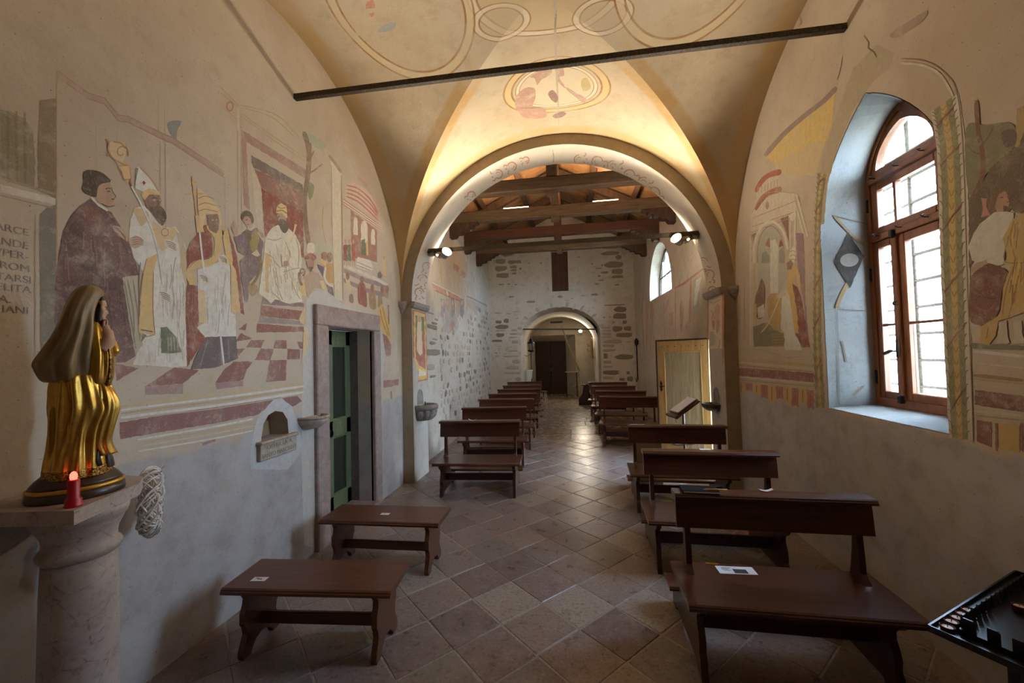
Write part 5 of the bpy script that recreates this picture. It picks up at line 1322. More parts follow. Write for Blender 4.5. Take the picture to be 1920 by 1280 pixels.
for pts in ([(428, 940), (466, 946), (466, 1280)], [(428, 940), (430, 1280)]): L.line(pts, 1.6, (188, 164, 132), 2, False)
L.at(*PX)
for k in range(3): L.line([(721, 676 + k * 6), (748, 678 + k * 6)], 2, (196, 164, 120), 2)
L.fill([(719, 713), (748, 710), (747, 722), (719, 727)], (150, 96, 88), 2); L.line([(733, 733), (734, 748)], 3, (150, 100, 90), 2)
L.done('fresco_crowd', arch_part, 'painted crowd beside the door')

# chequered painted pavement, steps and skirting bands
L.at(*C2)
TR, TP = (130, 76, 68), (150, 112, 104)
for q, c in (([(578, 1030), (768, 1066), (590, 1170)], TR), ([(1050, 1060), (1250, 1084), (1122, 1190), (812, 1216)], TR), ([(1524, 1016), (1655, 1012), (1604, 1160), (1380, 1184), (1440, 1090)], TR), ([(815, 1218), (1122, 1192), (1122, 1272), (820, 1280)], TP), ([(1380, 1186), (1602, 1164), (1602, 1210), (1390, 1236)], TP)): L.fill(q, c, 1)
L.at(*A2)
for q in ([(150, 1018), (205, 1018), (190, 1050), (130, 1048)], [(248, 1018), (292, 1020), (293, 1053), (240, 1052)], [(335, 1025), (357, 1026), (357, 1053), (345, 1053)], [(90, 1054), (126, 1052), (100, 1082)], [(190, 1052), (240, 1055), (228, 1100), (165, 1098)], [(295, 1053), (345, 1055), (346, 1095), (295, 1097)], [(90, 1110), (155, 1106), (105, 1182), (8, 1188)], [(226, 1100), (293, 1098), (290, 1180), (210, 1186)], [(100, 975), (135, 950), (128, 980)], [(88, 1025), (110, 990), (156, 1014), (120, 1020)]): L.fill(q, TR, 1)
L.at(*C3)
for q, c in (([(360, 940), (550, 990), (740, 1026), (740, 1062), (550, 1050), (345, 1036)], (126, 98, 92)), ([(340, 1040), (540, 1076), (735, 1100), (706, 1180), (520, 1166), (335, 1146)], (134, 74, 64)), ([(330, 1148), (520, 1168), (735, 1192), (735, 1226), (310, 1206)], (138, 118, 110)), ([(305, 1212), (520, 1230), (740, 1246), (740, 1290), (300, 1296)], (132, 70, 60))): L.fill(q, c, 1)
L.at(*PX)
for o, w, c in ((0, 5, (192, 158, 108)), (7, 4, WHT), (13, 3, (178, 142, 96)), (21, 5, WHT), (26, 2, (178, 150, 112))): L.line([(226, 762 + o), (300, 752 + o), (400, 740 + o), (480, 730 + o * .9), (569, 718 + o * .8)], w, c, 2)
L.fill([(224, 792), (300, 779), (400, 763), (480, 751), (556, 741), (566, 752), (548, 762), (520, 740), (496, 768), (480, 778), (400, 794), (300, 810), (226, 823)], (128, 78, 74), 1)
for o, w, c in ((0, 4, WHT), (6, 2, (186, 152, 104)), (13, 3, (196, 170, 130)), (22, 3, WHT)): L.line([(258, 824 + o), (330, 812 + o), (400, 800 + o), (474, 785 + o)], w, c, 2)
L.fill([(378, 830), (404, 822), (404, 827), (380, 835)], (158, 104, 96), 1)
L.line([(100, 775), (150, 772), (226, 760)], 6, (196, 176, 152), 1)
L.done('fresco_pavement', wall_left, 'painted red and white chequered pavement, steps and striped skirting')

# --- man in purple
figs = bpy.data.objects.new('fresco_figures', None); COL.objects.link(figs); figs.parent = wall_left; figs['label'] = 'fresco of churchmen standing before an enthroned pope'
L.at(*C1)
L.fill([(385, 825), (430, 850), (515, 918), (545, 925), (620, 1040), (690, 1180), (722, 1285), (742, 1330), (770, 1430), (652, 1448), (700, 1800), (742, 2080), (660, 2130), (320, 2140), (110, 2140), (95, 1800), (104, 1460), (125, 1270), (160, 1080), (220, 960), (300, 872)], PLUM, 1)
for q in ([(170, 1120), (260, 1000), (330, 1060), (300, 1240), (190, 1280)], [(160, 1500), (420, 1430), (640, 1460), (640, 1540), (300, 1560)], [(300, 1330), (520, 1290), (560, 1400), (400, 1440)], [(130, 1600), (260, 1640), (240, 2000), (130, 2060)]): L.fill(q, PLUM2, 2, True)
L.fill([(330, 900), (420, 890), (470, 990), (430, 1060), (350, 1010)], (112, 64, 54), 2, True)
for pts in ([(480, 1560), (540, 1760), (560, 2080)], [(600, 1500), (650, 1760), (690, 2060)], [(540, 930), (600, 1080), (700, 1300)], [(300, 880), (200, 1010), (130, 1280)]): L.line(pts, 1.6, (70, 44, 44), 3)
L.folds([(200, 1000), (385, 840), (540, 940), (700, 1250), (640, 1450), (690, 1800), (720, 2060), (120, 2100), (105, 1460), (160, 1080)], 46, [(84, 50, 50), (118, 80, 76), (76, 44, 46), (128, 92, 86)], 3, 170, .05, 2.0, 3)
L.fill([(320, 640), (332, 602), (372, 590), (440, 600), (500, 632), (542, 684), (470, 702), (434, 742), (424, 806), (380, 798), (332, 772), (310, 738), (326, 690)], (64, 48, 36), 3, True)
L.fill([(440, 722), (470, 696), (538, 684), (546, 730), (560, 770), (582, 803), (568, 818), (578, 838), (570, 852), (580, 872), (548, 882), (520, 900), (470, 860), (424, 830)], FLESH, 2)
L.fill([(378, 815), (400, 812), (440, 858), (522, 908), (515, 925), (440, 880)], CREAM, 3)
for pts, w in (([(500, 745), (520, 736), (540, 742)], 2), ([(512, 762), (538, 762)], 2.2), ([(546, 826), (572, 824)], 2.2), ([(546, 730), (560, 772), (582, 803), (568, 816)], 1.4), ([(470, 860), (520, 884), (575, 878)], 1.6)): L.line(pts, w, DRK, 4)
for q in ([(552, 1040), (600, 1040), (650, 1070), (682, 1118), (676, 1168), (640, 1140), (570, 1080)], [(680, 1142), (742, 1114), (800, 1148), (796, 1190), (740, 1222), (694, 1200)]): L.fill(q, (186, 146, 118), 3)
for k in range(4): L.line([(560 + k * 12, 1046 + k * 3), (610 + k * 10, 1078 + k * 12), (664, 1130 + k * 10)], 1, INK, 4); L.line([(716, 1136 + k * 18), (766, 1128 + k * 18), (806, 1160 + k * 12)], 1.1, INK, 4)
L.done('painted_figure', figs, 'man in a long purple cloak with dark bound hair')
# --- bishop with crozier
L.at(*C1)
L.fill([(700, 980), (735, 900), (806, 876), (870, 930), (962, 1062), (1056, 1042), (1110, 1130), (1142, 1210), (1148, 1800), (1150, 2160), (1040, 2170), (860, 2155), (720, 2150), (820, 1860), (800, 1400), (722, 1290), (690, 1100)], (212, 196, 174), 1)
L.fill([(636, 1450), (750, 1455), (730, 1560), (800, 1990), (736, 2050), (690, 1800)], (176, 158, 126), 1)
L.folds([(900, 1300), (1090, 1260), (1140, 1300), (1146, 2140), (740, 2130), (900, 1900)], 40, [(176, 160, 140), (190, 174, 152), (164, 146, 124)], 2, 170, 0, 1.3, 5)
for pts in ([(676, 1470), (720, 1700), (730, 1900)], [(720, 1470), (760, 1760), (776, 1960)], [(780, 1330), (770, 1500), (790, 1800)], [(650, 1480), (700, 1760), (742, 2020)]): L.line(pts, 2.4, (126, 110, 86), 2)
L.fill([(830, 1300), (925, 1258), (884, 1400), (880, 1700), (898, 1912), (764, 1892), (790, 1500)], GOLDC, 2); L.line([(830, 1300), (790, 1500), (766, 1890), (896, 1910)], 1.6, (150, 96, 66), 3); L.line([(884, 1400), (880, 1700), (896, 1905)], 1.6, (150, 82, 60), 3); L.line([(780, 1868), (880, 1886)], 2.4, (110, 60, 46), 3)
L.fill([(940, 1850), (992, 1845), (1060, 1920), (1112, 2050), (1040, 2058), (946, 2056)], GRN, 2); L.fill([(800, 1900), (832, 1912), (780, 1975)], GRN, 2)
for k in range(4): L.line([(1000 + k * 24, 1925), (1002 + k * 26, 2040)], 1.6, (150, 150, 128), 3)
L.fill([(725, 905), (800, 905), (850, 960), (790, 1040), (740, 960)], (196, 160, 116), 2, True)
L.fill([(1056, 1060), (1110, 1130), (1146, 1240), (1150, 1560), (1110, 1400), (1090, 1200)], (190, 160, 122), 2)
L.fill([(875, 1000), (966, 1062), (1050, 1050), (1060, 1120), (960, 1240), (900, 1150)], (206, 170, 120), 2, True)
L.ell(975, 1090, 28, 30, (208, 172, 112), 3); L.ring(975, 1090, 28, 30, 1.4, (150, 104, 66), 4)
L.fill([(745, 572), (772, 568), (862, 662), (924, 764), (880, 744), (806, 766), (736, 740)], (214, 200, 178), 2); L.line([(772, 568), (862, 662), (926, 766)], 3, (176, 128, 96), 3); L.fill([(746, 574), (764, 576), (750, 640), (738, 720), (736, 700)], (112, 110, 98), 3); L.fill([(806, 676), (822, 694), (808, 714), (794, 694)], (120, 50, 46), 3)
L.fill([(784, 800), (800, 768), (850, 742), (930, 762), (944, 800), (880, 782), (810, 832)], (212, 170, 112), 3)
L.fill([(808, 838), (850, 788), (930, 792), (946, 836), (936, 870), (962, 900), (940, 930), (870, 940), (828, 890)], (128, 88, 68), 3)
L.fill([(850, 900), (900, 880), (960, 896), (988, 960), (976, 1010), (948, 1035), (900, 985)], (78, 54, 42), 4, True)
L.ell(890, 832, 14, 8, (176, 148, 120), 4); L.ell(936, 834, 8, 8, (176, 148, 120), 4); L.line([(872, 820), (892, 812), (912, 822)], 1.5, DRK, 5); L.line([(914, 836), (922, 866), (906, 880)], 1.5, DRK, 5)
for cx, cy in ((1012, 1180), (965, 1590)):
    L.fill([(cx - 38, cy - 30), (cx + 10, cy - 34), (cx + 46, cy + 10), (cx + 76, cy + 56), (cx + 20, cy + 60), (cx - 40, cy + 10)], (206, 184, 158), 4)
    for k in range(4): L.line([(cx - 34 + k * 8, cy - 20 + k * 14), (cx + 10 + k * 4, cy - 12 + k * 16), (cx + 52, cy + 12 + k * 14)], 1.1, (90, 72, 56), 5)
OR = (176, 116, 66)
sp = [(628 + (14 + 9 * t) * math.cos(t * 1.25 + .5), 452 + (14 + 10 * t) * math.sin(t * 1.25 + .5)) for t in [i * .5 for i in range(11)]]
L.line(sp, 2.2, OR, 4); L.fill([(525, 380), (570, 362), (640, 380), (668, 430), (650, 500), (610, 545), (560, 500), (525, 450)], (206, 172, 124), 2, True)
L.line([(500, 345), (525, 375), (522, 430), (560, 500), (640, 545), (676, 556)], 3, OR, 4); L.line([(560, 366), (620, 376), (662, 420), (660, 400)], 3, OR, 4); L.ell(520, 472, 12, 14, OR, 4)
L.fill([(598, 560), (690, 556), (690, 584), (700, 640), (706, 664), (648, 664), (626, 600)], (208, 166, 112), 3); L.line([(598, 560), (690, 556), (706, 664), (648, 668), (598, 562)], 1.8, OR, 4, False); L.line([(660, 672), (700, 664), (706, 722), (690, 690)], 3, OR, 4, False)
L.line([(706, 722), (800, 900), (900, 1160), (962, 1510)], 3, (216, 204, 184), 5)
L.done('painted_figure', figs, 'bearded bishop in white with mitre and golden crozier')
# --- pope with the double cross
L.at(*C2)
L.fill([(1145, 160), (1180, 60), (1230, 0), (1245, -70), (1335, -80), (1352, 0), (1350, 120), (1330, 190), (1180, 235), (1152, 290), (1170, 400), (1240, 410), (1240, 720), (1300, 830), (1220, 950), (1152, 1062), (1140, 600)], RED, 1)
L.fill([(1480, -60), (1555, 180), (1585, 400), (1612, 640), (1574, 622), (1560, 400), (1500, 200)], RED, 1)
for pts in ([(1180, 60), (1160, 200), (1160, 700), (1170, 1040)], [(1210, 420), (1200, 700), (1230, 900)]): L.line(pts, 2, (92, 40, 34), 2)
L.fill([(1236, 400), (1240, 280), (1400, 220), (1480, 150), (1496, 260), (1502, 620), (1540, 640), (1545, 812), (1300, 822), (1228, 742), (1300, 700)], (208, 194, 176), 2)
L.folds([(1250, 420), (1480, 260), (1500, 620), (1540, 800), (1310, 810), (1300, 700)], 26, [(176, 160, 142), (188, 172, 152), (160, 144, 124)], 3, 130, 0, 1.2, 6)
L.folds([(1150, 300), (1235, 420), (1238, 720), (1290, 830), (1215, 940), (1156, 1040), (1142, 600)], 14, [(104, 44, 36), (150, 78, 62)], 2, 140, .02, 1.8, 7)
L.line([(1320, -80), (1395, 20), (1392, 150), (1330, 225), (1235, 230), (1180, 280), (1180, 350), (1215, 388)], 13, GOLDC, 3); L.line([(1395, 10), (1450, -30), (1470, 60), (1500, 240)], 12, GOLDC, 3)
L.line([(1290, -60), (1352, 60), (1340, 170), (1230, 205), (1160, 270)], 1.4, (146, 96, 60), 4)
L.fill([(1500, 220), (1542, 280), (1582, 622), (1504, 620)], (206, 164, 112), 3); L.fill([(1238, 432), (1290, 442), (1312, 712), (1244, 700)], (210, 174, 126), 3)
L.fill([(1302, 818), (1545, 812), (1562, 990), (1380, 1062), (1180, 1080), (1232, 950)], (94, 78, 76), 2)
for pts in ([(1420, 830), (1430, 1020)], [(1480, 830), (1490, 1000)], [(1320, 840), (1260, 1040)]): L.line(pts, 3, (120, 104, 100), 3)
for cx, cy in ((1430, 195), (1275, 345)):
    L.fill([(cx - 26, cy - 26), (cx + 16, cy - 40), (cx + 46, cy), (cx + 56, cy + 40), (cx + 10, cy + 44), (cx - 30, cy + 14)], (208, 186, 160), 4)
    for k in range(4): L.line([(cx - 22 + k * 8, cy - 18 + k * 12), (cx + 14 + k * 4, cy - 14 + k * 12), (cx + 42, cy + 6 + k * 10)], 1.1, (90, 72, 56), 5)
L.at(*C1)
L.fill([(1236, 728), (1310, 790), (1372, 850), (1420, 930), (1432, 1010), (1408, 1070), (1404, 950), (1300, 938), (1280, 1050), (1290, 1090), (1262, 1080), (1246, 950), (1236, 850)], (212, 172, 116), 3)
for y in (800, 855, 905): L.line([(1240, y + 20), (1300, y), (1370 + (y - 800) * .3, y + 24)], 1.8, (164, 108, 66), 4)
L.fill([(1308, 952), (1392, 940), (1410, 1000), (1404, 1060), (1386, 1100), (1330, 1070)], (126, 86, 66), 4); L.ell(1358, 992, 10, 7, (180, 150, 120), 5); L.ell(1388, 990, 7, 7, (180, 150, 120), 5); L.line([(1372, 990), (1382, 1030), (1366, 1042)], 1.5, DRK, 5)
L.line([(1194, 640), (1210, 790), (1232, 960)], 3.4, (196, 148, 92), 5); L.line([(1168, 692), (1230, 690)], 3.2, (196, 148, 92), 5); L.line([(1130, 786), (1292, 780)], 4, (196, 148, 92), 5); L.fill([(1214, 955), (1258, 950), (1272, 1090), (1232, 1092)], (206, 164, 110), 5)
L.line([(1252, 1090), (1268, 1240), (1290, 1420)], 3.4, (222, 208, 190), 6); L.line([(1420, 1920), (1430, 2000), (1446, 2150)], 3.4, (214, 198, 184), 6)
L.done('painted_figure', figs, 'pope in white gown and red cape holding a double cross')
# --- young man beside the throne
L.at(*C3)
L.fill([(88, 412), (150, 392), (205, 345), (240, 352), (300, 330), (345, 400), (362, 470), (350, 570), (330, 700), (300, 760), (232, 832), (215, 1025), (188, 1000), (160, 820), (140, 640), (190, 590), (120, 545)], (116, 92, 90), 1)
L.folds([(100, 420), (200, 380), (340, 420), (340, 600), (220, 820), (160, 800), (150, 640), (190, 590)], 16, [(90, 70, 70), (136, 112, 108)], 2, 60, .1, 1.3, 9)
L.fill([(240, 392), (300, 342), (325, 420), (300, 540), (250, 552), (235, 470)], (150, 126, 72), 2); L.fill([(180, 362), (240, 360), (250, 440), (220, 470)], (98, 84, 58), 2)
L.fill([(154, 238), (172, 186), (215, 170), (258, 205), (272, 268), (252, 292), (236, 235), (190, 222), (168, 255)], (96, 70, 46), 4, True); L.fill([(164, 255), (195, 222), (236, 238), (256, 292), (238, 338), (212, 315), (186, 290)], FLESH, 3)
L.line([(196, 262), (214, 250)], 1.4, DRK, 5); L.line([(208, 300), (228, 296)], 1.6, (140, 60, 50), 5); L.line([(210, 320), (245, 350), (280, 305)], 3, CREAM, 4)
L.fill([(64, 322), (78, 300), (90, 254), (104, 290), (124, 340), (124, 398), (92, 392), (70, 350)], (180, 140, 114), 3); L.line([(88, 300), (84, 330)], 1, INK, 4)
L.fill([(250, 570), (300, 530), (330, 580), (300, 600)], (206, 176, 148), 3)
L.line([(286 + (6 + 5 * t) * math.cos(t * 1.4), 625 + (6 + 6 * t) * math.sin(t * 1.4)) for t in [i * .5 for i in range(12)]], 2.4, (110, 80, 52), 4); L.line([(330, 590), (340, 680), (300, 800), (250, 860)], 4, (130, 96, 62), 3)
L.fill([(215, 880), (260, 840), (310, 880), (300, 930), (250, 960)], (160, 124, 82), 2, True)
L.done('painted_figure', figs, 'young man with raised hand beside the throne')
# --- enthroned pope
L.fill([(390, 402), (440, 330), (490, 304), (600, 340), (660, 396), (702, 490), (716, 650), (700, 800), (722, 1010), (640, 1025), (600, 1032), (470, 990), (430, 1030), (404, 1000), (318, 932), (350, 700), (372, 480)], (214, 194, 164), 3)
for pts in ([(400, 430), (470, 445), (530, 420)], [(370, 560), (440, 600), (470, 650), (520, 700)], [(450, 700), (480, 850), (540, 1000)], [(660, 420), (690, 560), (680, 700)], [(540, 740), (640, 710), (700, 700)], [(620, 780), (640, 880), (700, 990)], [(400, 700), (400, 900)], [(560, 450), (600, 560), (590, 640)], [(430, 920), (480, 960), (520, 1000)]): L.line(pts, 1.5, (168, 130, 88), 4)
L.folds([(420, 480), (640, 420), (700, 640), (690, 960), (440, 960), (340, 900), (370, 600)], 44, [(180, 152, 116), (190, 162, 128), (168, 136, 98), (150, 128, 100)], 4, 90, .1, 1.1, 8)
L.fill([(375, 560), (420, 590), (440, 640), (410, 700), (405, 930), (380, 920)], (198, 160, 104), 4); L.fill([(690, 820), (740, 800), (756, 960), (720, 960), (690, 900)], (204, 166, 108), 4)
L.fill([(478, 196), (486, 130), (524, 100), (572, 132), (582, 236), (556, 250), (530, 200)], (214, 176, 116), 4); L.line([(480, 180), (530, 168), (580, 200)], 2, (150, 98, 56), 5); L.line([(486, 130), (524, 150), (570, 140)], 1.6, (150, 98, 56), 5)
L.fill([(484, 208), (530, 194), (574, 240), (568, 272), (496, 262)], FLESH, 4); L.fill([(498, 262), (560, 258), (592, 330), (560, 380), (520, 345)], (84, 68, 54), 5, True); L.line([(492, 228), (512, 222)], 1.6, DRK, 5); L.line([(500, 226), (496, 250)], 1.4, DRK, 5)
L.fill([(545, 640), (590, 625), (606, 680), (560, 700), (540, 690)], (186, 146, 120), 5); L.fill([(305, 372), (330, 345), (372, 400), (384, 466), (350, 450)], (200, 164, 134), 4)
for k in range(3): L.line([(315 + k * 16, 362 + k * 4), (350 + k * 8, 420)], 1, INK, 5); L.line([(546, 650 + k * 14), (590, 640 + k * 14)], 1, INK, 6)
L.line([(656, 300), (650, 340), (612, 470)], 3, (216, 186, 140), 5); L.ell(657, 308, 12, 12, (206, 164, 110), 5)
L.done('painted_figure', figs, 'enthroned bearded pope in a white and gold mantle')
# --- attendants on the right of the throne
L.line([(716 + (5 + 5 * t) * math.cos(t * 1.4), 735 + (6 + 6 * t) * math.sin(t * 1.4)) for t in [i * .5 for i in range(12)]], 2.6, (110, 76, 48), 4); L.line([(690, 740), (700, 830), (720, 860)], 5, (120, 86, 56), 4)
L.fill([(735, 780), (770, 760), (810, 722), (870, 750), (912, 810), (945, 915), (880, 890), (828, 884), (776, 980), (748, 880)], (172, 138, 112), 2)
L.fill([(880, 820), (912, 812), (945, 918), (900, 890)], (206, 172, 118), 3); L.fill([(742, 604), (790, 562), (846, 590), (838, 628), (800, 620), (752, 622)], (136, 66, 56), 4, True); L.fill([(756, 640), (800, 620), (826, 640), (824, 700), (798, 738), (770, 700)], (160, 116, 92), 3); L.fill([(776, 690), (822, 690), (800, 742)], (96, 68, 52), 4)
L.fill([(860, 665), (918, 690), (930, 800), (905, 770), (866, 700)], (104, 82, 94), 2); L.fill([(872, 640), (900, 610), (950, 650), (930, 690)], (200, 160, 100), 3); L.ell(925, 590, 26, 40, (150, 104, 76), 4)
L.fill([(922, 710), (960, 650), (1000, 664), (1006, 842), (960, 836), (936, 790)], (186, 138, 80), 3); L.ell(972, 600, 26, 48, (130, 92, 62), 4); L.line([(935, 690), (925, 790), (960, 850), (1005, 870)], 4, CREAM, 4); L.fill([(940, 850), (1000, 880), (1012, 960), (960, 925)], (112, 82, 86), 2)
L.fill([(758, 520), (778, 470), (826, 480), (836, 540), (800, 575), (765, 555)], (212, 190, 160), 3, True); L.fill([(790, 480), (900, 490), (1000, 512), (1000, 580), (900, 560), (830, 560)], (172, 162, 126), 1)
L.fill([(690, 1170), (742, 1050), (748, 1100), (736, 1222), (704, 1210)], (206, 166, 112), 3)
L.at(*A2); L.fill([(362, 960), (378, 985), (378, 1040), (352, 1120)], (206, 170, 120), 3)
L.done('painted_figure', figs, 'group of attendants in hats and cloaks by the throne')
for k, (tx, px, py) in enumerate((('ARCE', 55, 437), ('ANDE', 55, 462), ('VPER-', 55, 482), ('ROM', 57, 505), ('TARSI', 60, 526), ('ELITA', 59, 544), ('A.', 22, 562), ('IANI', 55, 583))):
    P = on_x(px, py, XL + .0015); lettering('inscription', tx, .044, v_(P), RL, MAT['mortar'], wall_left, .0002, 'RIGHT', 1.0)

# ------------------------------------------------------------------ right wall paintings
Rw = Paint(hit_right, (196, 168, 136)); D1 = (1380, 60, 1.6); C5 = (1780, 100, 3.2); C6 = (1780, 380, 2.667); C7 = (1380, 280, 2.56)
Rw.at(*PX)
Rw.fill([(1534, 420), (1540, 300), (1568, 215), (1600, 128), (1645, 82), (1678, 100), (1668, 128), (1640, 150), (1600, 205), (1572, 270), (1552, 345), (1545, 420)], (176, 148, 112), 0)
Rw.at(*D1)
Rw.fill([(88, 372), (140, 312), (200, 258), (300, 172), (285, 290), (238, 420), (135, 408)], (216, 172, 96), 1); Rw.fill([(110, 400), (230, 330), (270, 330), (238, 430), (150, 430)], (206, 168, 116), 2)
Rw.line([(86, 372), (140, 310), (200, 256), (262, 208), (302, 166)], 9, (150, 112, 98), 3)
Rw.at(*C7)
for y0, y1 in ((110, 95), (196, 178)): Rw.fill([(92, y0 + 80), (120, y0 + 30), (160, y0), (212, y1), (214, y1 + 26), (160, y0 + 26), (124, y0 + 62), (100, y0 + 96)], (168, 76, 54), 3, True)
Rw.fill([(96, 190), (150, 136), (210, 124), (208, 180), (150, 196), (98, 240)], (206, 176, 142), 2)
for k in range(7): Rw.line([(110 + k * 15, 178 - k * 6), (108 + k * 15, 214 - k * 5)], 1.2, (166, 130, 100), 3)
Rw.fill([(70, 300), (150, 206), (296, 208), (330, 330), (352, 420), (322, 420), (292, 300), (270, 300), (76, 400)], (206, 180, 146), 2)
for pts in ([(74, 310), (150, 208), (298, 212)], [(80, 330), (290, 246)], [(76, 372), (292, 296)], [(76, 398), (290, 318)], [(296, 212), (352, 420)], [(282, 224), (338, 424)]): Rw.line(pts, 1.4, (164, 128, 98), 3)
Rw.ell(150, 268, 9, 20, (170, 128, 100), 3)
Rw.fill([(76, 410), (110, 396), (88, 470), (84, 540), (76, 540)], (140, 92, 80), 2); Rw.fill([(214, 332), (252, 318), (254, 440), (242, 400)], (138, 88, 76), 2); Rw.fill([(290, 400), (326, 404), (332, 690), (350, 940), (320, 700), (296, 560)], (148, 110, 104), 2)
Rw.line([(88, 545), (92, 440), (130, 364), (180, 348), (228, 396), (248, 480)], 5, (212, 190, 158), 4); Rw.line([(104, 545), (108, 450), (138, 384), (178, 370), (214, 410), (230, 480)], 2, (150, 130, 108), 4)
Rw.fill([(106, 545), (110, 450), (140, 386), (178, 372), (214, 412), (230, 500), (236, 640), (200, 690), (130, 640), (108, 700)], (178, 160, 132), 3)
Rw.fill([(165, 690), (166, 440), (190, 430), (204, 470), (204, 690)], (210, 192, 162), 4); Rw.fill([(124, 545), (126, 500), (144, 486), (160, 510), (160, 545)], (140, 128, 106), 4); Rw.fill([(206, 545), (208, 490), (222, 470), (234, 500), (234, 545)], (150, 128, 108), 4); Rw.fill([(142, 460), (160, 420), (164, 470)], (140, 70, 58), 4); Rw.fill([(206, 470), (214, 430), (230, 460)], (140, 70, 58), 4)
for x in (70, 80, 262, 284): Rw.line([(x, 330 if x > 200 else 420), (x, 520 if x > 200 else 940)], 4 if x in (70, 284) else 2, (210, 186, 152), 5)
Rw.fill([(252, 320), (286, 296), (292, 330), (268, 345)], (212, 188, 154), 5)
for pts in ([(10, 660), (40, 645), (46, 950)], [(20, 720), (38, 715), (40, 900), (20, 905), (20, 720)], [(0, 960), (120, 960), (250, 1000), (370, 992)]): Rw.line(pts, 1.5, (176, 144, 112), 2, False)
scene_r = Rw.done('fresco_chapel_scene', wall_right, 'fresco of a pope blessing before a domed chapel')
Rw.at(*C7)
Rw.fill([(92, 720), (110, 660), (124, 620), (140, 660), (140, 740), (124, 810), (96, 800)], (112, 82, 62), 5, True); Rw.fill([(84, 740), (100, 740), (100, 840), (86, 800)], (196, 152, 90), 5)
Rw.fill([(104, 760), (136, 740), (138, 800), (108, 810)], (206, 190, 166), 6)
Rw.fill([(150, 720), (190, 690), (230, 720), (235, 800), (225, 868), (170, 850)], (186, 140, 78), 5, True); Rw.fill([(82, 850), (150, 830), (200, 870), (236, 890), (230, 945), (86, 946)], (122, 110, 78), 4)
Rw.fill([(174, 884), (230, 878), (228, 946), (178, 944)], (156, 126, 80), 6)
for k in range(4): Rw.line([(176, 894 + k * 14), (229, 890 + k * 14)], 1.2, (112, 88, 56), 7)
Rw.line([(215, 700), (160, 830), (120, 880)], 1.8, (214, 190, 140), 7)
Rw.fill([(222, 690), (252, 668), (270, 760), (286, 870), (318, 962), (236, 964), (232, 880), (216, 862)], (214, 196, 168), 6); Rw.fill([(262, 636), (296, 660), (312, 700), (336, 840), (356, 950), (318, 950), (284, 880)], (136, 60, 50), 6)
Rw.fill([(250, 590), (284, 556), (294, 600), (270, 640), (292, 760), (302, 884), (284, 880), (268, 760), (246, 660)], (206, 160, 84), 7); Rw.fill([(284, 560), (308, 600), (316, 690), (294, 640)], (204, 162, 100), 7)
Rw.fill([(244, 545), (262, 530), (274, 548), (266, 576), (246, 578)], (150, 104, 80), 7); Rw.fill([(254, 520), (262, 480), (280, 455), (292, 500), (282, 548), (268, 530)], (218, 196, 158), 7)
for y in (486, 506, 526): Rw.line([(258, y + 6), (276, y), (290, y + 8)], 1.4, (180, 136, 80), 8)
Rw.fill([(196, 700), (220, 680), (250, 670), (254, 690), (222, 712), (198, 716)], (206, 178, 146), 8)
Rw.done('painted_figure', scene_r, 'small pope in a red cloak leaning over kneeling people')
# skirting bands
Rw.at(*C7)
for y, w, c in ((1012, 5, (188, 152, 98)), (1028, 3, (206, 180, 140)), (1042, 2, (160, 126, 84)), (1098, 3, (206, 182, 146)), (1112, 2, (168, 136, 96))): Rw.line([(0, y - 8), (375, y + 26)], w, c, 3)
Rw.fill([(0, 1048), (190, 1058), (375, 1074), (375, 1118), (190, 1100), (0, 1084)], (136, 72, 62), 2)
for k in range(10):
    x = 8 + k * 37; y0 = 1116 + k * 4; h = (60, 40, 56, 70, 90, 66, 84, 96, 80, 100)[k]
    Rw.fill([(x, y0), (x + 34, y0 + 4), (x + 34, y0 + h), (x + 20, y0 + h * .86), (x + 2, y0 + h * .94)], ((204, 156, 84), (170, 100, 80))[k % 2], 2); Rw.line([(x + 17, y0 + 4), (x + 17, y0 + h * .8)], 1.4, (150, 70, 60), 3)
Rw.at(*C6)
for y, w, c in ((742, 6, (206, 186, 158)), (800, 3, (196, 170, 138)), (862, 7, (150, 116, 72)), (880, 4, (176, 146, 104)), (905, 3, (190, 164, 130)), (1040, 4, (196, 172, 140)), (1062, 3, (160, 130, 96))): Rw.line([(122, y), (373, y + 26)], w, c, 3)
Rw.fill([(130, 934), (373, 966), (373, 1046), (130, 1010)], (114, 60, 50), 2)
for k in range(5): Rw.ring(150 + k * 52, 976 + k * 7, 22, 26, 1.6, (140, 84, 70), 3)
Rw.fill([(138, 1086), (212, 1096), (212, 1222), (140, 1192)], (126, 66, 54), 2); Rw.fill([(246, 1102), (352, 1116), (352, 1248), (252, 1228)], (196, 146, 70), 2)
for x in (236, 362): Rw.fill([(x - 6, 1100), (x + 8, 1102), (x + 8, 1244), (x - 4, 1236)], (140, 84, 64), 3)
Rw.fill([(104, 600), (160, 606), (160, 690), (120, 690), (108, 640)], (196, 168, 138), 3)
Rw.done('fresco_skirting', wall_right, 'painted red and ochre skirting bands')
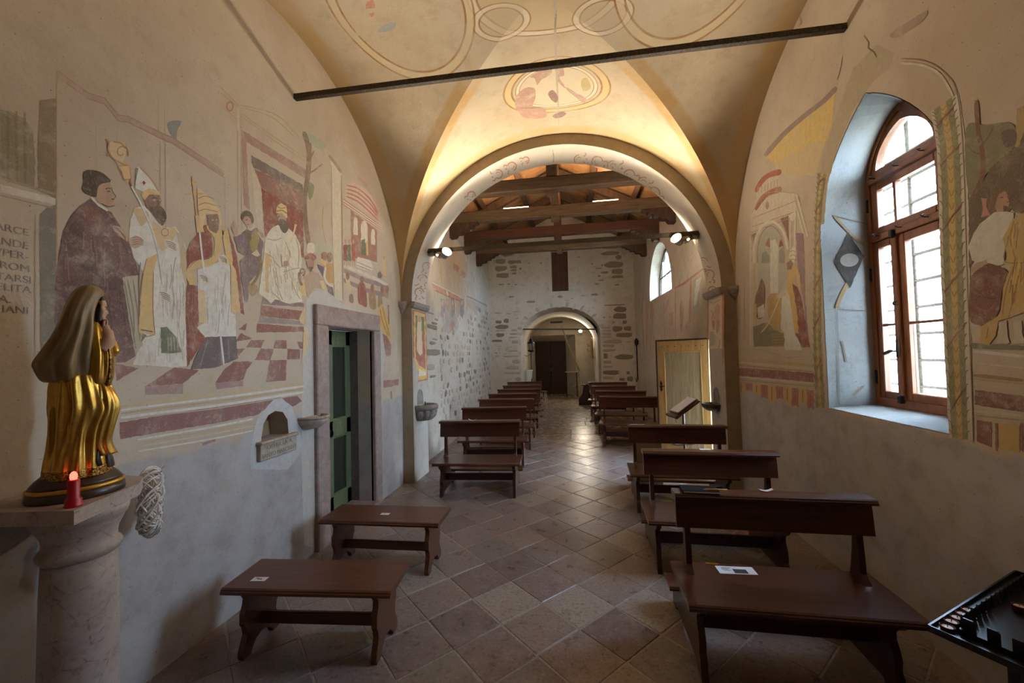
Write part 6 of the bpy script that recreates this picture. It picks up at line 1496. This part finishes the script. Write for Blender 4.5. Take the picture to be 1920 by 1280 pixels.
# garlands beside the window
for side in (0, 1):
    if side == 0:
        Rw.at(*C7); e0 = [(398, 110), (382, 300), (376, 600), (374, 900), (384, 1240)]; e1 = [(432, 118), (408, 300), (408, 600), (408, 900), (426, 1240)]; wl = 1.2
    else:
        Rw.at(*PX); e0 = [(1752, 205), (1764, 290), (1770, 480), (1777, 650), (1786, 822)]; e1 = [(1786, 182), (1800, 290), (1806, 480), (1810, 650), (1816, 824)]; wl = 1.6
    A = catmull([(a, b, 0) for a, b in e0], 8); B = catmull([(a, b, 0) for a, b in e1], 8); n = len(A)
    lerp = lambda t, i: (A[i][0] + (B[i][0] - A[i][0]) * t, A[i][1] + (B[i][1] - A[i][1]) * t)
    if side == 1: Rw.fill([lerp(-.18, i) for i in range(n)] + [lerp(1.36, i) for i in reversed(range(n))], (206, 180, 148), 1)
    Rw.fill([lerp(0, i) for i in range(n)] + [lerp(1, i) for i in reversed(range(n))], (140, 126, 84), 2)
    Rw.fill([lerp(.34, i) for i in range(n)] + [lerp(.66, i) for i in reversed(range(n))], (198, 156, 84), 3)
    for i in range(1, n - 1):
        for t0 in (.12, .5, .88):
            a, b, c = lerp(t0 - .14, i), lerp(t0, i - 1), lerp(t0 + .14, i); d = ((A[i][1] - A[i - 1][1]) * .5)
            Rw.line([a, ((a[0] + c[0]) / 2, a[1] + d), c], wl, (118, 104, 62) if t0 != .5 else (158, 112, 54), 4)
    for k in range(3 if side else 2, n - 2, 5):
        a, b = lerp(-.02, min(k + 1, n - 1)), lerp(1.02, k - 1)
        d = 5 if side else 12
        Rw.fill([(a[0], a[1]), (a[0], a[1] + d), ((a[0] + b[0]) / 2, (a[1] + b[1]) / 2 + d * .6), (b[0], b[1] + d), b, ((a[0] + b[0]) / 2, (a[1] + b[1]) / 2 - d * .6)], (130, 66, 54), 5)
    for i in range(1, n - 1, 1):
        for t0, s in ((0, -1), (1, 1)):
            p = lerp(t0, i); q = lerp(t0 + s * .14, i); Rw.line([p, (q[0], q[1] - 4 * (1 if side else 2.5))], wl * .9, (96, 84, 56), 5)
    Rw.done('painted_garland', wall_right, 'painted leaf garland with red ribbons, %s side of the window' % ('near' if side else 'far'))
Rw.at(*PX); Rw.line([(1688, 118), (1730, 122), (1764, 140), (1788, 180)], 5, (204, 178, 146), 1); Rw.line([(1690, 110), (1734, 114), (1770, 134), (1796, 176), (1808, 300), (1814, 500), (1822, 700), (1826, 830)], 2, (140, 104, 76), 2)
Rw.at(*C5)
Rw.fill([(120, 870), (200, 780), (300, 600), (400, 460), (448, 320), (500, 300), (500, 960), (380, 930), (300, 1000), (120, 1290)], (104, 82, 60), 1); Rw.fill([(104, 450), (220, 430), (380, 420), (402, 540), (250, 690), (124, 850)], (128, 114, 78), 2, True); Rw.fill([(320, 470), (400, 460), (404, 540), (340, 560)], (104, 82, 72), 3, True); Rw.fill([(410, 330), (448, 310), (470, 420), (420, 560), (400, 560)], (176, 136, 86), 2)
Rw.line([(150, 850), (196, 760), (208, 660), (200, 570), (178, 460), (166, 280)], 9, (122, 74, 56), 4); Rw.line([(206, 540), (240, 500), (274, 430)], 3, (122, 80, 58), 4); Rw.line([(196, 604), (150, 590), (104, 540)], 2.4, (122, 80, 58), 4)
far_r = Rw.done('fresco_landscape', wall_right, 'fresco of people under a tree, right of the window')
Rw.at(*C5)
Rw.fill([(276, 952), (330, 944), (392, 956), (390, 1000), (340, 1100), (340, 1260), (250, 1290), (200, 1262), (140, 1240), (118, 1160), (150, 1080), (190, 1020)], (208, 186, 156), 3); Rw.fill([(262, 880), (290, 826), (340, 822), (370, 880), (350, 950), (290, 950)], (176, 128, 98), 4); Rw.fill([(236, 930), (256, 860), (300, 815), (340, 822), (300, 850), (276, 930), (250, 960)], (120, 82, 58), 5, True); Rw.fill([(196, 868), (232, 870), (226, 920), (250, 970), (196, 984), (206, 930)], (190, 122, 100), 4); Rw.fill([(330, 910), (360, 920), (352, 945), (330, 950)], (112, 74, 54), 5)
Rw.line([(312, 866), (330, 862)], 1.6, DRK, 6); Rw.line([(354, 856), (368, 884), (352, 892)], 1.4, DRK, 6); Rw.fill([(365, 870), (400, 826), (448, 850), (448, 950), (390, 945)], (100, 74, 54), 4, True)
Rw.at(*C6)
Rw.fill([(112, 372), (150, 330), (192, 300), (296, 345), (268, 440), (252, 540), (200, 602), (112, 596), (104, 470)], (114, 62, 50), 3, True); Rw.line([(130, 420), (180, 470), (240, 480)], 1.8, (88, 46, 40), 4); Rw.line([(130, 520), (190, 540), (240, 500)], 1.8, (140, 86, 70), 4)
Rw.fill([(112, 330), (140, 300), (190, 284), (196, 305), (150, 330), (120, 356)], (176, 138, 108), 4)
Rw.fill([(400, 40), (322, 80), (270, 180), (300, 280), (270, 300), (312, 312), (276, 420), (258, 560), (162, 620), (158, 700), (200, 714), (238, 660), (250, 592), (400, 540)], (194, 146, 76), 5)
for pts in ([(330, 90), (310, 180), (340, 290)], [(330, 310), (290, 430), (270, 560)], [(360, 330), (330, 460), (300, 580)], [(200, 620), (190, 680)], [(300, 180), (280, 290), (373, 300)]): Rw.line(pts, 2, (150, 104, 48), 6)
Rw.folds([(380, 70), (330, 90), (280, 180), (320, 320), (290, 420), (270, 560), (380, 530)], 22, [(160, 112, 52), (210, 164, 92), (140, 96, 46)], 6, 80, -.1, 1.6, 10)
for x in (250, 326): Rw.fill([(x, 596), (x + 40, 588), (x + 46, 660), (x + 58, 700), (x - 8, 704), (x + 4, 660)], (196, 168, 136), 6); [Rw.ell(x + 2 + k * 14, 698, 6, 9, (196, 166, 134), 7) for k in range(4)]
Rw.fill([(116, 700), (400, 716), (400, 736), (116, 728)], (120, 108, 78), 4)
Rw.done('painted_figure', far_r, 'man in white shirt beside a figure in ochre robes')
Rw.at(*PX); Rw.line([(1620, 66), (1630, 80), (1628, 90), (1640, 98), (1644, 108)], 1.6, (104, 80, 58), 1, False); Rw.line([(1500, 30), (1504, 42), (1498, 50)], 1.2, (120, 96, 70), 1, False); Rw.line([(1580, 105), (1576, 130), (1570, 150)], 1, (130, 104, 76), 1)
Rw.fill([(1672, 62), (1720, 30), (1740, 20), (1730, 40), (1690, 66), (1676, 72)], (160, 124, 100), 1, True); Rw.done('wall_cracks', wall_right, 'fine cracks and a brown stain above the window')
# marbled reveal of the window with a dark lozenge
Q = Paint(hit_reveal, (168, 166, 162), (160, 154, 147)); Q.at(*D1)
Q.fill([(294, 690), (336, 602), (384, 672), (342, 768)], (66, 58, 52), 2); Q.ell(340, 684, 28, 20, (160, 152, 142), 3, -.1); Q.line([(292, 550), (345, 605), (385, 640)], 5, (152, 128, 94), 1); Q.line([(338, 750), (316, 790), (302, 828)], 7, (160, 128, 84), 1); Q.line([(290, 550), (390, 575)], 1.5, (120, 112, 102), 1); Q.line([(302, 832), (390, 836)], 1.5, (120, 112, 102), 1); Q.line([(385, 1060), (350, 1090)], 4, (150, 128, 96), 1); Q.line([(318, 925), (332, 990)], 3, (140, 122, 96), 1); Q.line([(305, 840), (310, 1118), (398, 1122)], 1.5, (124, 118, 112), 1, False)
Q.done('painted_lozenge', reveal, 'dark painted lozenge with a pale oval', 'fresco_reveal')

# ------------------------------------------------------------------ pier panels
P = Paint(hit_pl, (176, 164, 150)); P.at(600 - 40, 540, 4.571)
P.fill([(975, 185), (1088, 212), (1106, 788), (1015, 806), (1040, 770), (1000, 640), (980, 590)], (164, 84, 52), 1); P.fill([(986, 198), (1082, 222), (1098, 772), (1022, 790), (1030, 740), (990, 620)], (206, 160, 84), 2); P.fill([(998, 218), (1074, 240), (1090, 700), (1040, 670), (1004, 620)], (196, 172, 136), 3)
P.fill([(1000, 230), (1074, 248), (1078, 360), (1002, 380)], (94, 106, 72), 4); P.fill([(1000, 380), (1078, 360), (1090, 700), (1030, 660), (1002, 600)], (150, 76, 58), 4); P.fill([(1020, 240), (1046, 240), (1052, 300), (1062, 560), (1040, 580), (1010, 520), (1014, 330)], (202, 178, 150), 5); P.ell(1032, 262, 18, 32, (196, 140, 84), 6); P.ell(1034, 268, 10, 20, FLESH, 7); P.fill([(1024, 760), (1098, 744), (1098, 772), (1024, 790)], (196, 146, 66), 5); P.fill([(1030, 690), (1092, 720), (1095, 745), (1028, 756)], (204, 188, 164), 5)
P.done('fresco_saint', wall_arch, 'small fresco of a saint in red and green on the left pier')
P = Paint(hit_pr, (150, 134, 116)); P.at(1200, 420, 5.335)
P.line([(674, 745), (760, 722), (830, 704), (832, 900), (830, 1400)], 4, (136, 66, 54), 2, False); P.line([(676, 750), (680, 1380)], 2.5, (130, 70, 58), 2, False); P.fill([(690, 760), (820, 730), (824, 1240), (690, 1250)], (164, 146, 124), 1)
for pts, c in (([(730, 900), (770, 800), (800, 830), (790, 960), (740, 980)], (150, 112, 86)), ([(720, 960), (750, 990), (740, 1060), (724, 1020)], (134, 70, 54)), ([(760, 980), (800, 960), (790, 1060), (766, 1090)], (140, 96, 72)), ([(700, 1090), (740, 1080), (760, 1180), (710, 1220)], (126, 116, 98))): P.fill(pts, c, 3, True)
for pts in ([(700, 780), (740, 790), (770, 770), (812, 752)], [(710, 860), (730, 900), (716, 960)], [(790, 1150), (800, 1200), (780, 1240)]): P.line(pts, 1.4, (110, 84, 64), 4)
P.done('fresco_saint', wall_arch, 'faded fresco panel with red border on the right pier', 'fresco_worn')

# ------------------------------------------------------------------ nave fresco remains
P = Paint(hit_nl, (186, 166, 142), (208, 196, 178)); P.at(780, 380, 7.109)
P.fill([(205, 1062), (300, 1110), (440, 1180), (590, 1258), (590, 1300), (440, 1240), (300, 1180), (225, 1130)], (176, 116, 84), 2); P.line([(205, 1060), (440, 1176), (600, 1258)], 2, WHT, 3); P.line([(240, 1160), (440, 1252), (590, 1310)], 2.5, (132, 68, 54), 3); P.line([(410, 1170), (424, 1240)], 3, WHT, 3)
P.fill([(390, 540), (440, 420), (490, 500), (560, 620), (680, 780), (690, 880), (650, 1000), (520, 900), (400, 760), (300, 720)], (186, 150, 118), 1); P.fill([(500, 800), (580, 860), (560, 930), (500, 890)], (160, 104, 78), 2); P.fill([(600, 900), (670, 940), (650, 1006), (600, 970)], (164, 114, 86), 2); P.line([(555, 370), (620, 450), (690, 540)], 3, (120, 84, 76), 2); P.fill([(545, 400), (690, 560), (690, 620), (600, 590), (540, 480)], (150, 140, 130), 1); P.line([(330, 830), (345, 1085)], 2, (186, 146, 84), 2); P.line([(505, 960), (515, 1190)], 2, (190, 156, 100), 2)
P.at(780, 540, 5.82)
for x in (290, 345, 400, 455, 500): P.fill([(x - 22, 110), (x + 24, 124), (x + 26, 260), (x + 8, 330), (x - 18, 300)], (116, 106, 104) if (x // 55) % 2 else (150, 132, 112), 2); P.ell(x, 160, 12, 30, (176, 142, 108), 3)
P.fill([(290, 180), (360, 200), (440, 300), (460, 430), (400, 480), (310, 470)], (140, 128, 116), 1, True); P.fill([(378, 370), (420, 366), (420, 450), (390, 480), (372, 430)], (150, 92, 74), 3, True); P.fill([(548, 110), (690, 170), (700, 250), (640, 260), (560, 200)], (164, 136, 112), 1); P.line([(550, 86), (640, 126), (780, 196)], 3, (126, 104, 90), 2)
P.done('fresco_remains', nave_l, 'remains of a fresco frieze with blue-grey figures', 'fresco_worn')
P = Paint(hit_nr, (148, 126, 104), (208, 196, 178)); P.at(1200, 420, 5.335)
P.line([(350, 640), (430, 600), (510, 540), (640, 440)], 4.5, (120, 62, 52), 3, False); P.line([(352, 640), (356, 1140)], 2, (126, 90, 72), 2); P.line([(510, 540), (500, 990)], 4, (122, 78, 64), 3)
P.fill([(360, 660), (490, 580), (484, 960), (420, 1060), (362, 1100)], (142, 120, 98), 1); P.fill([(404, 780), (416, 762), (428, 800), (440, 880), (420, 1060), (404, 1050), (396, 860)], (112, 82, 66), 3, True); P.fill([(522, 560), (640, 490), (600, 640), (590, 900), (520, 980)], (120, 112, 92), 2); P.fill([(560, 560), (620, 520), (560, 800), (540, 820)], (156, 148, 134), 3); P.fill([(290, 900), (330, 880), (334, 1000), (318, 1020), (292, 960)], (132, 96, 78), 2)
for pts in ([(30, 740), (20, 900), (40, 1260)], [(60, 760), (70, 1000), (60, 1250)], [(110, 780), (130, 900), (104, 1260)], [(140, 1100), (130, 1270)], [(240, 780), (240, 900), (290, 740)], [(250, 960), (250, 1140)]): P.line(pts, 2.6, (140, 94, 74), 2)
P.fill([(20, 780), (60, 760), (60, 1240), (30, 1230), (10, 1000)], (160, 126, 102), 1); P.fill([(104, 800), (140, 790), (130, 900), (100, 1000)], (136, 88, 70), 2)
P.done('fresco_remains', nave_r, 'faded saints in red frames on the nave wall', 'fresco_worn')

# ------------------------------------------------------------------ red scrolls under the arch
P = Paint(hit_arch, (226, 206, 184), (232, 222, 206)); P.at(*PX); P.ok = lambda q: YA + .03 < q[1] < YB - .03 and q[2] > VSPR + .03
def scroll(cx, cy, r, a, flip=1):
    ca_, sa_ = math.cos(a), math.sin(a)
    def tr(x, y): y *= flip; return (cx + (x * ca_ - y * sa_) * r, cy + (x * sa_ + y * ca_) * r)
    c = (198, 126, 96)
    P.line([tr(math.cos(t), math.sin(t)) for t in [.5 + i * .42 for i in range(11)]], 2.4, c, 1); P.line([tr(.5 * math.cos(t), .5 * math.sin(t)) for t in [3 + i * .5 for i in range(6)]], 1.6, c, 1)
    P.line([tr(1, .5), tr(1.5, .9), tr(1.9, .6)], 2.4, c, 1); P.line([tr(.9, -.6), tr(1.4, -1.1), tr(1.2, -1.5)], 2, c, 1); P.ell(*tr(1.5, -.1), .22 * r, .18 * r, c, 1)
for cx, cy, r, a, f in ((1086, 299, 9, 0, 1), (1120, 303, 10, .5, -1), (1150, 312, 11, .3, 1), (1180, 328, 10, .6, -1), (1136, 322, 8, .2, 1), (1165, 338, 8, .8, 1), (1206, 342, 10, .7, 1), (1226, 362, 11, .9, -1), (1212, 364, 7, .9, 1), (1238, 382, 9, 1.0, 1), (1318, 492, 9, 1.3, 1), (1330, 515, 9, 1.4, -1), (1336, 545, 8, 1.5, 1), (960, 312, 8, 2.8, 1), (934, 326, 8, 2.6, -1), (986, 300, 6, 3, 1), (884, 366, 7, 2.4, 1), (800, 500, 8, 1.8, 1), (792, 524, 9, 1.7, -1), (786, 548, 8, 1.6, 1)): scroll(cx, cy, r, a, f)
P.line([(1036, 280), (1038, 295), (1036, 312)], 2, (176, 150, 126), 1)
P.done('painted_scrolls', wall_arch, 'faded red scrollwork under the arch', 'fresco_scroll')

# ------------------------------------------------------------------ vault figures
P = Paint(hit_web, (232, 206, 158), (220, 204, 178)); P.at(640, 0, 3.2)
RB = (204, 142, 108)
for pts, c, l in (([(1040, 630), (1060, 560), (1110, 525), (1160, 530), (1165, 590), (1150, 640), (1220, 650), (1230, 700), (1160, 712), (1090, 700)], RB, 1), ([(1130, 462), (1180, 430), (1190, 408), (1250, 400), (1262, 440), (1200, 480), (1175, 510), (1160, 470)], (206, 146, 110), 1), ([(1300, 410), (1330, 405), (1340, 450), (1310, 465), (1340, 510), (1400, 550), (1470, 590), (1450, 615), (1390, 570), (1330, 520), (1296, 480)], (206, 146, 116), 1), ([(1240, 560), (1270, 540), (1300, 580), (1290, 615), (1262, 600)], (150, 96, 76), 2), ([(1270, 690), (1320, 670), (1350, 680), (1320, 704), (1280, 708)], (150, 104, 92), 2), ([(1440, 480), (1480, 470), (1496, 530), (1450, 545)], (216, 186, 110), 1)): P.fill(pts, c, l, True)
for pts in ([(1050, 620), (1090, 640), (1150, 650)], [(1070, 590), (1110, 600), (1150, 600)], [(1100, 550), (1130, 570), (1160, 570)], [(1060, 660), (1120, 690), (1200, 690)]): P.line(pts, 1.6, (168, 92, 66), 2)
P.line([(1280, 0), (1284, 200), (1290, 420), (1300, 700), (1296, 800)], 5, (206, 178, 136), 1); P.line([(1290, 60), (1282, 180)], 3, (150, 124, 92), 2)
vault_fig = P.done('painted_roundel', ceil, 'faded red angel in the roundel over the arch', 'fresco_worn')
P = Paint(hit_side, (168, 146, 120), (220, 204, 178)); P.at(640, 0, 3.2)
for pts, c in (([(146, 40), (160, 5), (190, 0), (204, 40), (188, 100), (165, 80)], (168, 92, 74)), ([(210, 200), (250, 150), (320, 130), (326, 160), (280, 215), (220, 230)], (130, 126, 118)), ([(90, 190), (150, 170), (180, 190), (140, 240), (100, 220)], (170, 142, 96)), ([(470, 90), (560, 80), (540, 108), (480, 108)], (180, 146, 92))): P.fill(pts, c, 1, True)
P.at(640, 0, 3.2)
P.done('painted_cloud', ceil, 'faded blue-grey and red cloud painting on the left web', 'fresco_worn')

# ------------------------------------------------------------------ bare masonry: stones in the far wall and the left nave wall
def stone_mesh(seed):
    r = random.Random(seed); n = 10; out = []
    for z, k in ((0, 1.0), (.6, .97), (1.0, .74)):
        out.append([(math.copysign(abs(math.cos(2 * PI * i / n)) ** .68, math.cos(2 * PI * i / n)) * .5 * k * (1 + r.uniform(-.17, .13)), math.copysign(abs(math.sin(2 * PI * i / n)) ** .68, math.sin(2 * PI * i / n)) * .5 * k * (1 + r.uniform(-.26, .16)), z) for i in range(n)])
    m_ = MB(); m_.loft(out, sm=False); return m_.mesh('stone')
SM = {m: [] for m in ('rubble', 'rubble_dark', 'rubble_grey', 'river', 'river_dark')}
for m in SM:
    for sd in range(6):
        me = stone_mesh(sd + hash(m) % 7 * 0); me.materials.append(MAT[m]); SM[m].append(me)
def stone(parent, P, ex, ez, nrm, w_, h, dpt, m, tilt=0.0):
    o = bpy.data.objects.new('stone', SM[m][rnd.randrange(6)]); COL.objects.link(o); o.parent = parent
    ex, ez, nrm = Vector(ex), Vector(ez), Vector(nrm)
    R_ = Matrix((ex, ez, nrm)).transposed().to_4x4() @ Matrix.Rotation(tilt, 4, 'Z')
    o.matrix_local = Matrix.Translation(P) @ R_ @ Matrix.Diagonal((w_, h, dpt, 1)); return o
def back_stone(u, v, wpx, hpx, m='rubble', tilt=0.0):
    P = on_y(u, v, YN); k = .0171
    stone(wall_back, (P[0], YN + .012, P[2]), (1, 0, 0), (0, 0, 1), (0, -1, 0), wpx * k, hpx * k, .024, m, tilt)
def bs(u, v, w_, h, m='rubble', t=0.0): back_stone(900 + u / 4.266, 460 + v / 4.266, w_ / 4.266, h / 4.266, m, t)
for u, v, w_, h in ((222, 68, 96, 44), (164, 128, 90, 44), (262, 132, 80, 34), (312, 130, 40, 30), (168, 184, 100, 48), (268, 172, 62, 24), (268, 197, 54, 18), (324, 186, 20, 22), (180, 240, 116, 44), (272, 224, 40, 14), (1042, 12, 124, 30), (1042, 62, 140, 30), (1108, 92, 46, 34), (1070, 152, 144, 50), (1098, 208, 96, 48), (1100, 250, 94, 26), (996, 216, 64, 20), (952, 184, 44, 10), (954, 244, 22, 16), (976, 158, 14, 18), (936, 308, 32, 12), (970, 278, 40, 12), (1096, 314, 42, 10), (916, 392, 62, 18), (640, 410, 38, 18), (408, 450, 70, 20), (250, 410, 44, 14), (170, 312, 46, 12), (230, 308, 22, 12), (286, 314, 26, 8), (1076, 476, 180, 12), (736, 424, 18, 8), (824, 402, 20, 8), (390, 142, 22, 10), (488, 140, 14, 12), (790, 94, 24, 10), (896, 146, 14, 12)): bs(u, v, w_, h)
for u, v, w_, h in ((1122, 510, 92, 44), (1118, 564, 104, 48), (1158, 612, 34, 30), (1100, 666, 76, 48), (1180, 664, 64, 40), (1152, 716, 138, 40), (1154, 890, 138, 40), (1046, 1016, 134, 40), (1186, 1018, 26, 28), (1200, 1066, 50, 44), (1136, 1070, 44, 26), (148, 612, 50, 28), (210, 602, 46, 34), (176, 650, 108, 36), (162, 716, 68, 34), (136, 762, 90, 20)): bs(u, v, w_, h, 'rubble_dark')
for u, v, w_, h in ((1006, 656, 78, 18), (1014, 680, 80, 16), (1014, 706, 78, 20), (1010, 732, 76, 16), (1060, 768, 160, 30), (1028, 802, 92, 26), (1034, 838, 100, 24), (1008, 884, 40, 36), (1020, 932, 70, 24), (1024, 970, 80, 16), (1020, 1058, 74, 24), (1190, 772, 40, 10), (1070, 612, 26, 20), (1040, 572, 16, 14), (994, 574, 22, 14), (272, 678, 50, 16), (268, 706, 64, 16), (264, 734, 70, 14), (280, 770, 56, 28), (266, 842, 76, 14), (250, 886, 130, 16), (288, 928, 64, 40), (262, 976, 118, 32), (240, 1018, 100, 18), (306, 1020, 40, 24), (304, 1068, 48, 34), (160, 682, 80, 14), (150, 540, 60, 10), (230, 546, 40, 10), (290, 528, 70, 8), (300, 582, 20, 10), (140, 884, 36, 12), (128, 860, 30, 12), (200, 864, 26, 8), (160, 804, 30, 8), (236, 812, 50, 8)): bs(u, v, w_, h, 'rubble_grey')
for i in range(17):     # voussoirs round the porch arch
    t = PI * (i + .5) / 17; a = 1.33; x = -.39 + a * math.cos(t); z = 2.28 + .98 * math.sin(t) + .02
    ang = math.atan2(.98 * math.sin(t), a * math.cos(t))
    stone(wall_back, (x, YN + .014, z), (1, 0, 0), (0, 0, 1), (0, -1, 0), rnd.uniform(.15, .24), rnd.uniform(.08, .13), .018, ('river', 'rubble_grey')[i % 2], ang)
# river stones in courses on the left nave wall
k = 0
zc = .55
while zc < 3.05 and k < 300:
    y = 7.3 + rnd.uniform(0, .2)
    while y < 12.5 and k < 300:
        L_ = rnd.uniform(.16, .30)
        if rnd.random() < (.62 if y < 11.3 else .72) and not (zc > 2.35 and y < 9.6):
            h = rnd.uniform(.09, .14); m = rnd.choice(['river', 'river', 'river', 'rubble_grey', 'river_dark'])
            stone(nave_l, (nxl(y) - .018, y, zc + rnd.uniform(-.02, .02)), Vector((-.032, 1, 0)).normalized(), (0, 0, 1), (1, .032, 0), L_ * .62, h, .034, m, rnd.uniform(-.5, .5)); k += 1
        y += L_
    zc += .155
for u, v, w_, h in ((152, 268, 20, 20), (202, 384, 16, 26), (176, 424, 28, 50), (206, 558, 14, 20), (182, 598, 16, 36), (172, 700, 50, 70), (160, 860, 20, 60), (184, 962, 16, 30), (222, 342, 10, 20)):
    P_, n_ = hit_nl(780 + u / 5.82, 540 + v / 5.82); stone(nave_l, (P_[0] - .012, P_[1], P_[2]), Vector((-.032, 1, 0)).normalized(), (0, 0, 1), (1, .032, 0), w_ * .022, h / 5.82 * .0105, .024, rnd.choice(['rubble_grey', 'rubble']))
